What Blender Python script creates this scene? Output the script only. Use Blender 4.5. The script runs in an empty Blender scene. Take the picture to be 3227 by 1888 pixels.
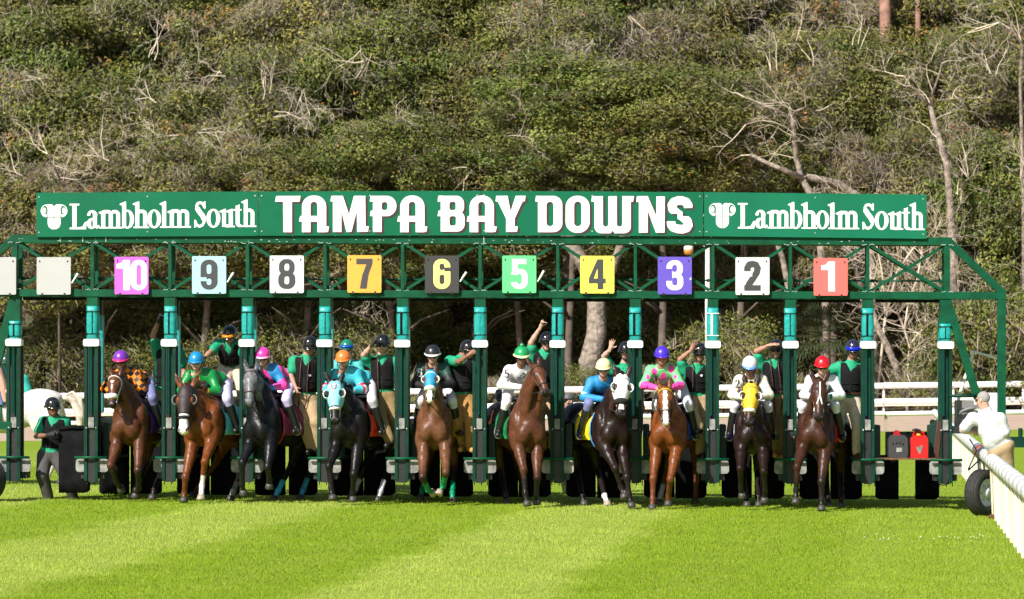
import bpy, math, random
import numpy as np
from mathutils import Vector, Matrix
R_ = math.radians
sc = bpy.context.scene
COL = sc.collection
# ------------------------------------------------------------------ camera, sky, sun, exposure
CAMH, CAMD, SPX = 2.07, 42.0, 203.6          # lens height, distance to the gate, photo pixels per metre at the gate
FPX = SPX * CAMD
VX, VY = 2100.0, 1180.0                      # vanishing point of the stalls in photo pixels
CAMX = (VX - 1613.5) / SPX
cam = bpy.data.cameras.new('camera'); camo = bpy.data.objects.new('camera', cam); COL.objects.link(camo)
camo.location = (CAMX, -CAMD, CAMH); camo.rotation_euler = (R_(90), 0, 0)
cam.sensor_width = 36.0; cam.lens = 36.0 * FPX / 3227.0
cam.shift_x = (1613.5 - VX) / 3227.0; cam.shift_y = (VY - 944.0) / 3227.0
cam.clip_end = 2000; cam.clip_start = 0.5
cam.dof.use_dof = True; cam.dof.focus_distance = CAMD; cam.dof.aperture_fstop = 5.0
sc.camera = camo
SUN_AZ, SUN_EL = -36.0, 39.0                 # degrees left of the camera's back, elevation
sx = math.sin(R_(SUN_AZ)) * math.cos(R_(SUN_EL)); sy = -math.cos(R_(SUN_AZ)) * math.cos(R_(SUN_EL)); sz = math.sin(R_(SUN_EL))
w = bpy.data.worlds.new('World'); sc.world = w; w.use_nodes = True
nt = w.node_tree; nt.nodes.clear()
sky = nt.nodes.new('ShaderNodeTexSky'); sky.sky_type = 'NISHITA'; sky.sun_disc = False
sky.sun_elevation = R_(SUN_EL); sky.sun_rotation = math.atan2(sx, sy); sky.air_density = 1.2; sky.dust_density = 1.0
bg = nt.nodes.new('ShaderNodeBackground'); bg.inputs[1].default_value = 0.07
wo = nt.nodes.new('ShaderNodeOutputWorld'); nt.links.new(sky.outputs[0], bg.inputs[0]); nt.links.new(bg.outputs[0], wo.inputs[0])
sun = bpy.data.lights.new('sun', 'SUN'); sun.energy = 5.0; sun.angle = R_(0.53); sun.color = (1.0, 0.955, 0.89)
suno = bpy.data.objects.new('sun', sun); COL.objects.link(suno)
suno.rotation_euler = Vector((sx, sy, sz)).to_track_quat('Z', 'Y').to_euler(); suno.location = (-20, -20, 30)
vs = sc.view_settings; vs.view_transform = 'Standard'; vs.look = 'None'; vs.gamma = 1.0; vs.use_curve_mapping = False
vs.exposure = 0.62
sc.render.engine = 'CYCLES'
sc.cycles.use_adaptive_sampling = True; sc.cycles.adaptive_threshold = 0.025; sc.cycles.use_light_tree = False
sc.cycles.max_bounces = 4; sc.cycles.diffuse_bounces = 2; sc.cycles.glossy_bounces = 2; sc.cycles.transparent_max_bounces = 4
sc.cycles.use_denoising = True

# ------------------------------------------------------------------ place helpers
def P(px, py, Y):
    """a photo point at depth Y (0 = gate front) in metres"""
    d = (Y + CAMD) / FPX
    return np.array([CAMX + (px - VX) * d, Y, CAMH - (py - VY) * d])
def gz(X, Y=0.0):
    """height of the turf: it falls gently to the right, and rises to the right far beyond the gate"""
    a = 0.04 - 0.0115 * min(max(X, -10.0), 10.0)
    t = min(max((Y - 12.0) / 45.0, 0.0), 1.0); t = t * t * (3 - 2 * t)
    b = 0.0 + 0.0125 * min(max(X - 4.0, -40.0), 30.0)
    return a * (1 - t) + b * t
def G(px, py):
    """ground point under a photo pixel"""
    d = CAMD
    for _ in range(6):
        X = CAMX + (px - VX) * d / FPX
        d = FPX * (CAMH - gz(X, d - CAMD)) / max(py - VY, 1.0)
    return np.array([X, d - CAMD, gz(X, d - CAMD)])
def C(ox, x, y, s=0.4611):
    return (ox + s * x, 960 + s * y)

# ------------------------------------------------------------------ materials
MATS = {}
def mat(name, col, rough=0.6, metal=0.0, var=0.0, scale=20.0, bump=0.0, bscale=60.0, attr=False, spec=0.5, sheen=0.0, trans=0.0, coat=0.0, objrand=0.0):
    if name in MATS: return MATS[name]
    m = bpy.data.materials.new(name); m.use_nodes = True; t = m.node_tree; b = t.nodes['Principled BSDF']
    b.inputs['Roughness'].default_value = rough; b.inputs['Metallic'].default_value = metal
    b.inputs['Specular IOR Level'].default_value = spec
    if coat: b.inputs['Coat Weight'].default_value = coat; b.inputs['Coat Roughness'].default_value = 0.15
    if sheen: b.inputs['Sheen Weight'].default_value = sheen
    src = None
    if attr:
        a = t.nodes.new('ShaderNodeAttribute'); a.attribute_name = 'Col'; src = a.outputs['Color']
    if src is None:
        r = t.nodes.new('ShaderNodeRGB'); r.outputs[0].default_value = (*col, 1); src = r.outputs[0]
    if var:
        tc = t.nodes.new('ShaderNodeTexCoord')
        n = t.nodes.new('ShaderNodeTexNoise'); n.inputs['Scale'].default_value = scale; n.inputs['Detail'].default_value = 6
        t.links.new(tc.outputs['Object'], n.inputs['Vector'])
        mr = t.nodes.new('ShaderNodeMapRange'); mr.inputs['From Min'].default_value = 0.3; mr.inputs['From Max'].default_value = 0.7
        mr.inputs['To Min'].default_value = 1 - var; mr.inputs['To Max'].default_value = 1 + var
        t.links.new(n.outputs['Fac'], mr.inputs['Value'])
        mx = t.nodes.new('ShaderNodeVectorMath'); mx.operation = 'SCALE'
        t.links.new(src, mx.inputs[0]); t.links.new(mr.outputs[0], mx.inputs['Scale']); src = mx.outputs[0]
    if objrand:
        oi = t.nodes.new('ShaderNodeObjectInfo'); hs = t.nodes.new('ShaderNodeHueSaturation')
        mr = t.nodes.new('ShaderNodeMapRange'); mr.inputs['To Min'].default_value = 1 - objrand; mr.inputs['To Max'].default_value = 1 + objrand
        t.links.new(oi.outputs['Random'], mr.inputs['Value']); t.links.new(mr.outputs[0], hs.inputs['Value'])
        mr2 = t.nodes.new('ShaderNodeMapRange'); mr2.inputs['To Min'].default_value = 0.490; mr2.inputs['To Max'].default_value = 0.510
        t.links.new(oi.outputs['Random'], mr2.inputs['Value']); t.links.new(mr2.outputs[0], hs.inputs['Hue'])
        t.links.new(src, hs.inputs['Color']); src = hs.outputs['Color']
    t.links.new(src, b.inputs['Base Color'])
    if bump:
        tc = t.nodes.new('ShaderNodeTexCoord')
        n = t.nodes.new('ShaderNodeTexNoise'); n.inputs['Scale'].default_value = bscale; n.inputs['Detail'].default_value = 4
        t.links.new(tc.outputs['Object'], n.inputs['Vector'])
        bp = t.nodes.new('ShaderNodeBump'); bp.inputs['Strength'].default_value = 1.0; bp.inputs['Distance'].default_value = bump
        t.links.new(n.outputs['Fac'], bp.inputs['Height']); t.links.new(bp.outputs[0], b.inputs['Normal'])
    if trans:
        ts = t.nodes.new('ShaderNodeBsdfTranslucent'); mxs = t.nodes.new('ShaderNodeMixShader'); mxs.inputs[0].default_value = trans
        t.links.new(src, ts.inputs['Color']); out = t.nodes['Material Output']
        t.links.new(b.outputs[0], mxs.inputs[1]); t.links.new(ts.outputs[0], mxs.inputs[2]); t.links.new(mxs.outputs[0], out.inputs[0])
    MATS[name] = m
    return m
def srgb(r, g, b):
    f = lambda c: (c / 255 / 12.92) if c / 255 <= 0.04045 else ((c / 255 + 0.055) / 1.055) ** 2.4
    return (f(r), f(g), f(b))

# ------------------------------------------------------------------ object helpers
def tag(o, label=None, cat=None, group=None, kind=None):
    if label: o['label'] = label
    if cat: o['category'] = cat
    if group: o['group'] = group
    if kind: o['kind'] = kind
    return o
def link(o, parent=None):
    COL.objects.link(o)
    if parent is not None:
        o.parent = parent; o.matrix_parent_inverse = Matrix.Translation(-Vector(WORLDLOC[parent.name])) if parent.name in WORLDLOC else Matrix.Identity(4)
    return o
WORLDLOC = {}
def thing(name, loc, label, cat, group=None):
    o = bpy.data.objects.new(name, None); COL.objects.link(o); o.empty_display_size = 0.2
    o.location = tuple(loc); WORLDLOC[o.name] = tuple(loc)
    return tag(o, label, cat, group)
def mesh_obj(name, V, F, m, parent=None, smooth=False, mats=None, fmat=None, cols=None):
    """V, F in world coordinates (metres)"""
    me = bpy.data.meshes.new(name)
    V = np.asarray(V, dtype=np.float32)
    if isinstance(F, np.ndarray) and F.ndim == 2:
        n, k = F.shape
        me.vertices.add(len(V)); me.vertices.foreach_set('co', V.ravel())
        me.loops.add(n * k); me.loops.foreach_set('vertex_index', F.astype(np.int32).ravel())
        me.polygons.add(n); me.polygons.foreach_set('loop_start', np.arange(0, n * k, k, dtype=np.int32))
        me.update(calc_edges=True)
    else:
        me.from_pydata([tuple(v) for v in V], [], [tuple(f) for f in F]); me.update()
    for mm in (mats or [m]): me.materials.append(MATS[mm] if isinstance(mm, str) else mm)
    if fmat is not None: me.polygons.foreach_set('material_index', np.asarray(fmat, dtype=np.int32))
    if smooth: me.polygons.foreach_set('use_smooth', np.ones(len(me.polygons), dtype=bool))
    if cols is not None:
        a = me.attributes.new('Col', 'FLOAT_COLOR', 'POINT')
        c4 = np.ones((len(V), 4), dtype=np.float32); c4[:, :3] = cols; a.data.foreach_set('color', c4.ravel())
    o = bpy.data.objects.new(name, me)
    return link(o, parent)
def clone(o, parent=None, dx=(0, 0, 0)):
    c = o.copy(); COL.objects.link(c)
    if parent is not None: c.parent = parent
    for ch in list(o.children):
        k = ch.copy(); COL.objects.link(k); k.parent = c
    return c

class MB:
    """collects solids, builds one mesh object"""
    def __init__(s): s.V = []; s.F = []; s.M = []; s.cur = 0
    def add(s, v, f):
        n = len(s.V); s.V += [tuple(map(float, a)) for a in v]; s.F += [tuple(n + i for i in q) for q in f]; s.M += [s.cur] * len(f); return s
    def box(s, a, b):
        x0, y0, z0 = a; x1, y1, z1 = b
        return s.add([(x0, y0, z0), (x1, y0, z0), (x1, y1, z0), (x0, y1, z0), (x0, y0, z1), (x1, y0, z1), (x1, y1, z1), (x0, y1, z1)],
                     [(0, 3, 2, 1), (4, 5, 6, 7), (0, 1, 5, 4), (1, 2, 6, 5), (2, 3, 7, 6), (3, 0, 4, 7)])
    def bar(s, a, b, w, h, up=(0, 1, 0)):
        """rectangular bar from a to b; w across, h along 'up'"""
        a = np.array(a, float); b = np.array(b, float); d = b - a; d /= np.linalg.norm(d)
        u = np.array(up, float); u = u - d * d.dot(u)
        if np.linalg.norm(u) < 1e-6: u = np.array((1.0, 0, 0)); u = u - d * d.dot(u)
        u /= np.linalg.norm(u); v = np.cross(d, u)
        q = []
        for p in (a, b):
            for (i, j) in ((-1, -1), (1, -1), (1, 1), (-1, 1)): q.append(p + v * i * w / 2 + u * j * h / 2)
        return s.add(q, [(3, 2, 1, 0), (4, 5, 6, 7), (0, 1, 5, 4), (1, 2, 6, 5), (2, 3, 7, 6), (3, 0, 4, 7)])
    def rbox(s, a, b, r=0.01, seg=2):
        """box with rounded vertical-plane (XZ) corners, thickness along Y, chamfered front"""
        x0, y0, z0 = a; x1, y1, z1 = b; pts = []
        for (cx, cz, a0) in ((x1 - r, z1 - r, 0), (x0 + r, z1 - r, 90), (x0 + r, z0 + r, 180), (x1 - r, z0 + r, 270)):
            for i in range(seg + 1):
                t = R_(a0 + 90 * i / seg); pts.append((cx + r * math.cos(t), cz + r * math.sin(t)))
        return s.prism(pts, y0, y1)
    def prism(s, pts, y0, y1):
        """polygon in XZ (counter-clockwise seen from -Y), extruded y0..y1"""
        n = len(pts); v = [(x, y0, z) for x, z in pts] + [(x, y1, z) for x, z in pts]
        f = [tuple(range(n)), tuple(range(2 * n - 1, n - 1, -1))]
        f += [(i, n + i, n + (i + 1) % n, (i + 1) % n) for i in range(n)]
        return s.add(v, f)
    def tube(s, pts, r, n=8, caps=True):
        pts = [np.array(p, float) for p in pts]; rs = r if hasattr(r, '__len__') else [r] * len(pts)
        kp = [0] + [i for i in range(1, len(pts)) if np.linalg.norm(pts[i] - pts[i - 1]) > 1e-5]; pts = [pts[i] for i in kp]; rs = [rs[i] for i in kp]
        base = len(s.V); prev = None
        for i, p in enumerate(pts):
            d = pts[min(i + 1, len(pts) - 1)] - pts[max(i - 1, 0)]; d = d / (np.linalg.norm(d) + 1e-9)
            if prev is None:
                u = np.cross(d, (0, 0, 1.0)) if abs(d[2]) < 0.9 else np.cross(d, (1.0, 0, 0))
            else:
                u = prev - d * d.dot(prev)
            u /= (np.linalg.norm(u) + 1e-9); v = np.cross(d, u); prev = u
            for k in range(n):
                a = 2 * math.pi * k / n; s.V.append(tuple(p + rs[i] * (math.cos(a) * u + math.sin(a) * v)))
        for i in range(len(pts) - 1):
            for k in range(n):
                s.F.append((base + i * n + k, base + i * n + (k + 1) % n, base + (i + 1) * n + (k + 1) % n, base + (i + 1) * n + k)); s.M.append(s.cur)
        if caps:
            s.F.append(tuple(base + k for k in reversed(range(n)))); s.M.append(s.cur)
            e = base + (len(pts) - 1) * n; s.F.append(tuple(e + k for k in range(n))); s.M.append(s.cur)
        return s
    def ell(s, c, r, Rm=None, nu=12, nv=8, v0=0.0, v1=math.pi):
        c = np.array(c, float); Rm = np.eye(3) if Rm is None else Rm; base = len(s.V)
        for j in range(nv + 1):
            t = v0 + (v1 - v0) * j / nv
            for i in range(nu):
                a = 2 * math.pi * i / nu
                s.V.append(tuple(c + Rm @ (np.array(r) * (math.sin(t) * math.cos(a), math.sin(t) * math.sin(a), math.cos(t)))))
        for j in range(nv):
            for i in range(nu):
                s.F.append((base + j * nu + i, base + (j + 1) * nu + i, base + (j + 1) * nu + (i + 1) % nu, base + j * nu + (i + 1) % nu)); s.M.append(s.cur)
        return s
    def lathe(s, c, axis, prof, n=24):
        """prof: list of (radius, offset along axis)"""
        c = np.array(c, float); d = np.array(axis, float); d /= np.linalg.norm(d)
        u = np.cross(d, (0, 0, 1.0)) if abs(d[2]) < 0.9 else np.cross(d, (1.0, 0, 0)); u /= np.linalg.norm(u); v = np.cross(d, u); base = len(s.V)
        for (r, h) in prof:
            for k in range(n):
                a = 2 * math.pi * k / n; s.V.append(tuple(c + d * h + r * (math.cos(a) * u + math.sin(a) * v)))
        for i in range(len(prof) - 1):
            for k in range(n):
                s.F.append((base + i * n + k, base + i * n + (k + 1) % n, base + (i + 1) * n + (k + 1) % n, base + (i + 1) * n + k)); s.M.append(s.cur)
        return s
    def build(s, name, m, parent=None, smooth=False, mats=None):
        return mesh_obj(name, s.V, s.F, m, parent, smooth, mats, s.M if mats else None)
# ------------------------------------------------------------------ soft bodies: blended shapes meshed with surface nets
class SDF:
    def __init__(s): s.p = []
    def cone(s, a, b, ra, rb, k=0.03, flat=None):
        a = np.array(a, float); b = np.array(b, float); r = max(ra, rb)
        s.p.append(('c', a, b, ra, rb, k, flat, np.minimum(a, b) - r, np.maximum(a, b) + r)); return s
    def ell(s, c, r, Rm=None, k=0.03):
        c = np.array(c, float); r = np.array(r, float); e = r.max() if Rm is not None else r
        s.p.append(('e', c, r, Rm, k, c - e, c + e)); return s
    def chain(s, pts, rs, k=0.03, flat=None):
        for i in range(len(pts) - 1): s.cone(pts[i], pts[i + 1], rs[i], rs[i + 1], k, flat)
        return s
    def infl(s, d, keep=None):
        o = SDF()
        for i, q in enumerate(s.p):
            if keep is not None and i not in keep: continue
            q = list(q)
            if q[0] == 'c': q[3] += d; q[4] += d; q[7] = q[7] - d; q[8] = q[8] + d
            else: q[2] = q[2] + d; q[5] = q[5] - d; q[6] = q[6] + d
            o.p.append(tuple(q))
        return o
    def dist(s, q, X):
        if q[0] == 'c':
            _, a, b, ra, rb, k, flat, lo, hi = q
            ab = b - a; L2 = ab.dot(ab) + 1e-12; pa = X - a
            t = np.clip((pa @ ab) / L2, 0, 1); dv = pa - t[..., None] * ab
            if flat is not None:
                n, f = flat; dv = dv + (dv @ n)[..., None] * n * (f - 1)
            return np.sqrt((dv * dv).sum(-1)) - (ra + (rb - ra) * t), k
        _, c, r, Rm, k, lo, hi = q
        pl = X - c
        if Rm is not None: pl = pl @ Rm
        pr = pl / r; k0 = np.sqrt((pr * pr).sum(-1)); pr2 = pl / (r * r); k1 = np.sqrt((pr2 * pr2).sum(-1)) + 1e-9
        return k0 * (k0 - 1) / k1, k
    def at(s, X):
        f = np.full(X.shape[:-1], 1.0)
        for q in s.p:
            d, k = s.dist(q, X); h = np.clip(0.5 + 0.5 * (f - d) / k, 0, 1); f = f + (d - f) * h - k * h * (1 - h)
        return f
    def bounds(s):
        return np.min([q[-2] for q in s.p], 0), np.max([q[-1] for q in s.p], 0)
    def mesh(s, res, clip=None, sub=None):
        lo, hi = s.bounds(); lo = lo - 3 * res - 0.01; hi = hi + 3 * res + 0.01
        n = np.ceil((hi - lo) / res).astype(int) + 1
        F = np.full(n, 0.5, dtype=np.float64)
        ax = [lo[i] + res * np.arange(n[i]) for i in range(3)]
        for q in s.p:
            k = q[5] if q[0] == 'c' else q[4]
            mg = 3 * res + k * 1.2
            i0 = np.maximum(((q[-2] - mg - lo) / res).astype(int), 0); i1 = np.minimum(((q[-1] + mg - lo) / res).astype(int) + 2, n)
            sl = tuple(slice(i0[j], i1[j]) for j in range(3))
            X = np.stack(np.meshgrid(*[ax[j][sl[j]] for j in range(3)], indexing='ij'), -1)
            d, k = s.dist(q, X); f = F[sl]; h = np.clip(0.5 + 0.5 * (f - d) / k, 0, 1); F[sl] = f + (d - f) * h - k * h * (1 - h)
        if clip is not None:
            X = np.stack(np.meshgrid(*ax, indexing='ij'), -1); F = np.maximum(F, clip(X))
        return nets(F, lo, res)
def cast(sd, Cn, Dn, hi=.6):
    """distance from points inside the body to its skin along given directions, all at once"""
    Cn = np.atleast_2d(Cn); Dn = np.broadcast_to(Dn, Cn.shape); a = np.zeros(len(Cn)); b = np.full(len(Cn), hi)
    for _ in range(12):
        m = (a + b) / 2; ins = sd.at(Cn + Dn * m[:, None]) < 0; a = np.where(ins, m, a); b = np.where(ins, b, m)
    return a
def nets(F, lo, res):
    I = F < 0
    n = F.shape
    c = np.zeros(tuple(m - 1 for m in n), dtype=np.int8)
    for dx in (0, 1):
        for dy in (0, 1):
            for dz in (0, 1): c += I[dx:n[0] - 1 + dx, dy:n[1] - 1 + dy, dz:n[2] - 1 + dz]
    cell = np.argwhere((c > 0) & (c < 8))
    if len(cell) == 0: return np.zeros((0, 3)), np.zeros((0, 4), int)
    idx = -np.ones(c.shape, dtype=np.int64); idx[tuple(cell.T)] = np.arange(len(cell))
    acc = np.zeros((len(cell), 3)); cnt = np.zeros(len(cell))
    cor = [np.array((a, b, d)) for a in (0, 1) for b in (0, 1) for d in (0, 1)]
    for a in range(8):
        for b in range(a + 1, 8):
            if abs(cor[a] - cor[b]).sum() != 1: continue
            fa = F[tuple((cell + cor[a]).T)]; fb = F[tuple((cell + cor[b]).T)]
            m = (fa < 0) != (fb < 0); t = np.where(m, fa / (fa - fb + 1e-12), 0)
            acc += np.where(m[:, None], cor[a] + t[:, None] * (cor[b] - cor[a]), 0); cnt += m
    V = lo + res * (cell + acc / cnt[:, None])
    quads = []
    for axn in range(3):
        u, v = (axn + 1) % 3, (axn + 2) % 3
        s0 = [slice(None)] * 3; s1 = [slice(None)] * 3; s0[axn] = slice(0, n[axn] - 1); s1[axn] = slice(1, n[axn])
        e = np.argwhere(I[tuple(s0)] != I[tuple(s1)])
        if len(e) == 0: continue
        e = e[(e[:, u] > 0) & (e[:, v] > 0) & (e[:, u] < n[u] - 1) & (e[:, v] < n[v] - 1)]
        ins = I[tuple(e.T)]
        eu = np.zeros(3, int); eu[u] = 1; ev = np.zeros(3, int); ev[v] = 1
        q = np.stack([idx[tuple((e - eu - ev).T)], idx[tuple((e - ev).T)], idx[tuple(e.T)], idx[tuple((e - eu).T)]], 1)
        q = np.where(ins[:, None], q, q[:, ::-1])
        quads.append(q)
    Q = np.concatenate(quads)
    return V, Q[(Q >= 0).all(1)]
def sdf_obj(name, sd, res, m, parent=None, clip=None, mats=None, fm=None, col=None):
    V, Q = sd.mesh(res, clip)
    fmat = fm(V[Q].mean(1)) if fm is not None else None
    cols = col(V) if col is not None else None
    return mesh_obj(name, V, Q, m, parent, True, mats, fmat, cols)
def basis(fwd, up=(0, 0, 1)):
    """columns: right-hand side (image left when facing the camera), forward, up"""
    f = np.array(fwd, float); f /= np.linalg.norm(f); u = np.array(up, float); l = np.cross(f, u); l /= np.linalg.norm(l); u = np.cross(l, f)
    return np.stack([l, f, u], 1)

# ------------------------------------------------------------------ flat lettering: glyph fields cut out with marching squares
def g_poly(*pts):
    pts = np.array(pts, float)
    def f(X, Z):
        d = np.full(X.shape, 1e9); ins = np.zeros(X.shape, bool); n = len(pts)
        for i in range(n):
            a = pts[i]; b = pts[(i + 1) % n]; e = b - a; wx = X - a[0]; wz = Z - a[1]
            t = np.clip((wx * e[0] + wz * e[1]) / (e @ e + 1e-12), 0, 1)
            d = np.minimum(d, (wx - t * e[0]) ** 2 + (wz - t * e[1]) ** 2)
            c = (a[1] > Z) != (b[1] > Z)
            xi = a[0] + (Z - a[1]) * e[0] / (e[1] if abs(e[1]) > 1e-12 else 1e-12)
            ins ^= c & (X < xi)
        return np.where(ins, -1, 1) * np.sqrt(d)
    return f
def g_box(x0, z0, x1, z1): return g_poly((x0, z0), (x1, z0), (x1, z1), (x0, z1))
def g_rr(x0, z0, x1, z1, r):
    cx, cz, hx, hz = (x0 + x1) / 2, (z0 + z1) / 2, (x1 - x0) / 2, (z1 - z0) / 2; r = min(r, hx, hz)
    def f(X, Z):
        qx = np.abs(X - cx) - hx + r; qz = np.abs(Z - cz) - hz + r
        return np.sqrt(np.maximum(qx, 0) ** 2 + np.maximum(qz, 0) ** 2) + np.minimum(np.maximum(qx, qz), 0) - r
    return f
def g_el(cx, cz, rx, rz):
    def f(X, Z):
        k0 = np.sqrt(((X - cx) / rx) ** 2 + ((Z - cz) / rz) ** 2); k1 = np.sqrt(((X - cx) / rx ** 2) ** 2 + ((Z - cz) / rz ** 2) ** 2) + 1e-9
        return k0 * (k0 - 1) / k1
    return f
def g_u(*fs): return lambda X, Z: np.minimum.reduce([f(X, Z) for f in fs])
def g_i(*fs): return lambda X, Z: np.maximum.reduce([f(X, Z) for f in fs])
def g_s(a, *bs): return lambda X, Z: np.maximum.reduce([a(X, Z)] + [-b(X, Z) for b in bs])
def g_line(pts, w):
    """open stroke with round joints"""
    pts = np.array(pts, float)
    def f(X, Z):
        d = np.full(X.shape, 1e9)
        for a, b in zip(pts[:-1], pts[1:]):
            e = b - a; wx = X - a[0]; wz = Z - a[1]; t = np.clip((wx * e[0] + wz * e[1]) / (e @ e + 1e-12), 0, 1)
            d = np.minimum(d, np.hypot(wx - t * e[0], wz - t * e[1]))
        return d - w / 2
    return f
def cut(f, x0, z0, x1, z1, h):
    """2-D surface nets style polygonisation: returns (verts2d, faces)"""
    nx = int(math.ceil((x1 - x0) / h)) + 1; nz = int(math.ceil((z1 - z0) / h)) + 1
    xs = x0 + h * np.arange(nx); zs = z0 + h * np.arange(nz)
    X, Z = np.meshgrid(xs, zs, indexing='ij'); F = f(X, Z)
    V = []; key = {}; faces = []
    def vid(k, p):
        if k not in key: key[k] = len(V); V.append(p)
        return key[k]
    ins = F < 0
    cnt = ins[:-1, :-1].astype(int) + ins[1:, :-1] + ins[1:, 1:] + ins[:-1, 1:]
    # whole cells: merge runs along z
    for i in range(nx - 1):
        col = cnt[i] == 4; j = 0
        while j < nz - 1:
            if col[j]:
                j2 = j
                while j2 + 1 < nz - 1 and col[j2 + 1]: j2 += 1
                lp = [('g', i, j), ('g', i + 1, j), ('g', i + 1, j2 + 1), ('g', i, j2 + 1)]
                faces.append([vid(k, (xs[k[1]], zs[k[2]])) for k in lp]); j = j2 + 1
            else: j += 1
    for i, j in np.argwhere((cnt > 0) & (cnt < 4)):
        cs = [(i, j), (i + 1, j), (i + 1, j + 1), (i, j + 1)]; lp = []
        for a in range(4):
            A = cs[a]; B = cs[(a + 1) % 4]
            if ins[A]: lp.append(vid(('g',) + tuple(map(int, A)), (xs[A[0]], zs[A[1]])))
            if ins[A] != ins[B]:
                t = F[A] / (F[A] - F[B]); p = (xs[A[0]] + t * (xs[B[0]] - xs[A[0]]), zs[A[1]] + t * (zs[B[1]] - zs[A[1]]))
                k = ('e',) + tuple(sorted([tuple(map(int, A)), tuple(map(int, B))])); lp.append(vid(k, p))
        if len(lp) >= 3: faces.append(lp)
    return V, faces
def glyph_obj(name, f, box, h, m, org, scale, parent, y, thick=0.0):
    """glyph in design units placed with its origin at (org x, org z), facing -Y"""
    V, F = cut(f, *box, h)
    if not V: return None
    W = [(org[0] + scale[0] * a, y, org[1] + scale[1] * b) for a, b in V]
    return mesh_obj(name, W, F, m, parent)
# ------------------------------------------------------------------ materials of the gate
mat('gate_green', srgb(3, 74, 48), 0.5, var=0.3, scale=5, bump=0.002, bscale=40, spec=.22)
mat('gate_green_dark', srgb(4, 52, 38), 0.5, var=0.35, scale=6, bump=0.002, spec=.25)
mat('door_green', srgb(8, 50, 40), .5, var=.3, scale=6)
mat('sign_green', srgb(8, 112, 78), 0.45, var=0.04, scale=3)
mat('white_paint', (0.78, 0.77, 0.75), 0.5, var=0.05, scale=8)
mat('worn_shaded_white', (0.24, 0.235, 0.22), 0.7, var=0.5, scale=9)  # stained white, darkened and mottled to carry the kick plates' half shadow
mat('teal_vinyl', srgb(20, 150, 145), 0.38, var=0.12, scale=10, bump=0.012, bscale=16)
mat('black_rubber', (0.006, 0.006, 0.007), 0.85, var=0.5, scale=6, bump=0.006, bscale=14, spec=.12)
mat('black_steel', (0.015, 0.017, 0.017), 0.5, var=0.3)
mat('bare_steel', (0.42, 0.42, 0.42), 0.4, metal=0.6, var=0.2)
mat('letter_white', (0.82, 0.82, 0.81), 0.5)
mat('letter_shadow', srgb(62, 30, 40), 0.5)
mat('chip_white', (0.7, 0.72, 0.7), 0.6)
mat('dark_ink', (0.03, 0.028, 0.03), 0.5)
mat('rust', (0.16, 0.07, 0.03), 0.8, var=0.4)

def gx(px): return (px - 1613.5) / SPX
def gzz(py): return CAMH - (py - VY) / SPX
TILT = 0.0029
def tilt(mb):
    mb.V = [(x, y, z - TILT * (x + 0.5)) for x, y, z in mb.V]; return mb
POSTX = [gx(45 + 244.6 * k) for k in range(13)]
rng = random.Random(7)

gate = thing('starting_gate', (0, 0, 0.04), 'long green steel racing starting gate spanning the turf', 'starting gate')
def gpart(mb, name, m, parent=None, smooth=False):
    tilt(mb); return mb.build(name, m, parent or gate, smooth)
ZT0, ZT1 = gzz(768), gzz(744); ZB0, ZB1 = gzz(938), gzz(915.5)
XL, XR = gx(34), gx(3001)
# beams, front and rear
for nm, y0, y1 in (('f', 0.0, 0.11), ('r', 0.33, 0.42)):
    b = gpart(MB().box((XL, y0, ZT0), (XR, y1, ZT1)), 'top_beam', 'gate_green')
    b2 = gpart(MB().box((gx(-60), y0 - 0.004, ZB0), (gx(3171), y1 + 0.004, ZB1)), 'bottom_beam', 'gate_green')
    if nm == 'f':
        m = MB()                                             # chipped paint and weld beads along the beams
        for k in range(150):
            x = rng.uniform(XL + .1, XR - .1); z = rng.choice([ZT1 - 0.008, ZT0 + 0.02, ZT0 + .05, ZB1 - .012, ZB0 + .02]) + rng.uniform(-.006, .006)
            m.box((x, -0.003, z), (x + rng.uniform(.006, .03), 0.0, z + rng.uniform(.004, .009)))
        for px in (189, 260, 333, 1524):
            m.box((gx(px), -0.0035, ZT0 + .01), (gx(px) + .008, 0.0, ZT1 - .005))
        gpart(m, 'paint_chips', 'chip_white', b)['kind'] = 'stuff'
# truss verticals, braces, rods
VXS = POSTX[:12] + [gx(2985)]
for k, x in enumerate(VXS):
    wv = 0.048 if 0 < k < 12 else 0.085
    gpart(MB().box((x - wv / 2, 0.01, ZB1), (x + wv / 2, 0.10, ZT0)), 'truss_post', 'gate_green')
    gpart(MB().box((x - wv / 2, 0.345, ZB1), (x + wv / 2, 0.405, ZT0)), 'truss_post', 'gate_green')
    gpart(MB().box((x - .03, 0.114, ZT0 + .02), (x + .03, 0.326, ZT1 - .02)), 'cross_tie', 'gate_green')
    gpart(MB().box((x - .03, 0.114, ZB0 + .02), (x + .03, 0.326, ZB1 - .02)), 'cross_tie', 'gate_green')
    m = MB()
    for s in (-1, 1):
        for z in (ZT0, ZB1):
            for j in range(4): m.ell((x + s * (.03 + .02 * j), 0.0, z + rng.uniform(-.008, .008)), (.008, .006, .006), None, 6, 4)
    gpart(m, 'weld_bead', 'chip_white')['kind'] = 'stuff'
def brace(xa, xb, y, w):
    gpart(MB().bar((xa, y, ZT0 - .005), (xb, y, ZB1 + .005), w, w), 'brace', 'gate_green', None)
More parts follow.
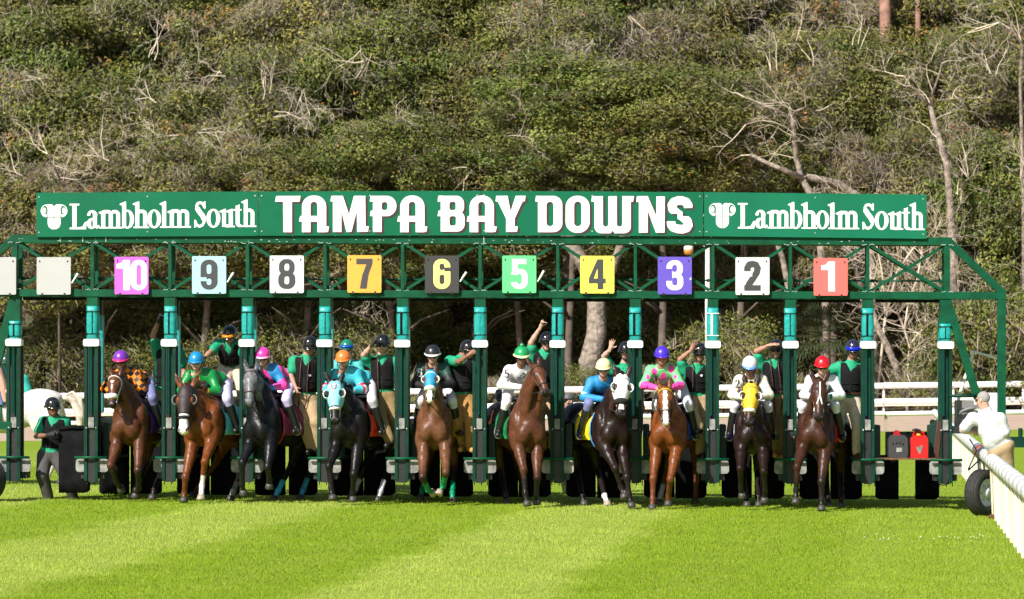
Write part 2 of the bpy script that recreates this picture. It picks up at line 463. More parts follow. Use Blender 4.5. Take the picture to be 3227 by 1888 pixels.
for k in range(12):
    a, b = VXS[k], VXS[k + 1]
    brace(a + .035, b - .035, 0.045, 0.045); brace(b - .035, a + .035, 0.08, 0.045)
    brace(a + .035, b - .035, 0.36, 0.04)
    z = gzz(880)
    gpart(MB().tube([(a + .04, 0.22, z), (b - .04, 0.22, z)], 0.013, 8), 'latch_rod', 'gate_green', None, True)
    gpart(MB().tube([(b - .09, 0.22, z), (b - .05, 0.22, z)], 0.026, 8), 'rod_collar', 'gate_green')
    gpart(MB().tube([(a + .05, 0.22, z), (a + .11, 0.22, z)], 0.03, 6), 'rod_collar', 'gate_green')
    gpart(MB().box((a + .12, 0.06, gzz(949)), (b - .12, 0.16, gzz(940))), 'header_pad', 'black_rubber')
# right end frame
gpart(MB().bar((XR - .05, 0.055, (ZT0 + ZT1) / 2), (gx(3165), 0.055, ZB1 - .03), 0.11, 0.10), 'end_brace', 'gate_green')
gpart(MB().box((gx(3145), 0.0, gzz(1560)), (gx(3170), 0.11, ZB0)), 'end_leg', 'gate_green')
gpart(MB().bar((gx(2985), 0.06, ZB0), (gx(3082), 0.06, gzz(1250)), 0.12, 0.09), 'end_leg', 'gate_green')
gpart(MB().tube([(gx(2990), -0.03, gzz(1243)), (gx(3078), -0.03, gzz(1243))], 0.024, 10), 'crank_arm', 'gate_green_dark', None, True)
gpart(MB().box((gx(2990), -0.02, gzz(1362)), (gx(3165), 0.1, gzz(1338))), 'axle_beam', 'black_steel')
gpart(MB().box((gx(3150), -0.1, gzz(1405)), (gx(3300), 0.06, gzz(1372))), 'tow_bar', 'gate_green_dark')
gpart(MB().tube([(gx(3215), -.02, gzz(1405)), (gx(3215), -.02, gzz(1375) + .15)], .035, 10), 'hitch_pin', 'gate_green_dark')
# left end frame
gpart(MB().bar((gx(40), 0.055, (ZT0 + ZT1) / 2 - .01), (gx(-70), 0.055, gzz(850)), 0.11, 0.10), 'end_brace', 'gate_green')
gpart(MB().bar((gx(45), 0.06, ZB0), (gx(-18), 0.06, gzz(1160)), 0.14, 0.09), 'end_leg', 'gate_green')
gpart(MB().box((gx(-20), -.05, gzz(1357)), (gx(36), 0.1, gzz(1333))), 'axle_beam', 'gate_green')
# posts with pads, bumpers and foot gear
def post(k, x):
    padtop = gzz(968) if 0 < k < 12 else gzz(1016)
    gpart(MB().box((x - .083, 0.012, padtop - .05), (x + .083, 0.16, ZB0)), 'post', 'gate_green')
    m = MB(); n = 10; pts = []
    zs = np.linspace(gzz(1073), padtop, 7)
    for i, z in enumerate(zs):                               # a padded sleeve with slightly uneven rings
        for j in range(16):
            a = 2 * math.pi * (j + .5) / 16; c, s_ = math.cos(a), math.sin(a)
            q = .094 * (abs(c) ** .5) * (1 if c > 0 else -1); r = .094 * (abs(s_) ** .5) * (1 if s_ > 0 else -1)
            e = 1 + rng.uniform(-.035, .035) - (.05 if i in (1, 5) else 0)
            m.V.append((x + q * e, 0.085 + r * e, z))
    for i in range(6):
        for j in range(16): m.F.append((i * 16 + j, i * 16 + (j + 1) % 16, (i + 1) * 16 + (j + 1) % 16, (i + 1) * 16 + j)); m.M.append(0)
    m.F.append(tuple(reversed(range(16)))); m.M.append(0); m.F.append(tuple(96 + j for j in range(16))); m.M.append(0)
    pad = gpart(m, 'post_pad', 'teal_vinyl', None, True)
    m = MB()
    for z in (zs[1], zs[5]): m.box((x - .096, -.012, z - .006), (x + .096, .182, z + .006))
    m.box((x - .012 + rng.uniform(-.03, .03), -.016, zs[1]), (x + .0, -.009, zs[5]))
    gpart(m, 'pad_strap', 'black_rubber' if k != 9 else 'white_paint', pad)
    gpart(MB().rbox((x - .122, -.07, gzz(1095)), (x + .122, .1, gzz(1072)), .03, 4), 'bumper', 'white_paint')
    zr1 = gzz(1094)
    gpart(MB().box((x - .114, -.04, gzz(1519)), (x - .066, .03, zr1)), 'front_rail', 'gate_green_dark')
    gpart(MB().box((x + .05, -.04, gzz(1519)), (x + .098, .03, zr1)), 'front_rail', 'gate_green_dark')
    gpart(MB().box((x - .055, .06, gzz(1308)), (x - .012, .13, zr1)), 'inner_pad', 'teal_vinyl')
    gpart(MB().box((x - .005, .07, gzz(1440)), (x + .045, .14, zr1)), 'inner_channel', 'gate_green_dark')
    gpart(MB().box((x - .1, .16, gzz(1500)), (x + .1, .22, zr1)), 'back_channel', 'black_steel')
    gpart(MB().rbox((x - .05, -.03, gzz(1352)), (x + .036, .04, gzz(1319)), .008), 'latch_box', 'worn_shaded_white')
    m = MB(); m.box((x - .06, .0, gzz(1445)), (x + .045, .12, gzz(1356)))
    gpart(m, 'latch_gear', 'black_steel')
    gpart(MB().ell((x - .08 + .005, -.045, gzz(1352)), (.014, .01, .014), None, 8, 5).ell((x + .074, -.045, gzz(1352)), (.012, .01, .012), None, 8, 5), 'bolt', 'bare_steel')
    # kick plate with its bar
    gpart(MB().tube([(x - .25, -.08, gzz(1445)), (x + .25, -.08, gzz(1445))], .021, 10), 'foot_bar', 'gate_green', None, True)
    kp = gpart(MB().rbox((x - .25, -.0, gzz(1491)), (x + .25, .03, gzz(1449)), .05, 4), 'kick_plate', 'worn_shaded_white')
    gpart(MB().box((x - .06, -.02, gzz(1522)), (x + .06, .14, gzz(1449))), 'chassis_post', 'black_steel')
    gpart(MB().box((x - .18, .05, gzz(1512)), (x + .18, .3, gzz(1492))), 'chassis_beam', 'black_steel')
    m = MB()
    for q in (-.09, .02, .11): m.tube([(x + q, .06, gzz(1530)), (x + q, .06, gzz(1512))], .008, 6)
    gpart(m, 'drop_pin', 'black_steel')
    # second post with a long pad, partition and door edges
    if k > 0:
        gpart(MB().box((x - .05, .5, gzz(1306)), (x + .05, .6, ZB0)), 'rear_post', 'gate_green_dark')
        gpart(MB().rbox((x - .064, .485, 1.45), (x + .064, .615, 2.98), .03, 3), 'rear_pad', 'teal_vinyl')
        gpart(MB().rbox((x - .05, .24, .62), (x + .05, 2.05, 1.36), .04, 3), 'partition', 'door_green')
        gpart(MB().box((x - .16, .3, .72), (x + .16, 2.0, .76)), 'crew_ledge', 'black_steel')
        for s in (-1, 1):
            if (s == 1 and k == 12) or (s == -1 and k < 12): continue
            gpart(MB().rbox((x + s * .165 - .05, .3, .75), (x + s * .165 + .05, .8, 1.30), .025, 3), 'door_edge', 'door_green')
for k, x in enumerate(POSTX): post(k, x)
# black rubber door flaps, two to a stall
def flap(x0, x1, z0, z1, side, y=.72, nx=9, nz=5):
    """curved rubber sheet; side -1 bows at its left edge, +1 at its right edge"""
    V = []; F = []
    for i in range(nx + 1):
        t = i / nx; x = x0 + (x1 - x0) * t; e = (1 - t) if side < 0 else t
        for j in range(nz + 1):
            u = j / nz; z = z0 + (z1 - z0) * u
            if u == 0: z += 0.05 * max(0, e - .86) / .14
            y_ = y - .10 * max(0, e - .6) / .4 + .012 * math.sin(9 * t + 3 * k_) * (1 - u)
            V.append((x, y_, z)); 
    n1 = nz + 1; off = len(V)
    V += [(a, b + .014, c) for a, b, c in V]
    for i in range(nx):
        for j in range(nz):
            a = i * n1 + j; F.append((a, a + n1, a + n1 + 1, a + 1)); F.append((off + a, off + a + 1, off + a + n1 + 1, off + a + n1))
    for j in range(nz): F.append((j, j + 1, off + j + 1, off + j)); a = nx * n1 + j; F.append((a, off + a, off + a + 1, a + 1))
    for i in range(nx): a = i * n1; F.append((a, off + a, off + a + n1, a + n1)); a += nz; F.append((a, a + n1, off + a + n1, off + a))
    m = MB(); m.add(V, F); return gpart(m, 'door_flap', 'black_rubber', None, True)
k_ = 0
for k in range(12):
    a, b = POSTX[k], POSTX[k + 1]; c = (a + b) / 2; k_ = k
    if k == 0:
        flap(P(183, 0, .12)[0], P(286, 0, .12)[0], .21, 1.22, 1, .16)
        gpart(MB().tube([(P(184, 0, .12)[0], .16, 1.21), (P(226, 0, .12)[0], .16, 1.23), (P(284, 0, .12)[0], .1, 1.22)], .035, 8), 'pad_top', 'black_rubber', None, True)
        continue
    YF = 2.1; pa = 45 + 244.6 * k; pb = pa + 244.6; fx = lambda q: P(q, 0, YF)[0]; fz = lambda q: P(0, q, YF)[2]
    if k == 11:
        gpart(MB().box((fx(2790), YF, fz(1445)), (fx(2925), YF + .03, fz(1357))), 'door_flap', 'black_rubber')
        flap(fx(2757), fx(2832), fz(1570), fz(1430), -1, YF); flap(fx(2884), fx(2958), fz(1570), fz(1430), 1, YF)
        gpart(MB().box((gx(2756), -.02, gzz(1445)), (gx(2962), .5, gzz(1440))), 'shelf_plank', 'rust')
        continue
    g_ = rng.uniform(.5, 2.0) + (3 if k in (3, 9) else 0); mid_ = (pa + pb) / 2 + rng.uniform(-4, 8); zb_ = 1561 + k * .8
    flap(fx(pa + 27), fx(mid_ - g_), fz(zb_ + rng.uniform(-2, 2)), fz(1356), -1, YF); flap(fx(mid_ + g_), fx(pb - 20), fz(zb_ + rng.uniform(-2, 2)), fz(1356), 1, YF)
# cable loop at the right foot
m = MB(); m.tube([(gx(2972) + .0 + .09 * math.cos(t), -.03, gzz(1505) + .1 * math.sin(t)) for t in np.linspace(math.pi, 2 * math.pi, 10)], .008, 6)
gpart(m, 'cable_loop', 'black_rubber')
m = MB(); m.tube([(gx(3058), .1, gzz(1380)), (gx(3078), .0, gzz(1415)), (gx(3050), -.05, gzz(1475)), (gx(3065), -.05, gzz(1465))], .01, 6)
m.tube([(gx(3050), -.05, gzz(1478)), (gx(3085), -.05, gzz(1445))], .012, 6); gpart(m, 'brake_cable', 'black_rubber')
# leather leads hanging on the last post
m = MB()
for q in range(5): m.tube([(gx(2958 + 2 * q), -.02, gzz(1300)), (gx(2950 + 2.5 * q), -.05, gzz(1360 + 8 * q)), (gx(2944 + 3 * q), -.05, gzz(1420 + 4 * q)), (gx(2952 + 3 * q), -.05, gzz(1442))], .012, 6)
mat('leather', srgb(70, 36, 26), 0.5, var=.3); gpart(m, 'leather_lead', 'leather')

# ------------------------------------------------------------------ wheels of the gate
mat('tyre', (0.02, 0.019, 0.018), 0.75, var=0.4, scale=20, bump=.003, bscale=40)
mat('rim_white', (0.7, 0.7, 0.68), 0.4, var=.1)
def wheel(c, axis, r):
    w_ = .24
    t = MB().lathe(c, axis, [(r * .62, -w_ / 2 + .02), (r * .72, -w_ / 2), (r * .92, -w_ / 2 + .01), (r * .985, -w_ / 2 + .045), (r, -.04), (r, .04), (r * .985, w_ / 2 - .045), (r * .92, w_ / 2 - .01), (r * .72, w_ / 2), (r * .62, w_ / 2 - .02)], 36).build('wheel', 'tyre', gate, True)
    for g_ in (-.07, -.025, .025, .07): MB().lathe(c, axis, [(r * .99, g_ - .007), (r * 1.012, g_ - .004), (r * 1.012, g_ + .004), (r * .99, g_ + .007)], 36).build('tread_rib', 'tyre', t)
    MB().lathe(c, axis, [(r * .62, -w_ / 2 + .015), (r * .60, w_ / 2 - .03), (r * .5, w_ / 2 - .075), (r * .22, w_ / 2 - .06), (r * .2, w_ / 2 - .02), (.001, w_ / 2 - .02)], 30).build('rim', 'rim_white', t, True)
    MB().lathe(c, axis, [(r * .62, -w_ / 2 + .016), (r * .3, -w_ / 2 + .06), (.001, -w_ / 2 + .06)], 24).build('rim', 'rim_white', t, True)
    d = np.array(axis, float); d /= np.linalg.norm(d); u = np.cross(d, (0, 0, 1)); v = np.cross(d, u)
    for i in range(6):
        a = i * math.pi / 3; MB().ell(np.array(c) + d * (w_ / 2 - .06) + r * .34 * (math.cos(a) * u + math.sin(a) * v), (.014, .014, .014), None, 8, 5).build('lug_nut', 'bare_steel', t)
    return t
wc = P(3098, 1545, -1.45); wheel((wc[0], wc[1], gz(wc[0]) + .345), (.72, -.69, .0), .345)
wc = P(-44, 1545, -.55); wheel((wc[0], wc[1], gz(wc[0]) + .34), (-.5, -.86, .0), .34)
# ------------------------------------------------------------------ lettering of the big sign (traced letter shapes, units of the lettering's own grid, y down -> z up)
def fl(f): return lambda X, Z: f(X, -Z)          # glyph drawings below use y downwards
def L_A(o):
    x = lambda v: v - 425 + o
    return g_s(g_u(g_i(g_rr(x(453), 110, x(680), 620, 104), g_box(x(400), 100, x(720), 452)), g_poly((x(660), 395), (x(707), 398), (x(697), 449), (x(655), 452)),
               g_poly((x(436), 300), (x(470), 300), (x(470), 352), (x(425), 352))),
               g_i(g_rr(x(533), 168, x(597), 420, 32), g_box(x(500), 100, x(640), 300)), g_box(x(533), 354, x(597), 470))
TL = {}
TL['T'] = [g_poly((212, 114), (440, 112), (433, 167), (360, 168), (360, 452), (280, 452), (277, 168), (203, 168))]
TAMPA = [
 ('T', g_poly((212, 114), (440, 112), (433, 167), (360, 168), (360, 452), (280, 452), (277, 168), (203, 168)), 200, 445),
 ('A', L_A(425), 420, 712),
 ('M', g_poly((728, 112), (835, 112), (893, 285), (938, 112), (1045, 112), (1047, 395), (1077, 397), (1070, 447), (968, 450), (965, 255), (915, 450), (868, 450), (822, 255), (822, 450), (742, 450), (742, 165), (718, 165)), 712, 1082),
 ('P', g_u(g_s(g_u(g_box(1115, 112, 1197, 450), g_rr(1115, 112, 1335, 302, 92), g_box(1115, 112, 1230, 302)), g_rr(1197, 170, 1252, 246, 25)), g_poly((1093, 112), (1120, 112), (1120, 166), (1085, 166)), g_poly((1096, 250), (1120, 250), (1120, 302), (1087, 302))), 1080, 1340),
 ('A', L_A(1342), 1337, 1630),
 ('B', g_u(g_s(g_u(g_rr(1748, 112, 1966, 290, 72), g_rr(1748, 252, 1972, 446, 72), g_box(1748, 112, 1860, 446)), g_rr(1830, 168, 1888, 246, 20), g_rr(1830, 302, 1890, 390, 20)), g_poly((1727, 110), (1760, 110), (1760, 166), (1718, 166)), g_poly((1728, 250), (1760, 250), (1760, 302), (1718, 302))), 1710, 1980),
 ('A', L_A(1990), 1985, 2278),
 ('Y', g_poly(*[(a + 2075.6, b) for a, b in ((190, 112), (297, 112), (325, 258), (372, 112), (465, 112), (457, 165), (437, 165), (363, 325), (363, 395), (392, 397), (385, 448), (282, 450), (282, 325), (205, 165), (184, 165))]), 2255, 2545),
]
o3 = 2075.4
q3 = lambda *p: [(a + o3, b) for a, b in p]
TAMPA += [
 ('D', g_u(g_s(g_u(g_rr(o3 + 580, 113, o3 + 808, 452, 85), g_box(o3 + 580, 113, o3 + 690, 452)), g_rr(o3 + 660, 168, o3 + 725, 396, 35)), g_poly(*q3((562, 112), (600, 112), (600, 167), (555, 167)))), o3 + 550, o3 + 815),
 ('O', g_s(g_rr(o3 + 838, 112, o3 + 1063, 458, 105), g_rr(o3 + 918, 166, o3 + 985, 397, 34)), o3 + 832, o3 + 1070),
 ('W', g_u(g_s(g_u(g_rr(o3 + 1107, 115, o3 + 1447, 462, 62), g_box(o3 + 1107, 115, o3 + 1447, 250)), g_rr(o3 + 1187, 30, o3 + 1237, 400, 25), g_rr(o3 + 1317, 30, o3 + 1367, 400, 25), g_poly(*q3((1252, 472), (1277, 436), (1302, 472)))), g_poly(*q3((1085, 115), (1120, 115), (1120, 168), (1078, 168))), g_poly(*q3((1435, 115), (1477, 115), (1469, 168), (1435, 168)))), o3 + 1072, o3 + 1482),
 ('N', g_poly(*q3((1503, 115), (1605, 115), (1685, 300), (1685, 118), (1765, 118), (1762, 456), (1680, 456), (1605, 250), (1605, 456), (1522, 456), (1522, 170), (1498, 170))), o3 + 1490, o3 + 1772),
 ('S', g_i(g_u(g_line(q3((1982, 226), (1982, 200), (1965, 172), (1930, 158), (1890, 156), (1850, 170), (1830, 200), (1838, 240), (1880, 278), (1935, 312), (1975, 350), (1984, 385), (1968, 412), (1930, 424), (1885, 422), (1845, 408), (1825, 382), (1822, 350)), 80)), lambda X, Z: np.where((X > o3 + 1930) & (Z < 300), Z - 226, np.where((X < o3 + 1880) & (Z > 280), 350 - Z, -99)) * 1.0), o3 + 1775, o3 + 2035),
]
def sgn(px): return gx(px)
def place(u, v): return (800 + u * .3373, 580 + v * .3373)       # lettering grid -> photo pixel
SC = .3373 / SPX
YS = -.045                                                       # sign face
def sign_panel(parent, px0, px1, pt0, pt1, pb0, pb1):
    m = MB(); pts = [(gx(px0), gzz(pb0)), (gx(px1), gzz(pb1)), (gx(px1), gzz(pt1)), (gx(px0), gzz(pt0))]
    m.prism(pts, YS, YS + .03); p = m.build('panel', mat('sign_green_%d' % int(px0), srgb(2 + (px0 > 2000) * 10, 98 + (px0 > 2000) * 6, 68 + (px0 > 2000) * 7), .5, var=.10, scale=1.3, bump=.012, bscale=1.6, spec=.22), parent)
    m = MB()
    for fx in (.012, .5, .985):
        for fz in (.1, .9):
            xx = px0 + (px1 - px0) * fx; zz = (pt0 + (pt1 - pt0) * fx) * (1 - fz) + (pb0 + (pb1 - pb0) * fx) * fz
            m.ell((gx(xx), YS, gzz(zz)), (.012, .006, .012), None, 8, 4)
    m.build('screw', 'bare_steel', p)
    return p
ctr = thing('gate_sign', (gx(1516), 0, gzz(744)), 'long green centre sign reading TAMPA BAY DOWNS in bold white', 'sign')
sign_panel(ctr, 818, 1515, 604, 602, 743.5, 742); sign_panel(ctr, 1517.5, 2216, 602, 606, 742, 745)
for nm, f, a, b in TAMPA:
    g = fl(f); box = (a - 6, -474, b + 6, -100); ox = gx(800) ; oz = gzz(580)
    glyph_obj('letter', g, box, 5.0, 'letter_white', (ox, oz), (SC, SC), ctr, YS - .006)
    glyph_obj('letter_shadow', g, box, 7.0, 'letter_shadow', (ox + 20 * SC, oz - 16 * SC), (SC, SC), ctr, YS - .003)
# Lambholm South, serif
def s_base(x0, x1): return g_box(x0 - 20, 398, x1 + 20, 412)
def s_stem(x0, x1, yt, base=True, flag=True):
    f = [g_box(x0, yt + 8, x1, 408)]
    if base: f.append(s_base(x0, x1))
    if flag: f.append(g_poly((x0 - 24, yt + 16), (x1 - 4, yt - 8), (x1, yt + 2), (x1, yt + 34), (x0, yt + 34), (x0 - 24, yt + 24)))
    return g_u(*f)
def s_arch(xa1, xb0, xb1):
    return g_i(g_s(g_rr(xa1 - 34, 240, xb1, 480, 46), g_rr(xa1, 270, xb0, 480, 14)), g_box(xa1 - 6, 230, xb1 + 5, 340))
def s_o(cx, rx=64): return g_s(g_el(cx, 327, rx, 88), g_el(cx, 327, rx - 38, 72))
LAMB = [
 (g_u(g_box(682, 185, 722, 412), g_box(655, 178, 748, 194), g_poly((657, 400), (722, 400), (775, 392), (803, 346), (817, 346), (810, 417), (657, 417))), 650, 822),
 (g_u(g_s(g_i(g_el(868, 290, 48, 50), g_box(800, 230, 930, 292)), g_el(862, 302, 14, 42)), g_box(874, 285, 912, 400), g_s(g_el(862, 365, 44, 50), g_el(870, 365, 14, 32)), g_poly((900, 380), (932, 380), (938, 396), (915, 414), (885, 400))), 812, 942),
 (g_u(s_stem(952, 990, 245), s_arch(990, 1022, 1060), g_box(1022, 290, 1060, 408), s_base(1024, 1058), s_arch(1060, 1092, 1128), g_box(1092, 290, 1128, 408), s_base(1094, 1126)), 922, 1150),
 (g_u(s_stem(1147, 1184, 168, False), g_i(s_o(1196, 62), g_box(1160, 200, 1300, 440)), g_box(1147, 380, 1165, 412)), 1118, 1262),
 (g_u(s_stem(1270, 1307, 168), s_arch(1307, 1343, 1381), g_box(1343, 290, 1381, 408), s_base(1345, 1379)), 1242, 1404),
 (s_o(1446), 1378, 1514),
 (s_stem(1520, 1558, 168), 1492, 1582),
 (g_u(s_stem(1592, 1630, 245), s_arch(1630, 1662, 1700), g_box(1662, 290, 1700, 408), s_base(1664, 1698), s_arch(1700, 1734, 1772), g_box(1734, 290, 1772, 408), s_base(1736, 1770)), 1562, 1795),
 (g_u(g_line([(1915, 222), (1905, 196), (1882, 180), (1856, 184), (1842, 206), (1846, 234), (1868, 268)], 24), g_line([(1850, 236), (1870, 268), (1896, 300), (1910, 330)], 46), g_line([(1910, 330), (1912, 362), (1894, 392), (1868, 402), (1842, 388), (1830, 356)], 24), g_poly((1908, 170), (1924, 168), (1926, 236), (1912, 236)), g_poly((1820, 340), (1834, 340), (1836, 410), (1820, 412))), 1812, 1936),
 (s_o(1998, 65), 1928, 2068),
 (g_u(s_stem(2080, 2116, 245, False), s_stem(2142, 2180, 245), g_i(g_s(g_rr(2080, 150, 2180, 414, 48), g_rr(2116, 150, 2142, 388, 13)), g_box(2070, 320, 2190, 420))), 2050, 2204),
 (g_u(g_box(2206, 210, 2243, 380), g_poly((2206, 250), (2206, 230), (2243, 195), (2243, 250)), g_box(2186, 243, 2262, 258), g_s(g_rr(2206, 300, 2290, 412, 40), g_rr(2243, 290, 2300, 388, 14), g_box(2262, 280, 2300, 420))), 2180, 2268),
 (g_u(s_stem(2282, 2318, 160), s_arch(2318, 2346, 2382), g_box(2346, 290, 2382, 408), s_base(2348, 2380)), 2252, 2406),
]
LOGO = g_s(g_u(g_el(448, 243, 61, 61), g_el(576, 243, 60, 61), g_rr(452, 250, 573, 416, 60), g_box(452, 240, 573, 310), g_el(478, 226, 38, 46), g_el(546, 226, 38, 46)),
           g_box(509, 150, 515, 420), g_box(440, 300, 585, 306), g_s(g_el(426, 236, 27, 40), g_el(421, 240, 17, 29)), g_s(g_el(598, 236, 27, 40), g_el(603, 240, 17, 29)),
           g_box(444, 236, 451, 330), g_box(573, 236, 580, 330), g_poly((490, 150), (534, 150), (512, 205)))
def side_sign(px0, px1, t0, t1, b0, b1, dx, dy, ddy, label):
    t = thing('gate_sign', (gx((px0 + px1) / 2), 0, gzz(b0)), label, 'sign')
    sign_panel(t, px0, px1, t0, t1, b0, b1)
    for f, a, b in LAMB:
        zo = gzz(580 + dy + ddy * ((a + b) / 2 - 1500) / 1000)
        glyph_obj('letter', fl(f), (a - 4, -424, b + 4, -148), 4.0, 'letter_white', (gx(dx), zo), (SC, SC), t, YS - .004)
    glyph_obj('emblem', fl(LOGO), (380, -424, 645, -170), 4.0, 'letter_white', (gx(dx), gzz(580 + dy - ddy)), (SC, SC), t, YS - .004)
    return t
side_sign(117, 816, 608, 604, 747.5, 744, 0, 0, -3.5, 'green sign with white emblem and Lambholm South lettering, left end of the gate')
side_sign(2218.5, 2919, 606, 614, 745, 753, 2103.5, 3.5, 4.0, 'green sign with white emblem and Lambholm South lettering, right end of the gate')

# ------------------------------------------------------------------ number plates
D_ = {}
D_['0'] = g_s(g_rr(0, 0, 155, 273, 74), g_rr(56, 44, 99, 229, 22))
D_['1'] = g_u(g_box(72, 0, 134, 273), g_poly((8, 196), (8, 236), (50, 244), (74, 273), (90, 273), (90, 196)))
D_['2'] = g_u(g_i(g_line([(30, 165), (30, 205), (48, 238), (78, 244), (108, 236), (124, 204), (116, 166), (84, 116), (50, 66), (34, 30)], 58), lambda X, Z: np.where((X < 75) & (Z > 130), 178 - Z, -9) * 1.0), g_box(2, 0, 152, 50), g_box(4, 0, 60, 40))
D_['3'] = g_s(g_u(g_rr(2, 118, 150, 273, 66), g_rr(0, 0, 155, 158, 66)), g_rr(54, 166, 98, 230, 20), g_rr(54, 43, 102, 116, 20), g_box(-5, 84, 54, 196), g_box(-5, 122, 40, 160))
D_['3'] = g_u(D_['3'], g_box(58, 118, 112, 162))
D_['4'] = g_s(g_poly((78, 273), (132, 273), (132, 98), (154, 98), (154, 54), (132, 54), (132, 0), (80, 0), (80, 54), (0, 54), (0, 98)), g_poly((80, 98), (44, 98), (80, 196)))
D_['5'] = g_u(g_box(12, 226, 142, 273), g_box(12, 128, 62, 273), g_s(g_rr(0, 0, 155, 182, 70), g_rr(55, 44, 100, 136, 21), g_box(-5, 62, 56, 132)))
D_['6'] = g_s(g_rr(0, 0, 155, 273, 72), g_rr(56, 43, 101, 130, 21), g_rr(56, 172, 101, 231, 21), g_box(100, 160, 160, 196))
D_['7'] = g_poly((4, 273), (152, 273), (152, 230), (116, 130), (98, 0), (36, 0), (58, 120), (96, 222), (4, 222))
D_['8'] = g_s(g_u(g_rr(6, 122, 149, 273, 64), g_rr(0, 0, 155, 160, 68)), g_rr(55, 166, 100, 232, 21), g_rr(55, 42, 100, 116, 21))
D_['9'] = lambda X, Z: D_['6'](155 - X, 273 - Z)
PL = [(0, None, (0.46, .45, .45), None, 'light grey blank plate cut off by the left edge'), (172, None, (.46, .45, .45), None, 'light grey blank plate beside the magenta number 10 plate'),
      (417, '10', srgb(205, 95, 205), (.82, .82, .82), 'magenta plate with white number 10 on the gate'), (661, '9', srgb(165, 210, 222), (.05, .05, .055), 'pale blue plate with dark number 9 on the gate'),
      (905.5, '8', (.68, .67, .67), (.05, .05, .055), 'white plate numbered eight, between the pale blue and the orange plates'), (1149.5, '7', srgb(238, 165, 70), (.06, .05, .055), 'orange plate with dark number 7 on the gate'),
      (1393.5, '6', (.045, .042, .045), srgb(250, 238, 130), 'black plate with pale yellow number 6 on the gate'), (1637, '5', srgb(95, 200, 130), (.82, .82, .82), 'mint green plate with white number 5 on the gate'),
      (1882.5, '4', srgb(250, 225, 85), (.05, .05, .055), 'yellow plate with dark number 4 on the gate'), (2126.5, '3', srgb(98, 78, 185), (.82, .82, .82), 'violet plate with white number 3 on the gate'),
      (2371, '2', (.68, .67, .67), (.05, .05, .055), 'white plate numbered two, between the violet and the coral red plates'), (2617, '1', srgb(238, 105, 100), (.82, .82, .82), 'coral red plate with white number 1 on the gate')]
TOPY = [811, 811, 810, 808, 806, 805, 806, 806, 807, 810, 811.5, 814]
for i, (cx, dg, bc, ic, lab) in enumerate(PL):
    y0 = TOPY[i]; t = thing('number_plate', (gx(cx), -.06, gzz(y0 + 118)), lab, 'number plate', 'number plates on the gate')
    mb_ = mat('plate_%d' % i, bc, .4, var=.03, scale=4); 
    MB().rbox((gx(cx - 53.5), -.062, gzz(y0 + 118)), (gx(cx + 53.5), -.046, gzz(y0)), .022, 3).build('panel', mb_, t)
    if dg:
        ink = mat('ink_%d' % i, ic, .5); n = len(dg); s = .345 / SPX * (1.0 if n == 1 else .98)
        h = 273 * .345; wd = 155 * .345
        for j, ch in enumerate(dg):
            x0 = cx - wd / 2 + (0 if n == 1 else (-27.5 + 51 * j)) + (-6 if ch == '1' and n == 1 else 0) - (-4 if (n == 2 and j == 0) else 0)
            hh = 1.0 if n == 1 else 1.03
            glyph_obj('digit', D_[ch], (-8, -8, 164, 282), 4.0, ink, (gx(x0), gzz(y0 + 105)), (s, s * hh), t, -.066)
    for dx in (-44, 44): MB().ell((gx(cx + dx), -.064, gzz(y0 + 13)), (.012, .004, .018), None, 8, 5).build('keyhole', 'black_steel', t)
    for dx in (-36, 34): MB().box((gx(cx + dx) - .012, -.07, gzz(y0 + 122)), (gx(cx + dx) + .012, -.044, gzz(y0 + 113))).build('hook', 'black_steel', t)
    if i in (1, 3, 6, 7):
        m = MB(); x0 = cx + 58; m.tube([(gx(x0), -.08, gzz(y0 + 82)), (gx(x0 + 9), -.09, gzz(y0 + 68)), (gx(x0 + 20), -.1, gzz(y0 + 52 - (i == 7) * 4))], [.012, .016, .02], 8); m.build('handle', 'letter_white', t)
    if i == 9:
        MB().ell((gx(cx + 50), -.07, gzz(y0 + 70)), (.014, .01, .022), None, 8, 5).build('handle', 'letter_white', t)
# ------------------------------------------------------------------ turf, dirt track
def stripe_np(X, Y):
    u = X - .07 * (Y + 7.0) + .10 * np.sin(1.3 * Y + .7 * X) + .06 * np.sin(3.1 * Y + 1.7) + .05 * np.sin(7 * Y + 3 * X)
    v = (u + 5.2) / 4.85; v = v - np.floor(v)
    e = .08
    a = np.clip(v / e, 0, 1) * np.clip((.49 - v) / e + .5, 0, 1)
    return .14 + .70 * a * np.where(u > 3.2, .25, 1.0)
def turf_material():
    m = bpy.data.materials.new('turf'); m.use_nodes = True; t = m.node_tree; b = t.nodes['Principled BSDF']
    b.inputs['Roughness'].default_value = .9; b.inputs['Specular IOR Level'].default_value = .1
    a = t.nodes.new('ShaderNodeAttribute'); a.attribute_name = 'Col'
    tc = t.nodes.new('ShaderNodeTexCoord')
    src = a.outputs['Color']
    for scl, lo, hi in ((1.1, .88, 1.12), (60.0, .6, 1.4)):
        n = t.nodes.new('ShaderNodeTexNoise'); n.inputs['Scale'].default_value = scl; n.inputs['Detail'].default_value = 8; n.inputs['Roughness'].default_value = .75
        t.links.new(tc.outputs['Object'], n.inputs['Vector'])
        mr = t.nodes.new('ShaderNodeMapRange'); mr.inputs['From Min'].default_value = .3; mr.inputs['From Max'].default_value = .7; mr.inputs['To Min'].default_value = lo; mr.inputs['To Max'].default_value = hi
        t.links.new(n.outputs['Fac'], mr.inputs['Value'])
        mx = t.nodes.new('ShaderNodeVectorMath'); mx.operation = 'SCALE'; t.links.new(src, mx.inputs[0]); t.links.new(mr.outputs[0], mx.inputs['Scale']); src = mx.outputs[0]
    t.links.new(src, b.inputs['Base Color'])
    MATS['turf'] = m
turf_material()
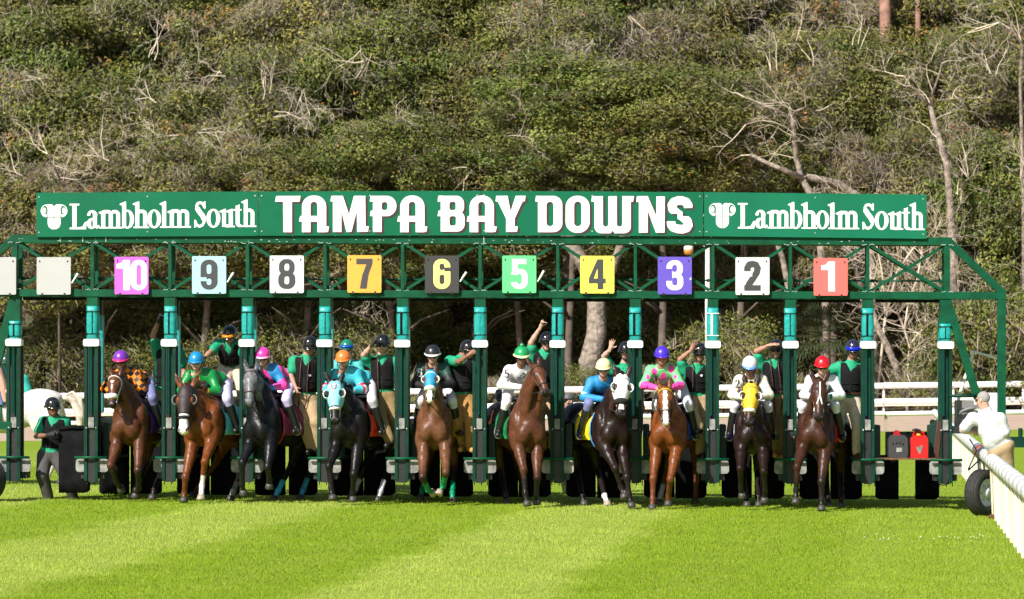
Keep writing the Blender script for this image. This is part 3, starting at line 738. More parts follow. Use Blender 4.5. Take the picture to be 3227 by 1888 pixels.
LIGHTG = np.array(srgb(132, 148, 58)); DARKG = np.array(srgb(116, 140, 28))  # stripe tones: light reflected differently by leaning blades, put into the colour
def gz_np(X, Y):
    a = .04 - .0115 * np.clip(X, -10, 10); t = np.clip((Y - 12) / 45, 0, 1); t = t * t * (3 - 2 * t)
    return a * (1 - t) + .0125 * np.clip(X - 4, -40, 30) * t
def sheet(name, xs, ys, m, dz, colf=None):
    X, Y = np.meshgrid(xs, ys, indexing='ij'); Z = gz_np(X, Y) + dz
    V = np.stack([X, Y, Z], -1).reshape(-1, 3); nx, ny = len(xs), len(ys)
    i, j = np.meshgrid(np.arange(nx - 1), np.arange(ny - 1), indexing='ij'); a = (i * ny + j).ravel()
    F = np.stack([a, a + ny, a + ny + 1, a + 1], 1)
    o = mesh_obj(name, V, F, m, None, True, cols=colf(V) if colf else None); return tag(o, kind='structure')
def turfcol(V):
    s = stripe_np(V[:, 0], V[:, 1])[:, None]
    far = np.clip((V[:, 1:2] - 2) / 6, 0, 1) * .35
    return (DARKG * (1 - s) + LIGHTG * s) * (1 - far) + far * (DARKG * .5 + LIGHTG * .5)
xs = np.concatenate([np.linspace(-400, -12, 12), np.linspace(-11.7, 14, 130), np.linspace(15, 400, 12)])
ys = np.concatenate([np.linspace(-60, -22, 8), np.linspace(-21.5, 12, 90), np.linspace(13, 53, 24)])
turf = sheet('turf', xs, ys, 'turf', 0.0, turfcol)
mat('sand', srgb(176, 152, 130), .95, var=.12, scale=.8, bump=.02, bscale=3)
mat('leaf_litter', (.07, .05, .035), .95, var=.4, scale=3, bump=.05, bscale=4)
mat('far_turf', srgb(110, 142, 40), .95, var=.2, scale=2)
xs2 = np.concatenate([np.linspace(-400, -70, 6), np.linspace(-60, 60, 25), np.linspace(70, 400, 6)])
sheet('dirt_track', xs2, np.linspace(53, 99, 14), 'sand', 0.0)
sheet('woodland_floor', xs2, np.concatenate([np.linspace(99, 140, 8), np.linspace(180, 700, 5)]), 'leaf_litter', 0.0)
# mown grass blades, leaning with the mower's passes
def grass(N=340000, seed=3):
    r = np.random.default_rng(seed)
    px = r.uniform(-500, 3800, N); py = VY + np.where(r.random(N) < .9, r.uniform(385, 800, N), r.uniform(290, 385, N))
    d = FPX * (CAMH - .03) / (py - VY); X = CAMX + (px - VX) * d / FPX; Y = d - CAMD; Z = gz_np(X, Y)
    s = stripe_np(X, Y); k = d / 30.0
    h = r.uniform(.014, .034, N) * (.75 + .25 * k); wd = .0036 * k * r.uniform(.7, 1.3, N)
    az = r.uniform(0, 2 * np.pi, N); lean = r.uniform(.0, .8, N)
    lx = np.cos(az) * lean * .6; ly = np.sin(az) * lean * .6 + (-.3 + .7 * s)
    th = r.uniform(-.9, .9, N)
    V = np.empty((N, 3, 3), np.float32)
    V[:, 0] = np.stack([X - wd * np.cos(th), Y - wd * np.sin(th), Z - .002], 1)
    V[:, 1] = np.stack([X + wd * np.cos(th), Y + wd * np.sin(th), Z - .002], 1)
    V[:, 2] = np.stack([X + lx * h, Y + ly * h, Z + h], 1)
    patch = .5 + .5 * np.sin(X * 2.1 + np.sin(Y * 1.3) * 2) * np.sin(Y * 1.7 + X * .6)
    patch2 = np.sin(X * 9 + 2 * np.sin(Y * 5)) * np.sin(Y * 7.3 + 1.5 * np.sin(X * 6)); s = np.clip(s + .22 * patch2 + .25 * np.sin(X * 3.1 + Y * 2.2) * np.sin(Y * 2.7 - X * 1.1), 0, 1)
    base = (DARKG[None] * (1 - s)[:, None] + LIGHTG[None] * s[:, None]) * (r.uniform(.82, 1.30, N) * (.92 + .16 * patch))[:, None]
    yel = r.random(N) < .10; base[yel] = base[yel] * np.array([1.35, 1.12, 1.2])
    tan = r.random(N) < .02; base[tan] = np.array([.42, .36, .16]) * r.uniform(.6, 1.1, tan.sum())[:, None]
    F = np.arange(3 * N).reshape(N, 3)
    mat('grass_blade', (.2, .3, .05), .65, attr=True, spec=.2)
    o = mesh_obj('grass', V.reshape(-1, 3), F, 'grass_blade', None, False, cols=np.repeat(base, 3, 0).astype(np.float32))
    return tag(o, 'short yellow green mown grass covering the turf course', 'grass', None, 'stuff')
grass()
# clover flowers and small litter on the turf
mat('clover_white', (.75, .75, .7), .7)
m = MB(); r_ = random.Random(5)
for k in range(22):
    g_ = G(r_.uniform(2720, 3110), r_.gauss(1703, 5)); m.ell((g_[0], g_[1], g_[2] + .045), (.007, .007, .007), None, 6, 4)
tag(m.build('clover_flowers', 'clover_white'), 'scattered tiny white clover flowers in the grass near the rail', 'flowers', None, 'stuff')

# ------------------------------------------------------------------ rails
mat('rail_white', (.8, .79, .77), .5, var=.05, scale=2)
mat('post_wood', srgb(150, 140, 115), .8, var=.2)
mat('rail_grey', (.55, .55, .55), .45, var=.15, scale=6)
mat('rail_cream', srgb(222, 210, 188), .55, var=.08, scale=5)
mat('rail_red', srgb(190, 60, 50), .5)
def fence(name, Y, x0, x1, step, rails, postm, label, pw=.09):
    t = thing(name, ((x0 + x1) / 2, Y, gz((x0 + x1) / 2, Y)), label, 'rail')
    n = int((x1 - x0) / step)
    for i in range(n):
        xa = x0 + i * step; xb = xa + step
        top = max(h for h, *_ in rails)
        MB().box((xa - pw / 2, Y - pw / 2 + .1, gz(xa, Y) - .02), (xa + pw / 2, Y + pw / 2 + .1, gz(xa, Y) + top)).build('post', postm, t)
        for h, th, dep, mm in rails:
            m = MB(); q = []
            for x in (xa, xb - .03):
                for a in range(8):
                    an = math.pi * (a + .5) / 4; q.append((x, Y + dep * .55 * math.cos(an), gz(x, Y) + h + th * .54 * math.sin(an) + .012 * math.sin(i * 2.3 + x)))
            m.add(q, [(a, (a + 1) % 8, 8 + (a + 1) % 8, 8 + a) for a in range(8)] + [tuple(reversed(range(8))), tuple(range(8, 16))]); m.build('rail', mm, t)
    return t
fence('track_rail', 52, -32, 26, 3.0, [(.64, .16, .2, 'rail_white')], 'post_wood', 'single low white rail in front of the sand track')
fence('track_fence', 98, -44, 34, 3.6, [(1.37, .30, .2, 'rail_white'), (.55, .30, .2, 'rail_white'), (.34, .09, .15, 'rail_cream')], 'rail_white', 'double white fence beyond the sand track at the edge of the wood')
# the running rail beside the gate, on the right
def railxy(d): 
    return CAMX + (3227 - VX) * 30 / FPX + .083 * (d - 30) - .00012 * max(0, d - 50) ** 2, d - CAMD
rt = thing('running_rail', (7.3, 0, gz(7.3)), 'white running rail with grey sleeved top receding along the right edge', 'rail')
d = 26.0; i = 0
sl = None
while d < 84:
    x, y = railxy(d); g_ = gz(x, y); x2, y2 = railxy(d + .97)
    m = MB(); m.add([(x + .02, y - .02, g_ - .02), (x + .10, y - .02, g_ - .02), (x + .10, y + .03, g_ - .02), (x + .02, y + .03, g_ - .02),
                     (x - .02, y - .02, g_ + .84), (x + .06, y - .02, g_ + .84), (x + .06, y + .03, g_ + .84), (x - .02, y + .03, g_ + .84)],
                    [(0, 3, 2, 1), (4, 5, 6, 7), (0, 1, 5, 4), (1, 2, 6, 5), (2, 3, 7, 6), (3, 0, 4, 7)])
    m.build('post', 'rail_cream' if i % 3 else 'rail_white', rt)
    A = np.array([x, y, g_ + .86]); B = np.array([x2, y2, gz(x2, y2) + .86]); e = B - A
    MB().tube([A + e * .02, A + e * .06, A + e * .5, A + e * .9, A + e * .95], [.07, .1, .105, .1, .07], 12).build('rail_sleeve', 'rail_red' if i == 18 else 'rail_grey', rt, True)
    MB().tube([A + e * .945, A + e * 1.025], [.092, .092], 12).build('joint_ring', 'rail_white', rt, True)
    MB().bar(A + np.array([.1, 0, -.14]), B + np.array([.1, 0, -.14]), .02, .2, (0, 0, 1)).build('skirt', 'rail_cream', rt)
    d += 1.0; i += 1
# ------------------------------------------------------------------ woodland
mat('foliage', (.08, .1, .03), .55, attr=True, spec=.25, objrand=.12)
mat('bark_grey', srgb(132, 120, 108), .9, var=.55, scale=4, bump=.10, bscale=5)
mat('bark_dark', srgb(92, 80, 70), .9, var=.35, scale=2.5, bump=.05, bscale=3)
mat('bare_wood', srgb(205, 190, 170), .85, var=.2, scale=3)
mat('bark_pine', srgb(150, 112, 95), .9, var=.35, scale=2, bump=.05, bscale=2)
def leaf_quads(pos, out, r, size, droop=.3, slim=.42):
    N = len(pos)
    n = out * .7 + r.normal(size=(N, 3)) * .6 + np.array([0, -.25, .35]); n /= np.linalg.norm(n, axis=1)[:, None]
    a = r.normal(size=(N, 3)); a[:, 2] -= droop; a -= n * (a * n).sum(1)[:, None]; a /= np.linalg.norm(a, axis=1)[:, None]; b = np.cross(n, a)
    s = (size * r.uniform(.6, 1.3, N))[:, None]
    V = np.empty((N, 4, 3), np.float32)
    V[:, 0] = pos - a * s; V[:, 1] = pos + b * s * slim + a * s * .1; V[:, 2] = pos + a * s; V[:, 3] = pos - b * s * slim + a * s * .1
    return V
PAL = np.array([(.086, .106, .017), (.112, .127, .021), (.146, .156, .030), (.058, .080, .013), (.185, .172, .038), (.095, .095, .022)])
def crown_mesh(name, seed, W, D, H, clumps, N, size=.115, twig=.16, orange=.006, tint=(1, 1, 1), rmin=.6, rmax=1.6):
    """a crown centred on (0,0), bottom at z=0"""
    r = np.random.default_rng(seed)
    th = r.uniform(0, 2 * np.pi, clumps); ph = np.arccos(r.uniform(-.75, 1, clumps)); rad = r.uniform(.55, 1.0, clumps) ** .5
    dirn = np.stack([np.sin(ph) * np.cos(th), np.sin(ph) * np.sin(th), np.cos(ph)], 1)
    flip = (dirn[:, 1] > .35) & (r.random(clumps) < .65); dirn[flip, 1] *= -1
    c = dirn * rad[:, None] * np.array([W / 2, D / 2, H / 2]); c[:, 2] += H / 2
    cr = r.uniform(rmin, rmax, clumps); bright = r.uniform(.75, 1.3, clumps); pal = r.integers(0, len(PAL), clumps); tw = np.clip(r.normal(twig, twig * .8, clumps), 0, .8)
    w = cr ** 2; ci = r.choice(clumps, N, p=w / w.sum())
    o = r.normal(size=(N, 3)); o /= np.linalg.norm(o, axis=1)[:, None]
    rr = cr[ci] * r.uniform(.35, 1.0, N) ** .6
    pos = c[ci] + o * rr[:, None] * np.array([1.1, 1.0, .72])
    V = leaf_quads(pos, o, r, size)
    col = PAL[np.where(r.random(N) < .6, pal[ci], r.integers(0, len(PAL), N))] * (.92 * bright[ci] * r.uniform(.78, 1.25, N))[:, None] * np.array(tint)
    orc = r.random(clumps) < orange * 6
    om = (r.random(N) < .004) | (orc[ci] & (r.random(N) < .3)); col[om] = np.array([.32, .13, .03]) * r.uniform(.6, 1.3, om.sum())[:, None]
    # bare twigs and moss among the leaves: long thin slivers
    t = r.random(N) < tw[ci]; nt_ = t.sum()
    a = r.normal(size=(nt_, 3)); a[:, 2] += r.choice([-.9, .5], nt_); a /= np.linalg.norm(a, axis=1)[:, None]
    b = np.cross(a, np.array([0, 1.0, .2])); b /= np.linalg.norm(b, axis=1)[:, None] + 1e-6
    L = r.uniform(.18, .5, nt_)[:, None]; w_ = r.uniform(.008, .02, nt_)[:, None]; p = pos[t]
    mid = r.normal(size=(nt_, 3)) * .04
    V[t, 0] = p - a * L; V[t, 1] = p + b * w_ + mid; V[t, 2] = p + a * L; V[t, 3] = p - b * w_ + mid
    col[t] = np.array([.25, .205, .16]) * r.uniform(.5, 1.5, nt_)[:, None]
    me = bpy.data.meshes.new(name); M = len(V) * 4
    me.vertices.add(M); me.vertices.foreach_set('co', V.reshape(-1).astype(np.float32))
    me.loops.add(M); me.loops.foreach_set('vertex_index', np.arange(M, dtype=np.int32))
    me.polygons.add(len(V)); me.polygons.foreach_set('loop_start', np.arange(0, M, 4, dtype=np.int32)); me.update(calc_edges=True)
    at = me.attributes.new('Col', 'FLOAT_COLOR', 'POINT'); c4 = np.ones((M, 4), np.float32); c4[:, :3] = np.repeat(np.clip(col, 0, .6), 4, 0); at.data.foreach_set('color', c4.ravel())
    me.materials.append(MATS['foliage']); return me
def twigs(mb, p, d, L, r, rnd, depth, spread=.7):
    """a crooked forking bare branch"""
    p = np.array(p, float); d = np.array(d, float); d /= np.linalg.norm(d); pts = [p]; rs = [r]; n = 3
    for i in range(n):
        d = d + np.array([rnd.gauss(0, .22), rnd.gauss(0, .15), rnd.gauss(0, .22)]); d /= np.linalg.norm(d)
        p = p + d * L / n; pts.append(p); rs.append(r * (1 - .45 * (i + 1) / n))
    mb.tube(pts, rs, 3 if r < .05 else 6, False)
    if depth > 0:
        for k in range(rnd.choice([2, 3, 3])):
            i = rnd.choice([1, 2, 3, 3]); q = d + np.array([rnd.gauss(0, spread), rnd.gauss(0, spread * .5), rnd.gauss(0, spread)])
            twigs(mb, pts[i], q, L * rnd.uniform(.55, .8), max(rs[i] * .62, .006), rnd, depth - 1, spread)
CROWNS = [crown_mesh('crown_a', 1, 11, 8, 12, 140, 62000, twig=.17),
          crown_mesh('crown_b', 2, 10, 8, 11, 122, 56000, twig=.07, orange=.012),
          crown_mesh('crown_c', 3, 12, 8, 10, 135, 58000, twig=.26, tint=(1.12, .99, 1.0)),
          crown_mesh('crown_d', 4, 9, 7, 13, 124, 54000, twig=.08, tint=(.92, 1.02, .95)),
          crown_mesh('crown_e', 5, 10, 7, 10, 100, 34000, twig=.36, tint=(1.15, .98, 1.1), size=.13)]
SHRUB = [crown_mesh('shrub_a', 11, 4.2, 2.5, 3.6, 60, 14000, .06, .04, rmin=.35, rmax=.8), crown_mesh('shrub_b', 12, 3.6, 2.2, 2.4, 40, 9000, .055, .12, rmin=.3, rmax=.7, tint=(1.1, 1.05, 1))]
tr = random.Random(21)
def tree(px, Y, zc, hs, ws, var, label, trunk='bark_dark', bare=1, group='oak trees in the wood behind the gate', lean=0.0, tw=.3):
    """crown bottom at height zc; hs, ws scale the crown"""
    x = P(px, 0, Y)[0]; g_ = gz(x, Y)
    t = thing('oak_tree', (x, Y, g_), label, 'tree', group)
    me = CROWNS[var]
    c = bpy.data.objects.new('crown', me); COL.objects.link(c); c.parent = t
    c.location = (lean, 0, zc); c.rotation_euler = (0, 0, tr.uniform(-.5, .5)); c.scale = (ws * tr.choice([-1, 1]), ws, hs)
    H = zc + 12 * hs * .6; m = MB(); pts = []
    n = 6; ox = 0
    for i in range(n + 1):
        u = i / n; pts.append((x + lean * u + .5 * math.sin(u * 4 + px) * u, Y + .3 * math.sin(u * 3 + px * .7), g_ - .1 + H * u))
    m.tube(pts, [tw * (1.25 - .85 * i / n) * (1.25 if i == 0 else 1) for i in range(n + 1)], 10)
    for k in range(5):
        i = 2 + k % 4; q = pts[i]; a = tr.uniform(0, 6.28); e = np.array([math.cos(a) * 3.2 * ws, math.sin(a) * 2 - .8, 2.5 * hs])
        m.tube([q, np.array(q) + e * .5 + [0, 0, .4], np.array(q) + e], [tw * .45, tw * .3, tw * .12], 6)
    m.build('trunk', trunk, t, True)
    for b in range((bare + 1) // 2):
        m = MB(); a = tr.uniform(-1, 1); hh = tr.uniform(.25, .95)
        p = np.array([x + lean + a * 4.2 * ws, Y - 3.9 * ws * math.sqrt(max(0, 1 - (a * .85) ** 2)) * (.92 if hh < .75 else .7), g_ + zc + 11 * hs * hh * .93])
        twigs(m, p - [0, -.4, 0], (tr.uniform(-1, 1), -.25, tr.uniform(-.35, .8)), tr.uniform(1.0, 1.9), tr.uniform(.022, .04), tr, 4)
        m.build('bare_branch', 'bare_wood', t)
    return t
T = [  # px, Y, crown base, hscale, wscale, variant, bare, label
 (60, 104.5, 4.6, .9, 1.0, 2, 5, 'twiggy grey olive oak at the left edge above the blank plates'),
 (330, 105, 6.2, .8, 1.0, 2, 5, 'dull olive oak behind the left Lambholm South sign'),
 (640, 104.5, 6.4, .75, 1.0, 0, 6, 'oak with many pale dead twigs above the word South on the left sign'),
 (960, 105, 6.2, .8, .95, 1, 4, 'green oak standing above the letters T and A of TAMPA'),
 (1240, 104.5, 6.6, .75, 1.0, 3, 2, 'green oak above the letters P and A of TAMPA'),
 (1500, 108, 7.2, .7, 1.1, 1, 1, 'bright olive crown overhanging above the word BAY'),
 (1790, 106, 10.0, .75, 1.1, 3, 1, 'rounded green crown overhanging above the letter D of DOWNS'),
 (2080, 105.5, 11.2, .7, 1.05, 1, 1, 'overhanging oak crown above the letters W and N of DOWNS'),
 (2330, 107, 10.4, .7, .9, 0, 2, 'oak crown above the seam left of the right Lambholm South sign'),
 (2620, 109, 6.2, .9, .9, 4, 5, 'thin twiggy oak above the word Lambholm on the right sign'),
 (2900, 109, 4.6, .95, .95, 0, 4, 'oak with pale twigs above the right end of the sign'),
 (3170, 106, .6, 1.1, 1.0, 3, 2, 'leafy olive oak at the right edge beside the gate end frame'),
 (40, 122, 10, 1.1, 1.1, 3, 0, 'tall dark oak second row, second from the left edge'),
 (-60, 116, 7, 1.1, 1.1, 0, 2, 'oak crown in the top left corner'),
 (250, 117, 8, 1.1, 1.1, 1, 4, 'tall oak second from the top left corner'),
 (560, 116, 8.5, 1.05, 1.1, 2, 4, 'tall olive oak high above the left Lambholm South sign'),
 (860, 117, 8.5, 1.1, 1.1, 0, 4, 'tall oak high above the letter T of TAMPA'),
 (1180, 116, 9, 1.1, 1.1, 3, 2, 'tall dark green oak high above the letters M and P'),
 (1480, 117, 10, 1.05, 1.1, 1, 2, 'tall green oak high above the word BAY'),
 (1800, 116, 12, 1.0, 1.1, 0, 2, 'tall oak with grey twigs high above the letter D of DOWNS'),
 (2120, 117, 13, 1.0, 1.1, 4, 2, 'tall grey twiggy oak high above the letters W and N'),
 (2440, 117, 11, 1.1, 1.1, 2, 3, 'tall olive oak high above the emblem of the right sign'),
 (2740, 118, 10, 1.1, 1.1, 1, 4, 'tall oak high above the word South on the right sign'),
 (3060, 116, 9, 1.1, 1.1, 0, 4, 'tall oak behind the right end of the top beam'),
 (3330, 117, 9, 1.1, 1.1, 2, 2, 'oak crown in the top right corner'),
 (120, 126, 15, 1.1, 1.2, 1, 1, 'highest crown showing at the top edge, far left'),
 (480, 127, 15, 1.1, 1.2, 0, 1, 'highest crown showing at the top edge, above the word Lambholm'),
 (840, 126, 16, 1.1, 1.2, 2, 2, 'highest crown showing at the top edge, above the letter T'),
 (1200, 127, 16, 1.1, 1.2, 3, 1, 'highest crown showing at the top edge, above the letter P'),
 (1560, 126, 16, 1.1, 1.2, 1, 1, 'highest crown showing at the top edge, above the word BAY'),
 (1920, 127, 17, 1.1, 1.2, 0, 2, 'highest crown showing at the top edge, above the letter O'),
 (2280, 126, 17, 1.1, 1.2, 4, 2, 'highest crown showing at the top edge, above the letter S'),
 (2640, 127, 16, 1.1, 1.2, 2, 1, 'highest crown showing at the top edge, above the right sign'),
 (3000, 126, 16, 1.1, 1.2, 0, 2, 'highest crown showing at the top edge, far right'),
]
T += [(180, 115, .2, .75, 1.0, 3, 0, 'shaded dark oak under the canopy behind the blank plates'), (520, 114, .2, .75, 1.0, 1, 0, 'shaded dark oak under the canopy behind plates 9 and 10'), (840, 115, .2, .75, 1.0, 3, 0, 'shaded dark oak under the canopy behind the low palmetto'),
 (1120, 114, .2, .75, 1.0, 1, 0, 'shaded dark oak under the canopy behind the orange plate'), (1420, 116, .2, .8, 1.0, 3, 0, 'shaded dark oak under the canopy behind the black plate'), (1680, 119, .2, .85, 1.0, 1, 0, 'shaded dark oak deep in the gap left of the massive trunk'), (1980, 119, .2, .9, 1.0, 3, 0, 'shaded dark oak deep in the gap right of the massive trunk'), (2250, 117, .2, .9, 1.0, 0, 0, 'shaded dark oak behind the lamp pole'), (2520, 116, .2, .8, 1.0, 1, 0, 'shaded dark oak behind the palm below plate 2'), (2800, 115, .2, .8, 1.0, 2, 0, 'shaded twiggy oak behind the bare saplings at plate 1')]
for (px, Y, zc, hs, ws, v, nb, lab) in T: tree(px, Y, zc, hs, ws, v, lab, bare=nb, tw=.22 if Y < 112 else .3)
# the dark mass of wood behind, one uncountable thicket down to the ground
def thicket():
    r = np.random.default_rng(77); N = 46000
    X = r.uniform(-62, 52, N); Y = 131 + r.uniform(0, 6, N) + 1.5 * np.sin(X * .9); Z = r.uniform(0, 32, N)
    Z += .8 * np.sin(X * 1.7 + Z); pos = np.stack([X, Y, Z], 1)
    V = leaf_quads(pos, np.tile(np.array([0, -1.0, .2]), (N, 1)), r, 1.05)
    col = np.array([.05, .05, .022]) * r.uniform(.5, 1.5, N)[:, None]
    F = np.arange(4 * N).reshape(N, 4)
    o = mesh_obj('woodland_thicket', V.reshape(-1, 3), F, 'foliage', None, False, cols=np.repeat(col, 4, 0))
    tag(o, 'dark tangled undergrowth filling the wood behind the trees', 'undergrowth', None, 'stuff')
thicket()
# trunks and bare trees with shapes of their own
def limb_tree(name, label, Y, limbs, m, cat='tree', seed=1, tw=0, twr=.03, tl=1.6):
    """limbs: list of (points in photo pixels, start radius, end radius)"""
    p0 = limbs[0][0][0]; b = P(p0[0], p0[1], Y); rnd = random.Random(seed)
    t = thing(name, (b[0], Y, gz(b[0], Y)), label, cat)
    mb = MB(); tips = []
    for pts, r0, r1 in limbs:
        Q = [P(x, y, Y + .6 * math.sin(i * 1.3 + seed)) for i, (x, y) in enumerate(pts)]
        if pts[0] == p0: Q[0][2] = gz(Q[0][0], Y) - .1
        mb.tube(Q, list(np.linspace(r0, r1, len(Q)) * (1.0 if r0 > .6 else .78)), 10); tips += [(Q[-1], Q[-1] - Q[-2])] + [(Q[i], np.array([rnd.uniform(-1, 1), -.3, rnd.uniform(.1, .8)])) for i in range(1, len(Q) - 1)]
    mb.build('trunk', m, t, True)
    if tw:
        for k, (q, d) in enumerate(tips):
            mb = MB()
            for _ in range(tw): twigs(mb, q, d / (np.linalg.norm(d) + 1e-6) + np.array([rnd.gauss(0, .5), 0, rnd.gauss(0, .5)]), tl * rnd.uniform(.6, 1.3), twr, rnd, 3)
            mb.build('bare_branch', 'bare_wood', t)
    return t
big = limb_tree('old_oak', 'massive grey oak trunk with a knot, behind the gate between plates 4 and 5', 103.5, [([(1866, 1290), (1866, 1235), (1858, 1190), (1862, 1130), (1880, 1050), (1880, 960), (1872, 900), (1840, 830), (1800, 770), (1770, 690), (1740, 600)], .72, .3), ([(1876, 930), (1930, 850), (1960, 760), (1980, 650)], .4, .22)], 'bark_grey')
k0 = P(1838, 1138, 102.75)
m = MB(); m.lathe(k0, (-.25, -1, .1), [(.3, -.15), (.27, 0), (.2, .07), (.12, .06), (.07, -.06), (.001, -.08)], 16); m.build('knot', 'bark_grey', big, True)
limb_tree('bare_tree', 'pale forked bare tree above the right Lambholm South sign', 101.5, [([(2610, 1290), (2600, 900), (2570, 640), (2525, 560), (2510, 500), (2502, 430), (2497, 375)], .3, .14), ([(2497, 375), (2450, 348), (2400, 327), (2345, 305)], .13, .05), ([(2497, 375), (2505, 352), (2540, 337), (2570, 350)], .1, .04), ([(2525, 560), (2470, 535), (2420, 515), (2365, 488)], .2, .12), ([(2450, 350), (2400, 380), (2350, 392)], .06, .03), ([(2502, 430), (2480, 400)], .06, .03)], 'bark_grey', seed=3, tw=1, tl=1.5)
limb_tree('bare_tree', 'thick horizontal grey limb low above the right sign', 103, [([(2760, 1290), (2740, 800), (2700, 615), (2640, 580), (2580, 565), (2530, 555)], .38, .22)], 'bark_grey', seed=5)
limb_tree('bare_tree', 'tall pale trunk forking high above the right end of the sign', 101.5, [([(3010, 1290), (3005, 800), (2985, 520), (2960, 440), (2942, 380), (2932, 335)], .3, .16), ([(2932, 335), (2900, 300), (2870, 270), (2850, 240)], .11, .04), ([(2935, 345), (2940, 290), (2960, 235), (2968, 200)], .11, .04), ([(2938, 325), (2960, 316), (3000, 312), (3050, 308)], .06, .03)], 'bark_grey', seed=8, tw=1, tl=1.3)
limb_tree('bare_tree', 'slender pale limb hanging in the top right corner', 102, [([(3230, 1290), (3225, 600), (3215, 250), (3222, 140), (3190, 95), (3150, 70)], .16, .06)], 'bark_grey', seed=12, tw=2, tl=1.8)
limb_tree('bare_tree', 'leaning pale trunk seen between the two rightmost stall posts', 100.6, [([(2855, 1300), (2848, 1235), (2825, 1160), (2795, 1090), (2760, 1020), (2745, 960), (2752, 900)], .3, .16)], 'bark_grey', seed=14, tw=1, tl=1.6)
limb_tree('bare_tree', 'crooked bare sapling with wide pale forks behind the right end of the truss', 101, [([(2860, 1300), (2862, 1150), (2866, 1090), (2850, 1040), (2830, 990), (2800, 970)], .1, .05), ([(2866, 1090), (2895, 1050), (2930, 1020), (2960, 1000)], .08, .03), ([(2850, 1040), (2862, 960), (2890, 880), (2905, 800)], .08, .04)], 'bare_wood', seed=17, tw=3, tl=2.0, twr=.028)
limb_tree('bare_tree', 'tangle of bare pale twigs behind the open bay beside plate 1', 102, [([(2760, 1300), (2790, 1000), (2830, 850), (2880, 780)], .12, .05), ([(2830, 850), (2900, 840), (2960, 860)], .06, .03), ([(2790, 1000), (2780, 860), (2760, 760)], .07, .03)], 'bare_wood', seed=19, tw=4, tl=2.2, twr=.028)
limb_tree('bare_tree', 'pale curved trunk seen left of the red number 1 plate', 103, [([(2500, 1300), (2492, 950), (2480, 880), (2465, 810), (2440, 740)], .26, .18)], 'bark_grey', seed=23)
limb_tree('bare_tree', 'dark slim trunk seen right of the red number 1 plate', 104, [([(2760, 1290), (2720, 930), (2690, 830), (2660, 740)], .2, .15)], 'bark_dark', seed=29)
limb_tree('bare_tree', 'slim dark trunk in the shade below the number 5 plate', 107, [([(1650, 1290), (1640, 1100), (1630, 960), (1632, 820)], .26, .2)], 'bark_dark', seed=31)
limb_tree('bare_tree', 'thin bare branch in front of the olive trees at the far left', 101.5, [([(190, 1290), (185, 900), (188, 620), (187, 560), (168, 520), (150, 485)], .10, .05)], 'bark_dark', seed=37, tw=2, tl=1.5)
limb_tree('pine_tree', 'reddish pine trunk at the top edge above the right sign', 122, [([(2800, 1290), (2796, 600), (2790, 40), (2785, -300)], .55, .42)], 'bark_pine', seed=41)
limb_tree('pine_tree', 'slim pine trunk at the top edge near the top right corner', 122, [([(2900, 1290), (2895, 500), (2893, 30), (2890, -300)], .28, .2)], 'bark_pine', seed=43)
# dead limbs lying pale across the crowns on the left and in the middle
DEAD = [(480, 320, -.9, .35, 3), (700, 235, -1, .0, 4), (560, 430, -.9, -.2, 4), (620, 420, 1, -.1, 4), (840, 300, .15, 1, 3), (860, 360, .9, .3, 4), (960, 270, .2, -1, 3), (840, 470, .1, -1, 4),
        (640, 540, -.9, -.1, 3), (760, 560, .1, -.9, 4), (470, 180, .3, .9, 3), (330, 500, -.5, .7, 3), (80, 250, .8, -.4, 3), (1130, 150, .1, -1, 3), (1160, 180, -.6, -.6, 3), (1560, 80, 1, .1, 2), (1690, 110, .4, -.8, 3), (1900, 60, .1, -1, 4),
        (1860, 130, -.4, -.8, 4), (2050, 310, .3, -.9, 3), (2030, 300, -.7, -.4, 3), (1230, 390, .7, .6, 2), (1480, 540, -.8, -.5, 1), (2440, 230, .1, 1, 3), (2500, 120, .2, 1, 3), (2560, 200, -.1, 1, 3), (2700, 150, .3, .9, 3), (1990, 40, .5, -.7, 4),
        (60, 560, -.6, .5, 3), (100, 600, .7, .3, 3), (420, 560, -.2, -1, 3), (900, 520, -.5, -.8, 4), (3020, 620, .4, .9, 3), (3060, 560, -.3, .9, 3), (3130, 240, .3, .9, 3)]
oaks = [o for o in COL.objects if o.name.startswith('oak_tree')]
for (px, py, dx, dz, dep) in DEAD:
    Y = 102.6 if py > 330 else (111.2 if py > 110 else 113)
    q = P(px, py, Y); par = min(oaks, key=lambda o: (o.location.x - q[0]) ** 2 + (o.location.y - Y - 5) ** 2)
    m = MB()
    for _ in range(3): twigs(m, q + np.array([tr.uniform(-.25, .25), tr.uniform(0, .5), tr.uniform(-.25, .25)]), (dx + tr.gauss(0, .25), -.15, dz + tr.gauss(0, .25)), tr.uniform(1.0, 1.7), .030, tr, dep, .6)
    m.build('bare_branch', 'bare_wood', par)
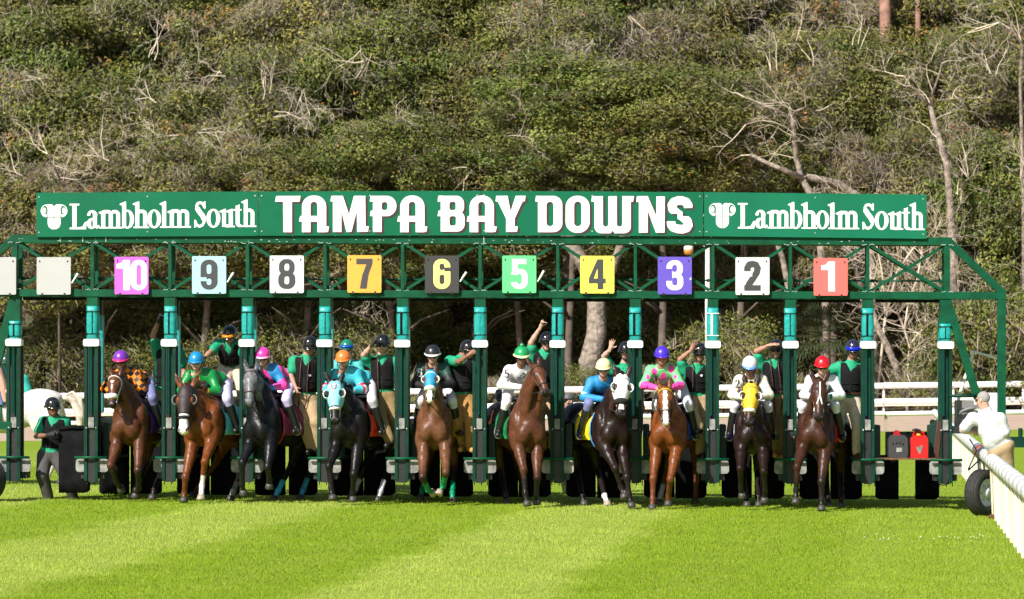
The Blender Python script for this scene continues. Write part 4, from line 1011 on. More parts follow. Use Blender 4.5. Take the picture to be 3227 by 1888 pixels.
# palm and shrubs at the edge of the wood
mat('palm_green', srgb(52, 62, 34), .5, var=.3, scale=4)
def palm(px, py, Y, n, L, label, seed):
    rnd = random.Random(seed); c = P(px, py, Y); t = thing('cabbage_palm', (c[0], Y, gz(c[0], Y)), label, 'palm')
    MB().tube([(c[0], Y, gz(c[0], Y) - .1), (c[0] + .1, Y, c[2] - .4), (c[0], Y, c[2])], [.28, .22, .2], 10).build('trunk', 'bark_dark', t, True)
    for k in range(n):
        a = rnd.uniform(0, 6.28); el = rnd.uniform(-.5, 1.2); d = np.array([math.cos(a) * math.cos(el), math.sin(a) * math.cos(el) - .2, math.sin(el)])
        m = MB(); l1 = L * rnd.uniform(.5, .8); hub = c + d * l1 + [0, 0, -.1 * l1]; m.tube([c, hub], [.025, .015], 4)
        u = np.cross(d, (0, 0, 1)); u /= np.linalg.norm(u) + 1e-6; v = np.cross(u, d)
        for j in range(15):
            q = -1.25 + 2.5 * j / 14; e = d * math.cos(q) + u * math.sin(q); LL = L * .75 * (1 - .25 * abs(q)); tip = hub + e * LL + np.array([0, 0, -.35 * LL * rnd.uniform(.5, 1)]); mid = hub + e * LL * .55; w_ = v * .0 + np.cross(e, v) * .035
            m.add([hub, mid + w_, tip, mid - w_], [(0, 1, 2, 3)])
        m.build('frond', 'palm_green', t)
palm(2590, 1060, 101.5, 34, 2.0, 'dark fan palm behind the gate between plates 1 and 2', 4)
palm(905, 1225, 99.6, 14, 1.3, 'low spiky palmetto beside the white fence below plate 8', 6)
SH = [(160, 104.5, 0, 1.4, 'leafy shrub behind the white fence at the far left'), (420, 105, 0, 1.3, 'shrub behind the fence below the number 10 plate'), (700, 105, 0, 1.4, 'dense shrub behind the fence below the number 9 plate'), (860, 106, 0, 1.6, 'tall leafy bush below the number 8 plate'),
      (1130, 106, 0, 1.6, 'leafy bush below the orange number 7 plate'), (1340, 100.3, 1, 1.0, 'low shrub behind the fence below the black number 6 plate'), (1560, 100.6, 1, .9, 'low shrub left of the massive oak trunk'), (1790, 100.2, 0, .8, 'small bright green bush against the massive oak trunk'),
      (2060, 101, 1, 1.1, 'shaded shrub below the violet number 3 plate'), (2290, 100.6, 0, 1.5, 'sunlit leafy bush below the white number 2 plate'), (2420, 100.2, 1, 1.1, 'low shrub behind the fence right of the white number 2 plate'), (2900, 100.8, 1, 1.0, 'thin shrub behind the fence at the gas cans'), (3130, 100.6, 0, 1.9, 'leafy bush behind the fence right of the gate end leg'), (3010, 102, 0, 1.5, 'bush behind the slanting end leg of the gate')]
for px, Y, v, s, lab in SH:
    x = P(px, 0, Y)[0]; t = thing('shrub', (x, Y, gz(x, Y)), lab, 'shrub', 'shrubs along the edge of the wood')
    c = bpy.data.objects.new('foliage', SHRUB[v]); COL.objects.link(c); c.parent = t; c.scale = (s, s, s); c.location = (0, 0, -.3); c.rotation_euler = (0, 0, tr.uniform(-.6, .6))
    m = MB()
    for k in range(4): m.tube([(x + tr.uniform(-.2, .2), Y, gz(x, Y) - .1), (x + tr.uniform(-1, 1) * s, Y + tr.uniform(-.4, .4), gz(x, Y) + 1.6 * s)], [.05, .015], 5)
    m.build('stem', 'bark_dark', t)
# lamp pole beyond the track
mat('pole_white', (.62, .58, .54), .7, var=.15); mat('lamp_amber', srgb(185, 130, 66), .4)
q = P(2230, 780, 99.4); t = thing('lamp_pole', (q[0], 99.4, gz(q[0], 99.4)), 'weathered white pole with amber lantern beside the violet number 3 plate', 'lamp pole')
MB().tube([(q[0], 99.4, gz(q[0], 99.4)), q], [.15, .12], 12).build('pole', 'pole_white', t, True)
l = P(2170, 790, 99.2); MB().tube([q + [0, 0, -.1], (q[0] - .4, 99.3, q[2] + .25), (l[0], 99.2, l[2] + .35)], .04, 8).build('bracket', 'pole_white', t, True)
MB().lathe(l, (0, 0, 1), [(.001, -.22), (.2, -.22), (.26, .0), (.24, .05)], 16).build('lantern', 'lamp_amber', t, True)
MB().lathe(l, (0, 0, 1), [(.24, .05), (.25, .2), (.1, .3), (.001, .3)], 16).build('lantern_cap', 'pole_white', t, True)
# ------------------------------------------------------------------ horses
def coat_material(name, rough=.36):
    return mat(name, (0, 0, 0), rough, attr=True, var=.30, scale=14, spec=.24, bump=.006, bscale=24)
coat_material('coat')
mat('hoof', (.05, .045, .04), .5, var=.3); mat('hoof_pale', (.35, .29, .22), .5, var=.3)
mat('eye_dark', (.01, .008, .006), .08); mat('nostril', (.012, .008, .008), .7)
mat('strap_brown', srgb(70, 35, 24), .5); mat('strap_black', (.012, .012, .013), .5); mat('strap_white', (.75, .74, .72), .6)
mat('fleece_white', (.78, .76, .72), .95, bump=.01, bscale=50)
mat('fleece_black', (.012, .012, .012), .95, bump=.01, bscale=50)
HORSES = {}
def nrm(v): v = np.array(v, float); return v / (np.linalg.norm(v) + 1e-12)
def horse(name, label, spec, cat='horse', group=None):
    """spec: o (point on the ground under the breast), fwd, poll, muzzle, face (where the forehead points), legs, coat ..."""
    o = np.array(spec['o'], float); f = nrm(spec.get('fwd', (0, -1, 0))); up = np.array((0, 0, 1.0))
    lat = np.cross(f, up)                                   # facing the camera: image left
    lat = nrm(lat); S = spec.get('size', 1.0)
    B = lambda l, b, h: o + lat * l * S - f * b * S + up * h * S        # l: to image left, b: backwards, h: up
    Rb = np.stack([lat, -f, up], 1)
    lift = spec.get('lift', 0.0); lu = up * lift
    t = thing(name, o, label, cat, group)
    sd = SDF()
    # trunk
    sd.ell(B(0, .30, 1.20) + lu, np.array((.245, .36, .36)) * S, Rb, .06)
    sd.ell(B(0, .85, 1.20) + lu * .6, np.array((.285, .52, .345)) * S, Rb, .08)
    sd.ell(B(0, 1.45, 1.27), np.array((.275, .40, .32)) * S, Rb, .08)
    sd.ell(B(0, .55, 1.50) + lu, np.array((.10, .34, .13)) * S, Rb, .08)
    sd.ell(B(0, 1.5, 1.46), np.array((.20, .34, .12)) * S, Rb, .08)
    for s in (-1, 1):
        sd.ell(B(.115 * s, .02, 1.12) + lu, np.array((.118, .13, .165)) * S, Rb, .014)       # breast muscles
        sd.ell(B(.19 * s, .20, 1.24) + lu, np.array((.09, .16, .26)) * S, Rb, .025)        # shoulders
        sd.ell(B(.175 * s, 1.58, 1.12), np.array((.125, .27, .34)) * S, Rb, .05)            # thighs
    # neck
    poll = np.array(spec['poll'], float); muz = np.array(spec['muzzle'], float)
    face = nrm(spec.get('face', (0, -1, 0))); u = nrm(muz - poll); hl = np.linalg.norm(muz - poll); k = 1.13 * hl / .56
    n = nrm(face - u * face.dot(u)); hx = np.cross(n, u); hx = -hx if hx.dot(lat) < 0 else hx; hx = nrm(hx)
    H = lambda l, fn, d: poll + (hx * l + n * fn + u * d) * k
    Rh = np.stack([hx, n, u], 1)
    nb = B(0, .30, 1.42) + lu; nc = H(0, -.10, .03); nm = (nb + nc) / 2 + f * (-.02) + up * .03
    fl_ = (nrm(lat), 1.25)
    sd.cone(nb, nm, .235 * S, .165 * S, .09, fl_); sd.cone(nm, nc, .165 * S, .115 * S, .06, fl_)
    sd.cone(B(0, .06, 1.22) + lu, nm - up * .02 + f * .05, .16 * S, .10 * S, .08)
    for s in (-1, 1):
        sd.cone(H(.075 * s, -.10, .17), B(.10 * s, .04, 1.30) + lu, .045 * S, .065 * S, .02)      # long neck muscles
        sd.ell(B(.235 * s, .10, 1.02) + lu, np.array((.055, .10, .13)) * S, Rb, .03)              # point of the forearm
    body_n = len(sd.p)
    # head
    sd.ell(H(0, -.02, .05), np.array((.088, .095, .10)) * k, Rh, .04)
    sd.ell(H(0, .005, .15), np.array((.100, .075, .13)) * k, Rh, .04)
    for s in (-1, 1):
        sd.ell(H(.052 * s, -.085, .17), np.array((.042, .085, .12)) * k, Rh, .035)
        sd.ell(H(.088 * s, .022, .155), np.array((.024, .03, .036)) * k, Rh, .02)
    sd.cone(H(0, .01, .18), H(0, .005, .47), .074 * k, .050 * k, .04)
    sd.cone(H(0, -.07, .22), H(0, -.045, .47), .055 * k, .036 * k, .04)
    sd.ell(H(0, .0, .505), np.array((.060, .056, .062)) * k, Rh, .03)
    sd.ell(H(0, -.045, .51), np.array((.038, .036, .045)) * k, Rh, .02)
    for s in (-1, 1): sd.ell(H(.034 * s, .034, .515), np.array((.026, .022, .034)) * k, Rh, .015)
    head_n = len(sd.p)
    # legs
    hoofs = []
    legs = spec['legs']
    lowz = []
    for i, (kn, fe, ho) in enumerate(legs['fore']):
        s = 1 if i == 0 else -1
        kn, fe, ho = (np.array(v, float) for v in (kn, fe, ho))
        a = B(.165 * s, .2, 1.08) + lu; e = a * .45 + kn * .55
        sd.cone(a, e, .125 * S, .082 * S, .05); sd.cone(e, kn, .082 * S, .056 * S, .04)
        sd.ell(kn, np.array((.062, .064, .075)) * S, None, .016); sd.ell(a * .62 + kn * .38 + f * .03, np.array((.068, .07, .13)) * S, None, .03)
        sd.cone(kn, fe, .050 * S, .040 * S, .018); sd.ell(fe, np.array((.052, .055, .055)) * S, None, .014)
        sd.cone(fe, ho + (fe - ho) * .25, .038 * S, .042 * S, .015); hoofs.append((fe, ho)); lowz.append(kn[2])
    for i, (hk, fe, ho) in enumerate(legs['hind']):
        s = 1 if i == 0 else -1
        hk, fe, ho = (np.array(v, float) for v in (hk, fe, ho))
        a = B(.17 * s, 1.6, 1.10); st = a * .55 + hk * .45 + f * .10
        sd.cone(a, st, .16 * S, .095 * S, .06); sd.cone(st, hk, .095 * S, .056 * S, .04)
        sd.ell(hk, np.array((.05, .066, .07)) * S, None, .02)
        sd.cone(hk, fe, .052 * S, .042 * S, .018); sd.ell(fe, np.array((.052, .055, .055)) * S, None, .014)
        sd.cone(fe, ho + (fe - ho) * .25, .038 * S, .042 * S, .015); hoofs.append((fe, ho)); lowz.append(hk[2])
    c0, cl, cm, cf = (np.array(spec['coat'][q]) for q in ('body', 'leg', 'muzzle', 'face'))
    blaze = spec.get('blaze'); socks = spec.get('socks', {}); g0 = o[2]
    def colour(V):
        col = np.tile(c0, (len(V), 1)).astype(float)
        hd = (V - poll) / k; hu = hd @ u; hl_ = hd @ hx; hn = hd @ n
        inhead = np.clip((.075 - np.abs(hl_)) * 0 + 1, 0, 1) * ((hu > -.08) & (hu < .64) & (np.abs(hl_) < .16) & (hn > -.2) & (hn < .2))
        col[inhead > 0] = cf
        mz = np.clip((hu - .42) / .08, 0, 1) * inhead; col = col * (1 - mz[:, None]) + cm * mz[:, None]
        hz = (V[:, 2] - g0); ll = np.clip((.62 - hz) / .2, 0, 1)[:, None] * (inhead < .5)[:, None]; col = col * (1 - ll) + cl * ll
        if spec.get('dapple'):
            nz = .5 + .5 * np.sin(V[:, 0] * 60) * np.sin(V[:, 2] * 55 + V[:, 0] * 20) ; col = col * (.8 + .5 * nz[:, None] * (inhead + .25)[:, None])
        for (a0, a1, w0, w1, b) in (blaze or []):
            tt = np.clip((hu - a0) / (a1 - a0), 0, 1); ww = w0 + (w1 - w0) * tt
            mk = (inhead > 0) & (hu > a0) & (hu < a1) & (np.abs(hl_ - b) < ww + .006 * np.sin(hu * 60)) & (hn > -.02)
            col[mk] = (.78, .74, .70)
        for li, (h0, h1, cc) in socks.items():
            fe, ho = hoofs[li]; dd = np.linalg.norm((V - (fe + (fe - ho) * 0)) * np.array([1, 1, .0]), axis=1)
            ax_ = nrm((legs['fore'] + legs['hind'])[li][0] - fe); L = (V - ho) @ ax_; rad = np.linalg.norm((V - ho) - L[:, None] * ax_, axis=1)
            mk = (L > h0) & (L < h1) & (rad < .13); col[mk] = cc
        return col
    res = spec.get('res', .025)
    V, Q = sd.mesh(res); hd2 = head_only(dict(sd=sd, hn=(body_n, head_n))).infl(.002).mesh(.014); Q = np.concatenate([Q, hd2[1] + len(V)]); V = np.concatenate([V, hd2[0]])
    body = mesh_obj('body', V, Q, 'coat', t, True, cols=colour(V))
    # hooves
    for i, (fe, ho) in enumerate(hoofs):
        ax_ = nrm(ho - fe); ax_ = nrm(ax_ + np.array([0, 0, -1.0]) * (1.2 if ho[2] - g0 < .12 else .2)); m = MB(); top = ho - ax_ * .045 * S
        m.lathe(top, ax_, [(.001, -.005), (.05 * S, 0), (.069 * S, .075 * S), (.062 * S, .083 * S), (.001, .083 * S)], 14)
        m.build('hoof', spec.get('hoofs', {}).get(i, 'hoof'), t, True)
    # eyes, nostrils, ears, mane, tail
    for s in (-1, 1):
        MB().ell(H(.098 * s, .036, .155), np.array((.02, .02, .024)) * k, Rh, 10, 8).build('eye', 'eye_dark', t, True)
        MB().ell(H(.04 * s, .05, .522), np.array((.013, .01, .02)) * k, Rh, 8, 6).build('nostril', 'nostril', t, True)
        eb = H(.062 * s, -.03, -.03); et = eb + (-u * .17 + hx * s * spec.get('ear', .045) + n * .03) * k; es = SDF()
        mid = eb * .5 + et * .5; es.chain([eb, mid, et], [.036 * k, .034 * k, .006 * k], .02, (n, 1.5))
        V, Q = es.mesh(.011); mesh_obj('ear', V, Q, 'coat', t, True, cols=np.tile(cf * .8, (len(V), 1)))
        MB().ell(mid + n * .022 * k, np.array((.014, .006, .05)) * k, np.stack([hx, n, nrm(et - eb)], 1), 8, 6).build('ear_hollow', 'nostril', t, True)
    mc = np.array(spec.get('mane', c0 * .35))
    ms = SDF(); q0 = H(0, -.09, -.05); q1 = nb + up * .13 * S - f * .28
    for i in range(7):
        a = i / 6; c_ = q0 * (1 - a) + q1 * a + up * .07 * math.sin(a * 3.14); ms.ell(c_ - hx * .02 * (i % 2), (.05, .07, .085), None, .03)
    ms.ell(H(0, .04, .0), np.array((.03, .025, .07)) * k, Rh, .03)
    V, Q = ms.mesh(.022); mesh_obj('mane', V, Q, 'coat', t, True, cols=np.tile(mc, (len(V), 1)))
    ts = SDF(); tl = spec.get('tail'); tb = B(0, 1.88, 1.38)
    tp = tl or [tb, tb - f * .16 + up * .02, tb - f * .24 - up * .3, tb - f * .2 - up * .75]
    ts.chain(tp, [.05, .07, .085, .03], .03); V, Q = ts.mesh(.024); mesh_obj('tail', V, Q, 'coat', t, True, cols=np.tile(np.array(spec.get('tailc', mc)), (len(V), 1)))
    hd = dict(t=t, H=H, Rh=Rh, k=k, B=B, Rb=Rb, sd=sd, hn=(body_n, head_n), poll=poll, u=u, n=n, hx=hx, f=f, lat=lat, S=S, o=o, lu=lu, hoofs=hoofs)
    return hd
def head_only(h):
    sd = SDF(); sd.p = h['sd'].p[h['hn'][0]:h['hn'][1]]; return sd
def ringband(h, d0, grow, th, m, name, tilt_=0.0, n=22):
    """a band round the head at distance d0 from the poll"""
    hs = head_only(h); c = h['H'](0, -.03, d0); an = 2 * math.pi * np.arange(n + 1) / n
    D = np.cos(an)[:, None] * h['hx'] + np.sin(an)[:, None] * (h['n'] + h['u'] * tilt_)
    pts = c + D * (cast(hs, np.tile(c, (n + 1, 1)), D, .3) + grow)[:, None]
    MB().tube(list(pts), th, 8, False).build(name, m, h['t'], True)
    return pts
def surf(h, l, d, out=.006, side=None):
    """point on the head surface: side +-1 for the cheek, else the front"""
    hs = head_only(h); c = h['H'](0, l, d) if side else h['H'](l, -.03, d); dr = h['hx'] * side if side else h['n']
    return c + dr * (cast(hs, c, dr, .3)[0] + out)
def bridle(h, m='strap_brown', nose=True, brow=None, nosem=None, figure8=False):
    if nose: ringband(h, .36, .006, .010, nosem or m, 'noseband')
    ringband(h, .075, .005, .009, brow or m, 'browband', -.35)
    for s in (-1, 1):
        MB().tube([surf(h, -.06, .04, .006, s), surf(h, -.05, .16, .006, s), surf(h, -.04, .28, .006, s), surf(h, -.03, .37, .006, s), surf(h, -.03, .46, .008, s)], .009, 6).build('cheek_strap', m, h['t'], True)
        a = surf(h, -.03, .46, .012, s); MB().lathe(a, h['hx'], [(.026, -.004), (.032, -.004), (.032, .004), (.026, .004), (.026, -.004)], 14).build('bit_ring', 'bare_steel', h['t'])
    if figure8:
        for s in (-1, 1):
            MB().tube([surf(h, .0, .03), surf(h, .002 * s, .12), surf(h, .004 * s, .24)], .011, 6).build('face_strap', 'strap_white', h['t'], True)
            MB().tube([surf(h, .004 * s, .24), surf(h, .03 * s, .33), surf(h, .06 * s, .38, .004), surf(h, -.01, .42, .006, s)], .012, 6).build('face_strap', 'strap_white', h['t'], True)
def reins(h, hands, m='strap_black'):
    for s, hp in zip((1, -1), hands):
        a = surf(h, -.03, .46, .016, s); hp = np.array(hp); mid = (a + hp) / 2 + np.array([0, 0, -.05]) + h['hx'] * s * .04
        MB().tube([a, a * .6 + mid * .4, mid, hp], .010, 6).build('rein', m, h['t'], True)
def hood(h, colr, cup=None, cupm=None, name='blinker_hood', lo=.33, emblem=None, earm=True):
    hs = head_only(h).infl(.009 * h['k']); H, k, poll, u, hx, n = (h[q] for q in ('H', 'k', 'poll', 'u', 'hx', 'n'))
    hm = mat(label_mat(colr), colr, .6, bump=.002, bscale=40, var=.06)
    hs.cone(H(0, -.09, .0), H(0, -.1, .16), .105 * k, .11 * k, .03)
    def clip(X):
        d = (X - poll) / k; hu = d @ u; hn = d @ n; hl = np.abs(d @ hx)
        q = np.maximum(hu - lo - .06 * (hn < 0), -(hu + .06)) * k
        eye = .047 - np.sqrt(((hl - .1) * 1.0) ** 2 + (hu - .155) ** 2 + (hn - .04) ** 2)
        back = (-.16 - hn) * k
        return np.maximum(np.maximum(q, eye * k), back)
    ho = sdf_obj(name, hs, .012, hm, h['t'], clip)
    if cup is not None:
        cm = mat(label_mat(cup), cup, .5)
        for s in (-1, 1):
            c = H(.088 * s, .03, .155); ax_ = nrm(h['n'] * .8 + h['hx'] * s * .55); d2 = nrm(h['hx'] * s - h['n'] * .2)
            m = MB(); b0 = np.cross(ax_, h['u']); 
            # open cup: half bowl behind the eye
            for i in range(7):
                a = -1.6 + 3.2 * i / 6; p = c + (nrm(h['hx']) * s * math.cos(a) * .040 + h['u'] * math.sin(a) * .052) * k
                for j in range(4):
                    b = j / 3; m.V.append(tuple(p * (1 - b * .0) + h['n'] * (-.03 + .058 * b) * k + h['hx'] * s * .012 * b * k))
            for i in range(6):
                for j in range(3): a = i * 4 + j; m.F.append((a, a + 1, a + 5, a + 4)); m.M.append(0)
            off = len(m.V); ctr = c + h['n'] * 0
            m.V += [tuple(np.array(v) + nrm(np.array(v) - ctr) * .012) for v in m.V[:off]]
            m.F += [tuple(off + q for q in reversed(fq)) for fq in list(m.F)]; m.M = [0] * len(m.F)
            rim = [3, 7, 11, 15, 19, 23, 27]
            for a, b in zip(rim[:-1], rim[1:]): m.F.append((a, off + a, off + b, b)); m.M.append(0)
            m.build('eye_cup', cm, ho, True)
    return ho
LM = {}
def label_mat(c):
    key = tuple(round(float(v), 3) for v in c)
    if key not in LM: LM[key] = 'fabric_%d' % len(LM)
    return LM[key]
def cloth(c, rough=.6, **kw):
    return mat(label_mat(c), c, rough, bump=.010, bscale=13, var=.10, **kw)
def shadow_roll(h, m='fleece_white', d=.36, r=.036):
    hs = []; 
    for i in range(9):
        a = -1.5 + 3.0 * i / 8
        l = math.sin(a) * .07; p = surf(h, l, d + .015 * math.cos(a)) if abs(l) < .06 else surf(h, -.01, d, .01, 1 if l > 0 else -1)
        hs.append(p)
    MB().tube(hs, [r * .7, r * .95, r, r * 1.05, r * 1.1, r * 1.05, r, r * .95, r * .7], 10).build('shadow_roll', m, h['t'], True)
def saddle(h, cloth_col, number=None, girth='strap_black', under=None):
    """towel hanging on both flanks, small racing saddle, girth"""
    B = h['B']; sd = h['sd']; cm = cloth(cloth_col)
    trunk_ = SDF(); trunk_.p = sd.p[:11]
    def flank(l0s, s, b, hgt, out):
        c = B(0, b, hgt) + h['lu']; dr = h['lat'] * s; return c + dr * (cast(trunk_, c, dr)[0] + out)
    parts = []
    for s in (-1, 1):
        nb_, nh = 7, 8; V = []
        CC = np.array([B(0, .36 + .52 * i / 6, min(1.60 - .56 * j / 7, 1.5)) + h['lu'] for i in range(7) for j in range(8)]); TT = cast(trunk_, CC, h['lat'] * s)
        for i in range(nb_):
            b = .36 + .52 * i / (nb_ - 1)
            for j in range(nh):
                hg = 1.60 - .56 * j / (nh - 1)
                sg = max(.0, hg - 1.5) / .1
                p = CC[i * nh + j] + h['lat'] * s * (TT[i * nh + j] + .018 + .02 * (j / nh) + .008 * math.sin(i * 2.1 + j))
                if hg > 1.5: p = p * (1 - sg * .5) + (B(0, b, 1.63) + h['lu']) * sg * .5
                V.append(p)
        F = []
        for i in range(nb_ - 1):
            for j in range(nh - 1): a = i * nh + j; F.append((a, a + 1, a + nh + 1, a + nh) if s > 0 else (a, a + nh, a + nh + 1, a + 1))
        V2 = [np.array(v) + h['lat'] * s * .008 for v in V]; n0 = len(V); F2 = [tuple(n0 + q for q in reversed(fq)) for fq in F]
        m = MB(); m.add(V + V2, F + F2); E = [i for i in range(nh)]
        for (a, b) in [(i, i + 1) for i in range(nh - 1)] + [((nb_ - 1) * nh + i, (nb_ - 1) * nh + i + 1) for i in range(nh - 1)] + [(i * nh + nh - 1, (i + 1) * nh + nh - 1) for i in range(nb_ - 1)]:
            m.F.append((a, b, n0 + b, n0 + a)); m.M.append(0)
        m.build('saddle_towel', cm, h['t'], True)
    ss = SDF(); ss.ell(B(0, .62, 1.655) + h['lu'], (.15, .26, .05), h['Rb'], .03)
    for s in (-1, 1): ss.ell(B(.2 * s, .55, 1.50) + h['lu'], (.04, .14, .16), h['Rb'], .03)
    sdf_obj('saddle', ss, .022, 'strap_black', h['t'])
    pts = [flank(0, s, .36, hg, .03) for s, hgs in ((1, (1.45, 1.3, 1.15, 1.02, .95)),) for hg in hgs] + [B(0, .36, .83) + h['lu']] + [flank(0, -1, .36, hg, .03) for hg in (.95, 1.02, 1.15, 1.3, 1.45)]
    gm = cloth(girth) if not isinstance(girth, str) else girth
    MB().tube(pts, .012, 6, False).build('girth', gm, h['t'], True)
BAY = dict(body=(.088, .031, .014), leg=(.013, .009, .008), muzzle=(.018, .012, .011), face=(.10, .036, .016))
DBAY = dict(body=(.015, .007, .0055), leg=(.014, .010, .009), muzzle=(.014, .010, .009), face=(.04, .017, .011))
BLK = dict(body=(.008, .006, .006), leg=(.011, .009, .009), muzzle=(.012, .010, .010), face=(.016, .011, .010))
CHE = dict(body=(.150, .042, .010), leg=(.12, .036, .012), muzzle=(.10, .05, .035), face=(.19, .058, .016))
GRY = dict(body=(.008, .008, .0095), leg=(.014, .0145, .017), muzzle=(.10, .10, .105), face=(.12, .122, .13))
WHT = dict(body=(.62, .58, .54), leg=(.5, .46, .42), muzzle=(.3, .26, .25), face=(.6, .56, .52))
def race_horse(ox, chest, poll, muz, fore, hind, Y0, coat, label, face=(0, -1, 0), rump=None, **kw):
    """all points in the photo crop's pixels (ox, .4611); depth Y0 is the breast"""
    Y0 = Y0 - .5
    c = C(ox, *chest); o = P(c[0], c[1], Y0); o[2] = gz(o[0], Y0)
    kw.setdefault('lift', 0.0)
    yaw = kw.pop('yaw', 0.0)                                 # >0: rump to image right
    fwd = np.array([-math.sin(yaw), -math.cos(yaw), 0])
    W = lambda q, Y: P(*C(ox, *q), Y)
    legs = dict(fore=[], hind=[])
    for (kn, fe, ho, dk, df, dh) in fore:
        K, Fp, Hp = W(kn, Y0 + dk), W(fe, Y0 + df), W(ho, Y0 + dh)
        for q, mn in ((Hp, .035), (Fp, .10), (K, .3)): q[2] = max(q[2], gz(q[0], Y0) + mn)
        legs['fore'].append((K, Fp, Hp))
    lat = nrm(np.cross(fwd, (0, 0, 1)))
    for i, ho in enumerate(hind):
        Hp = W(ho, Y0 + 1.1); g_ = G(*C(ox, *ho)); 
        Hp = np.array([P(*C(ox, *ho), max(min(g_[1], Y0 + 1.9), Y0 + .8))[0], max(min(g_[1], Y0 + 1.9), Y0 + .8), 0]); Hp[2] = gz(Hp[0], 0) + .035
        s = 1 if i == 0 else -1
        hip = o + lat * .15 * s - fwd * 1.6
        hk = np.array([hip[0] * .45 + Hp[0] * .55, (hip[1] + .22) * .5 + (Hp[1] + .2) * .5, gz(Hp[0], 0) + .56])
        fe = Hp + np.array([(hk[0] - Hp[0]) * .25, .06, .12])
        legs['hind'].append((hk, fe, Hp))
    spec = dict(o=o, fwd=fwd, poll=W(poll, Y0 - .12 + kw.pop('dp', 0)), muzzle=W(muz, Y0 - .36 + kw.pop('dm', 0)), face=face, legs=legs, coat=coat, **kw)
    h = horse('racehorse', label, spec, 'horse', 'racehorses leaving the gate')
    h['Y0'] = Y0
    return h
WHITE_ = (.78, .74, .70)
# 10
h10 = race_horse(0, (858, 900), (785, 490), (768, 680), [((757, 1100), (800, 1215), (828, 1262), -.25, .05, .2), ((942, 1135), (950, 1250), (925, 1305), -.2, .05, .12)], [(912, 1340), (1040, 1340)], .25, BAY,
    'bay racehorse with white noseband and heart star, under the purple helmet', face=(-.18, -1, .15), yaw=.2, blaze=[(.12, .17, .03, .008, .0), (.17, .26, .006, .006, 0)])
bridle(h10, 'strap_white'); shadow_roll(h10, 'fleece_white', .37, .04); saddle(h10, srgb(90, 40, 150))
# 9
h9 = race_horse(500, (272, 890), (188, 575), (172, 850), [((184, 1180), (176, 1290), (172, 1335), -.15, -.1, -.15), ((316, 1075), (296, 1235), (290, 1320), -.3, -.2, -.3)], [(235, 1315), (492, 1340)], .1, CHE,
    'chestnut racehorse in dark brown blinkers with a white nose, under the green silks', face=(-.05, -1, .1), yaw=.34, blaze=[(.22, .58, .05, .055, 0)], socks={1: (0.02, .32, WHITE_), 3: (0.02, .3, (.2, .2, .2))}, hoofs={1: 'hoof_pale'}, ear=.08)
hood(h9, (.026, .012, .013), (.2, .2, .2)); shadow_roll(h9, 'fleece_black', .36, .026); bridle(h9, 'strap_black', False); saddle(h9, srgb(110, 205, 220))
# 8
h8 = race_horse(500, (665, 890), (632, 455), (620, 665), [((572, 1080), (570, 1225), (580, 1285), -.25, -.1, -.05), ((745, 1110), (757, 1195), (757, 1240), -.2, .0, .05)], [(790, 1340), (967, 1335)], .2, GRY,
    'near black racehorse with a dappled grey face, under the pink helmet', face=(.0, -1, .15), yaw=.48, dapple=True, socks={2: (.02, .34, srgb(70, 175, 215)), 3: (.02, .34, srgb(60, 150, 190))})
bridle(h8, 'strap_brown'); saddle(h8, srgb(120, 40, 80), girth=srgb(190, 20, 50))
# 7
h7 = race_horse(980, (228, 900), (162, 545), (165, 785), [((124, 1105), (138, 1255), (148, 1320), -.25, -.25, -.3), ((293, 1160), (286, 1280), (287, 1330), -.2, -.05, -.05)], [(275, 1310), (457, 1345)], .1, BLK,
    'black racehorse in a pale blue horseshoe hood, under the orange helmet', face=(.0, -1, .1), yaw=.36, socks={2: (.02, .32, (.55, .56, .62)), 3: (.02, .34, (.6, .6, .66))}, ear=.07)
ho7 = hood(h7, srgb(135, 210, 225), (.75, .74, .72)); bridle(h7, 'strap_white', True); shadow_roll(h7, 'fleece_white', .35, .02); saddle(h7, srgb(235, 60, 20))
def on_face(h, f, box, hstep, size, d0, m, name, out=.016):
    V, F = cut(f, *box, hstep); CC = np.array([h['H'](a * size, -.03, d0 - b * size) for a, b in V]); W = CC + h['n'] * (cast(head_only(h), CC, h['n'], .3) + out)[:, None]; mesh_obj(name, W, F, m, h['t'])
on_face(h7, g_s(g_u(g_s(g_el(0, 0, 1, 1.2), g_el(0, 0, .6, .8)), g_box(-1, 0, -.55, 1.1) , g_box(.55, 0, 1, 1.1)), g_box(-.58, 0, .58, 1.4)), (-1.1, -1.3, 1.1, 1.3), .16, .036, .07, mat('horseshoe_red', srgb(150, 50, 60), .6), 'horseshoe_mark')
# 6
h6 = race_horse(980, (835, 890), (820, 465), (812, 645), [((764, 1180), (800, 1265), (832, 1285), -.3, -.05, .05), ((922, 1150), (905, 1240), (876, 1285), -.3, -.05, -.1)], [(748, 1335), (967, 1355)], .25, dict(BAY, body=(.125, .050, .023), face=(.13, .055, .028)),
    'bay racehorse in a bright blue hood with white nose and green leg wraps', face=(.0, -1, .25), yaw=.02, blaze=[(.3, .6, .035, .05, 0)], socks={0: (.05, .32, srgb(10, 130, 90)), 1: (.05, .3, srgb(10, 130, 90)), 2: (.0, .34, srgb(10, 130, 90)), 3: (.0, .36, srgb(10, 130, 90))}, hoofs={0: 'hoof_pale', 1: 'hoof_pale'}, ear=.02)
hood(h6, srgb(30, 140, 185), (.78, .76, .72)); shadow_roll(h6, 'fleece_white', .31, .036); bridle(h6, 'strap_white', False); saddle(h6, srgb(230, 190, 40))
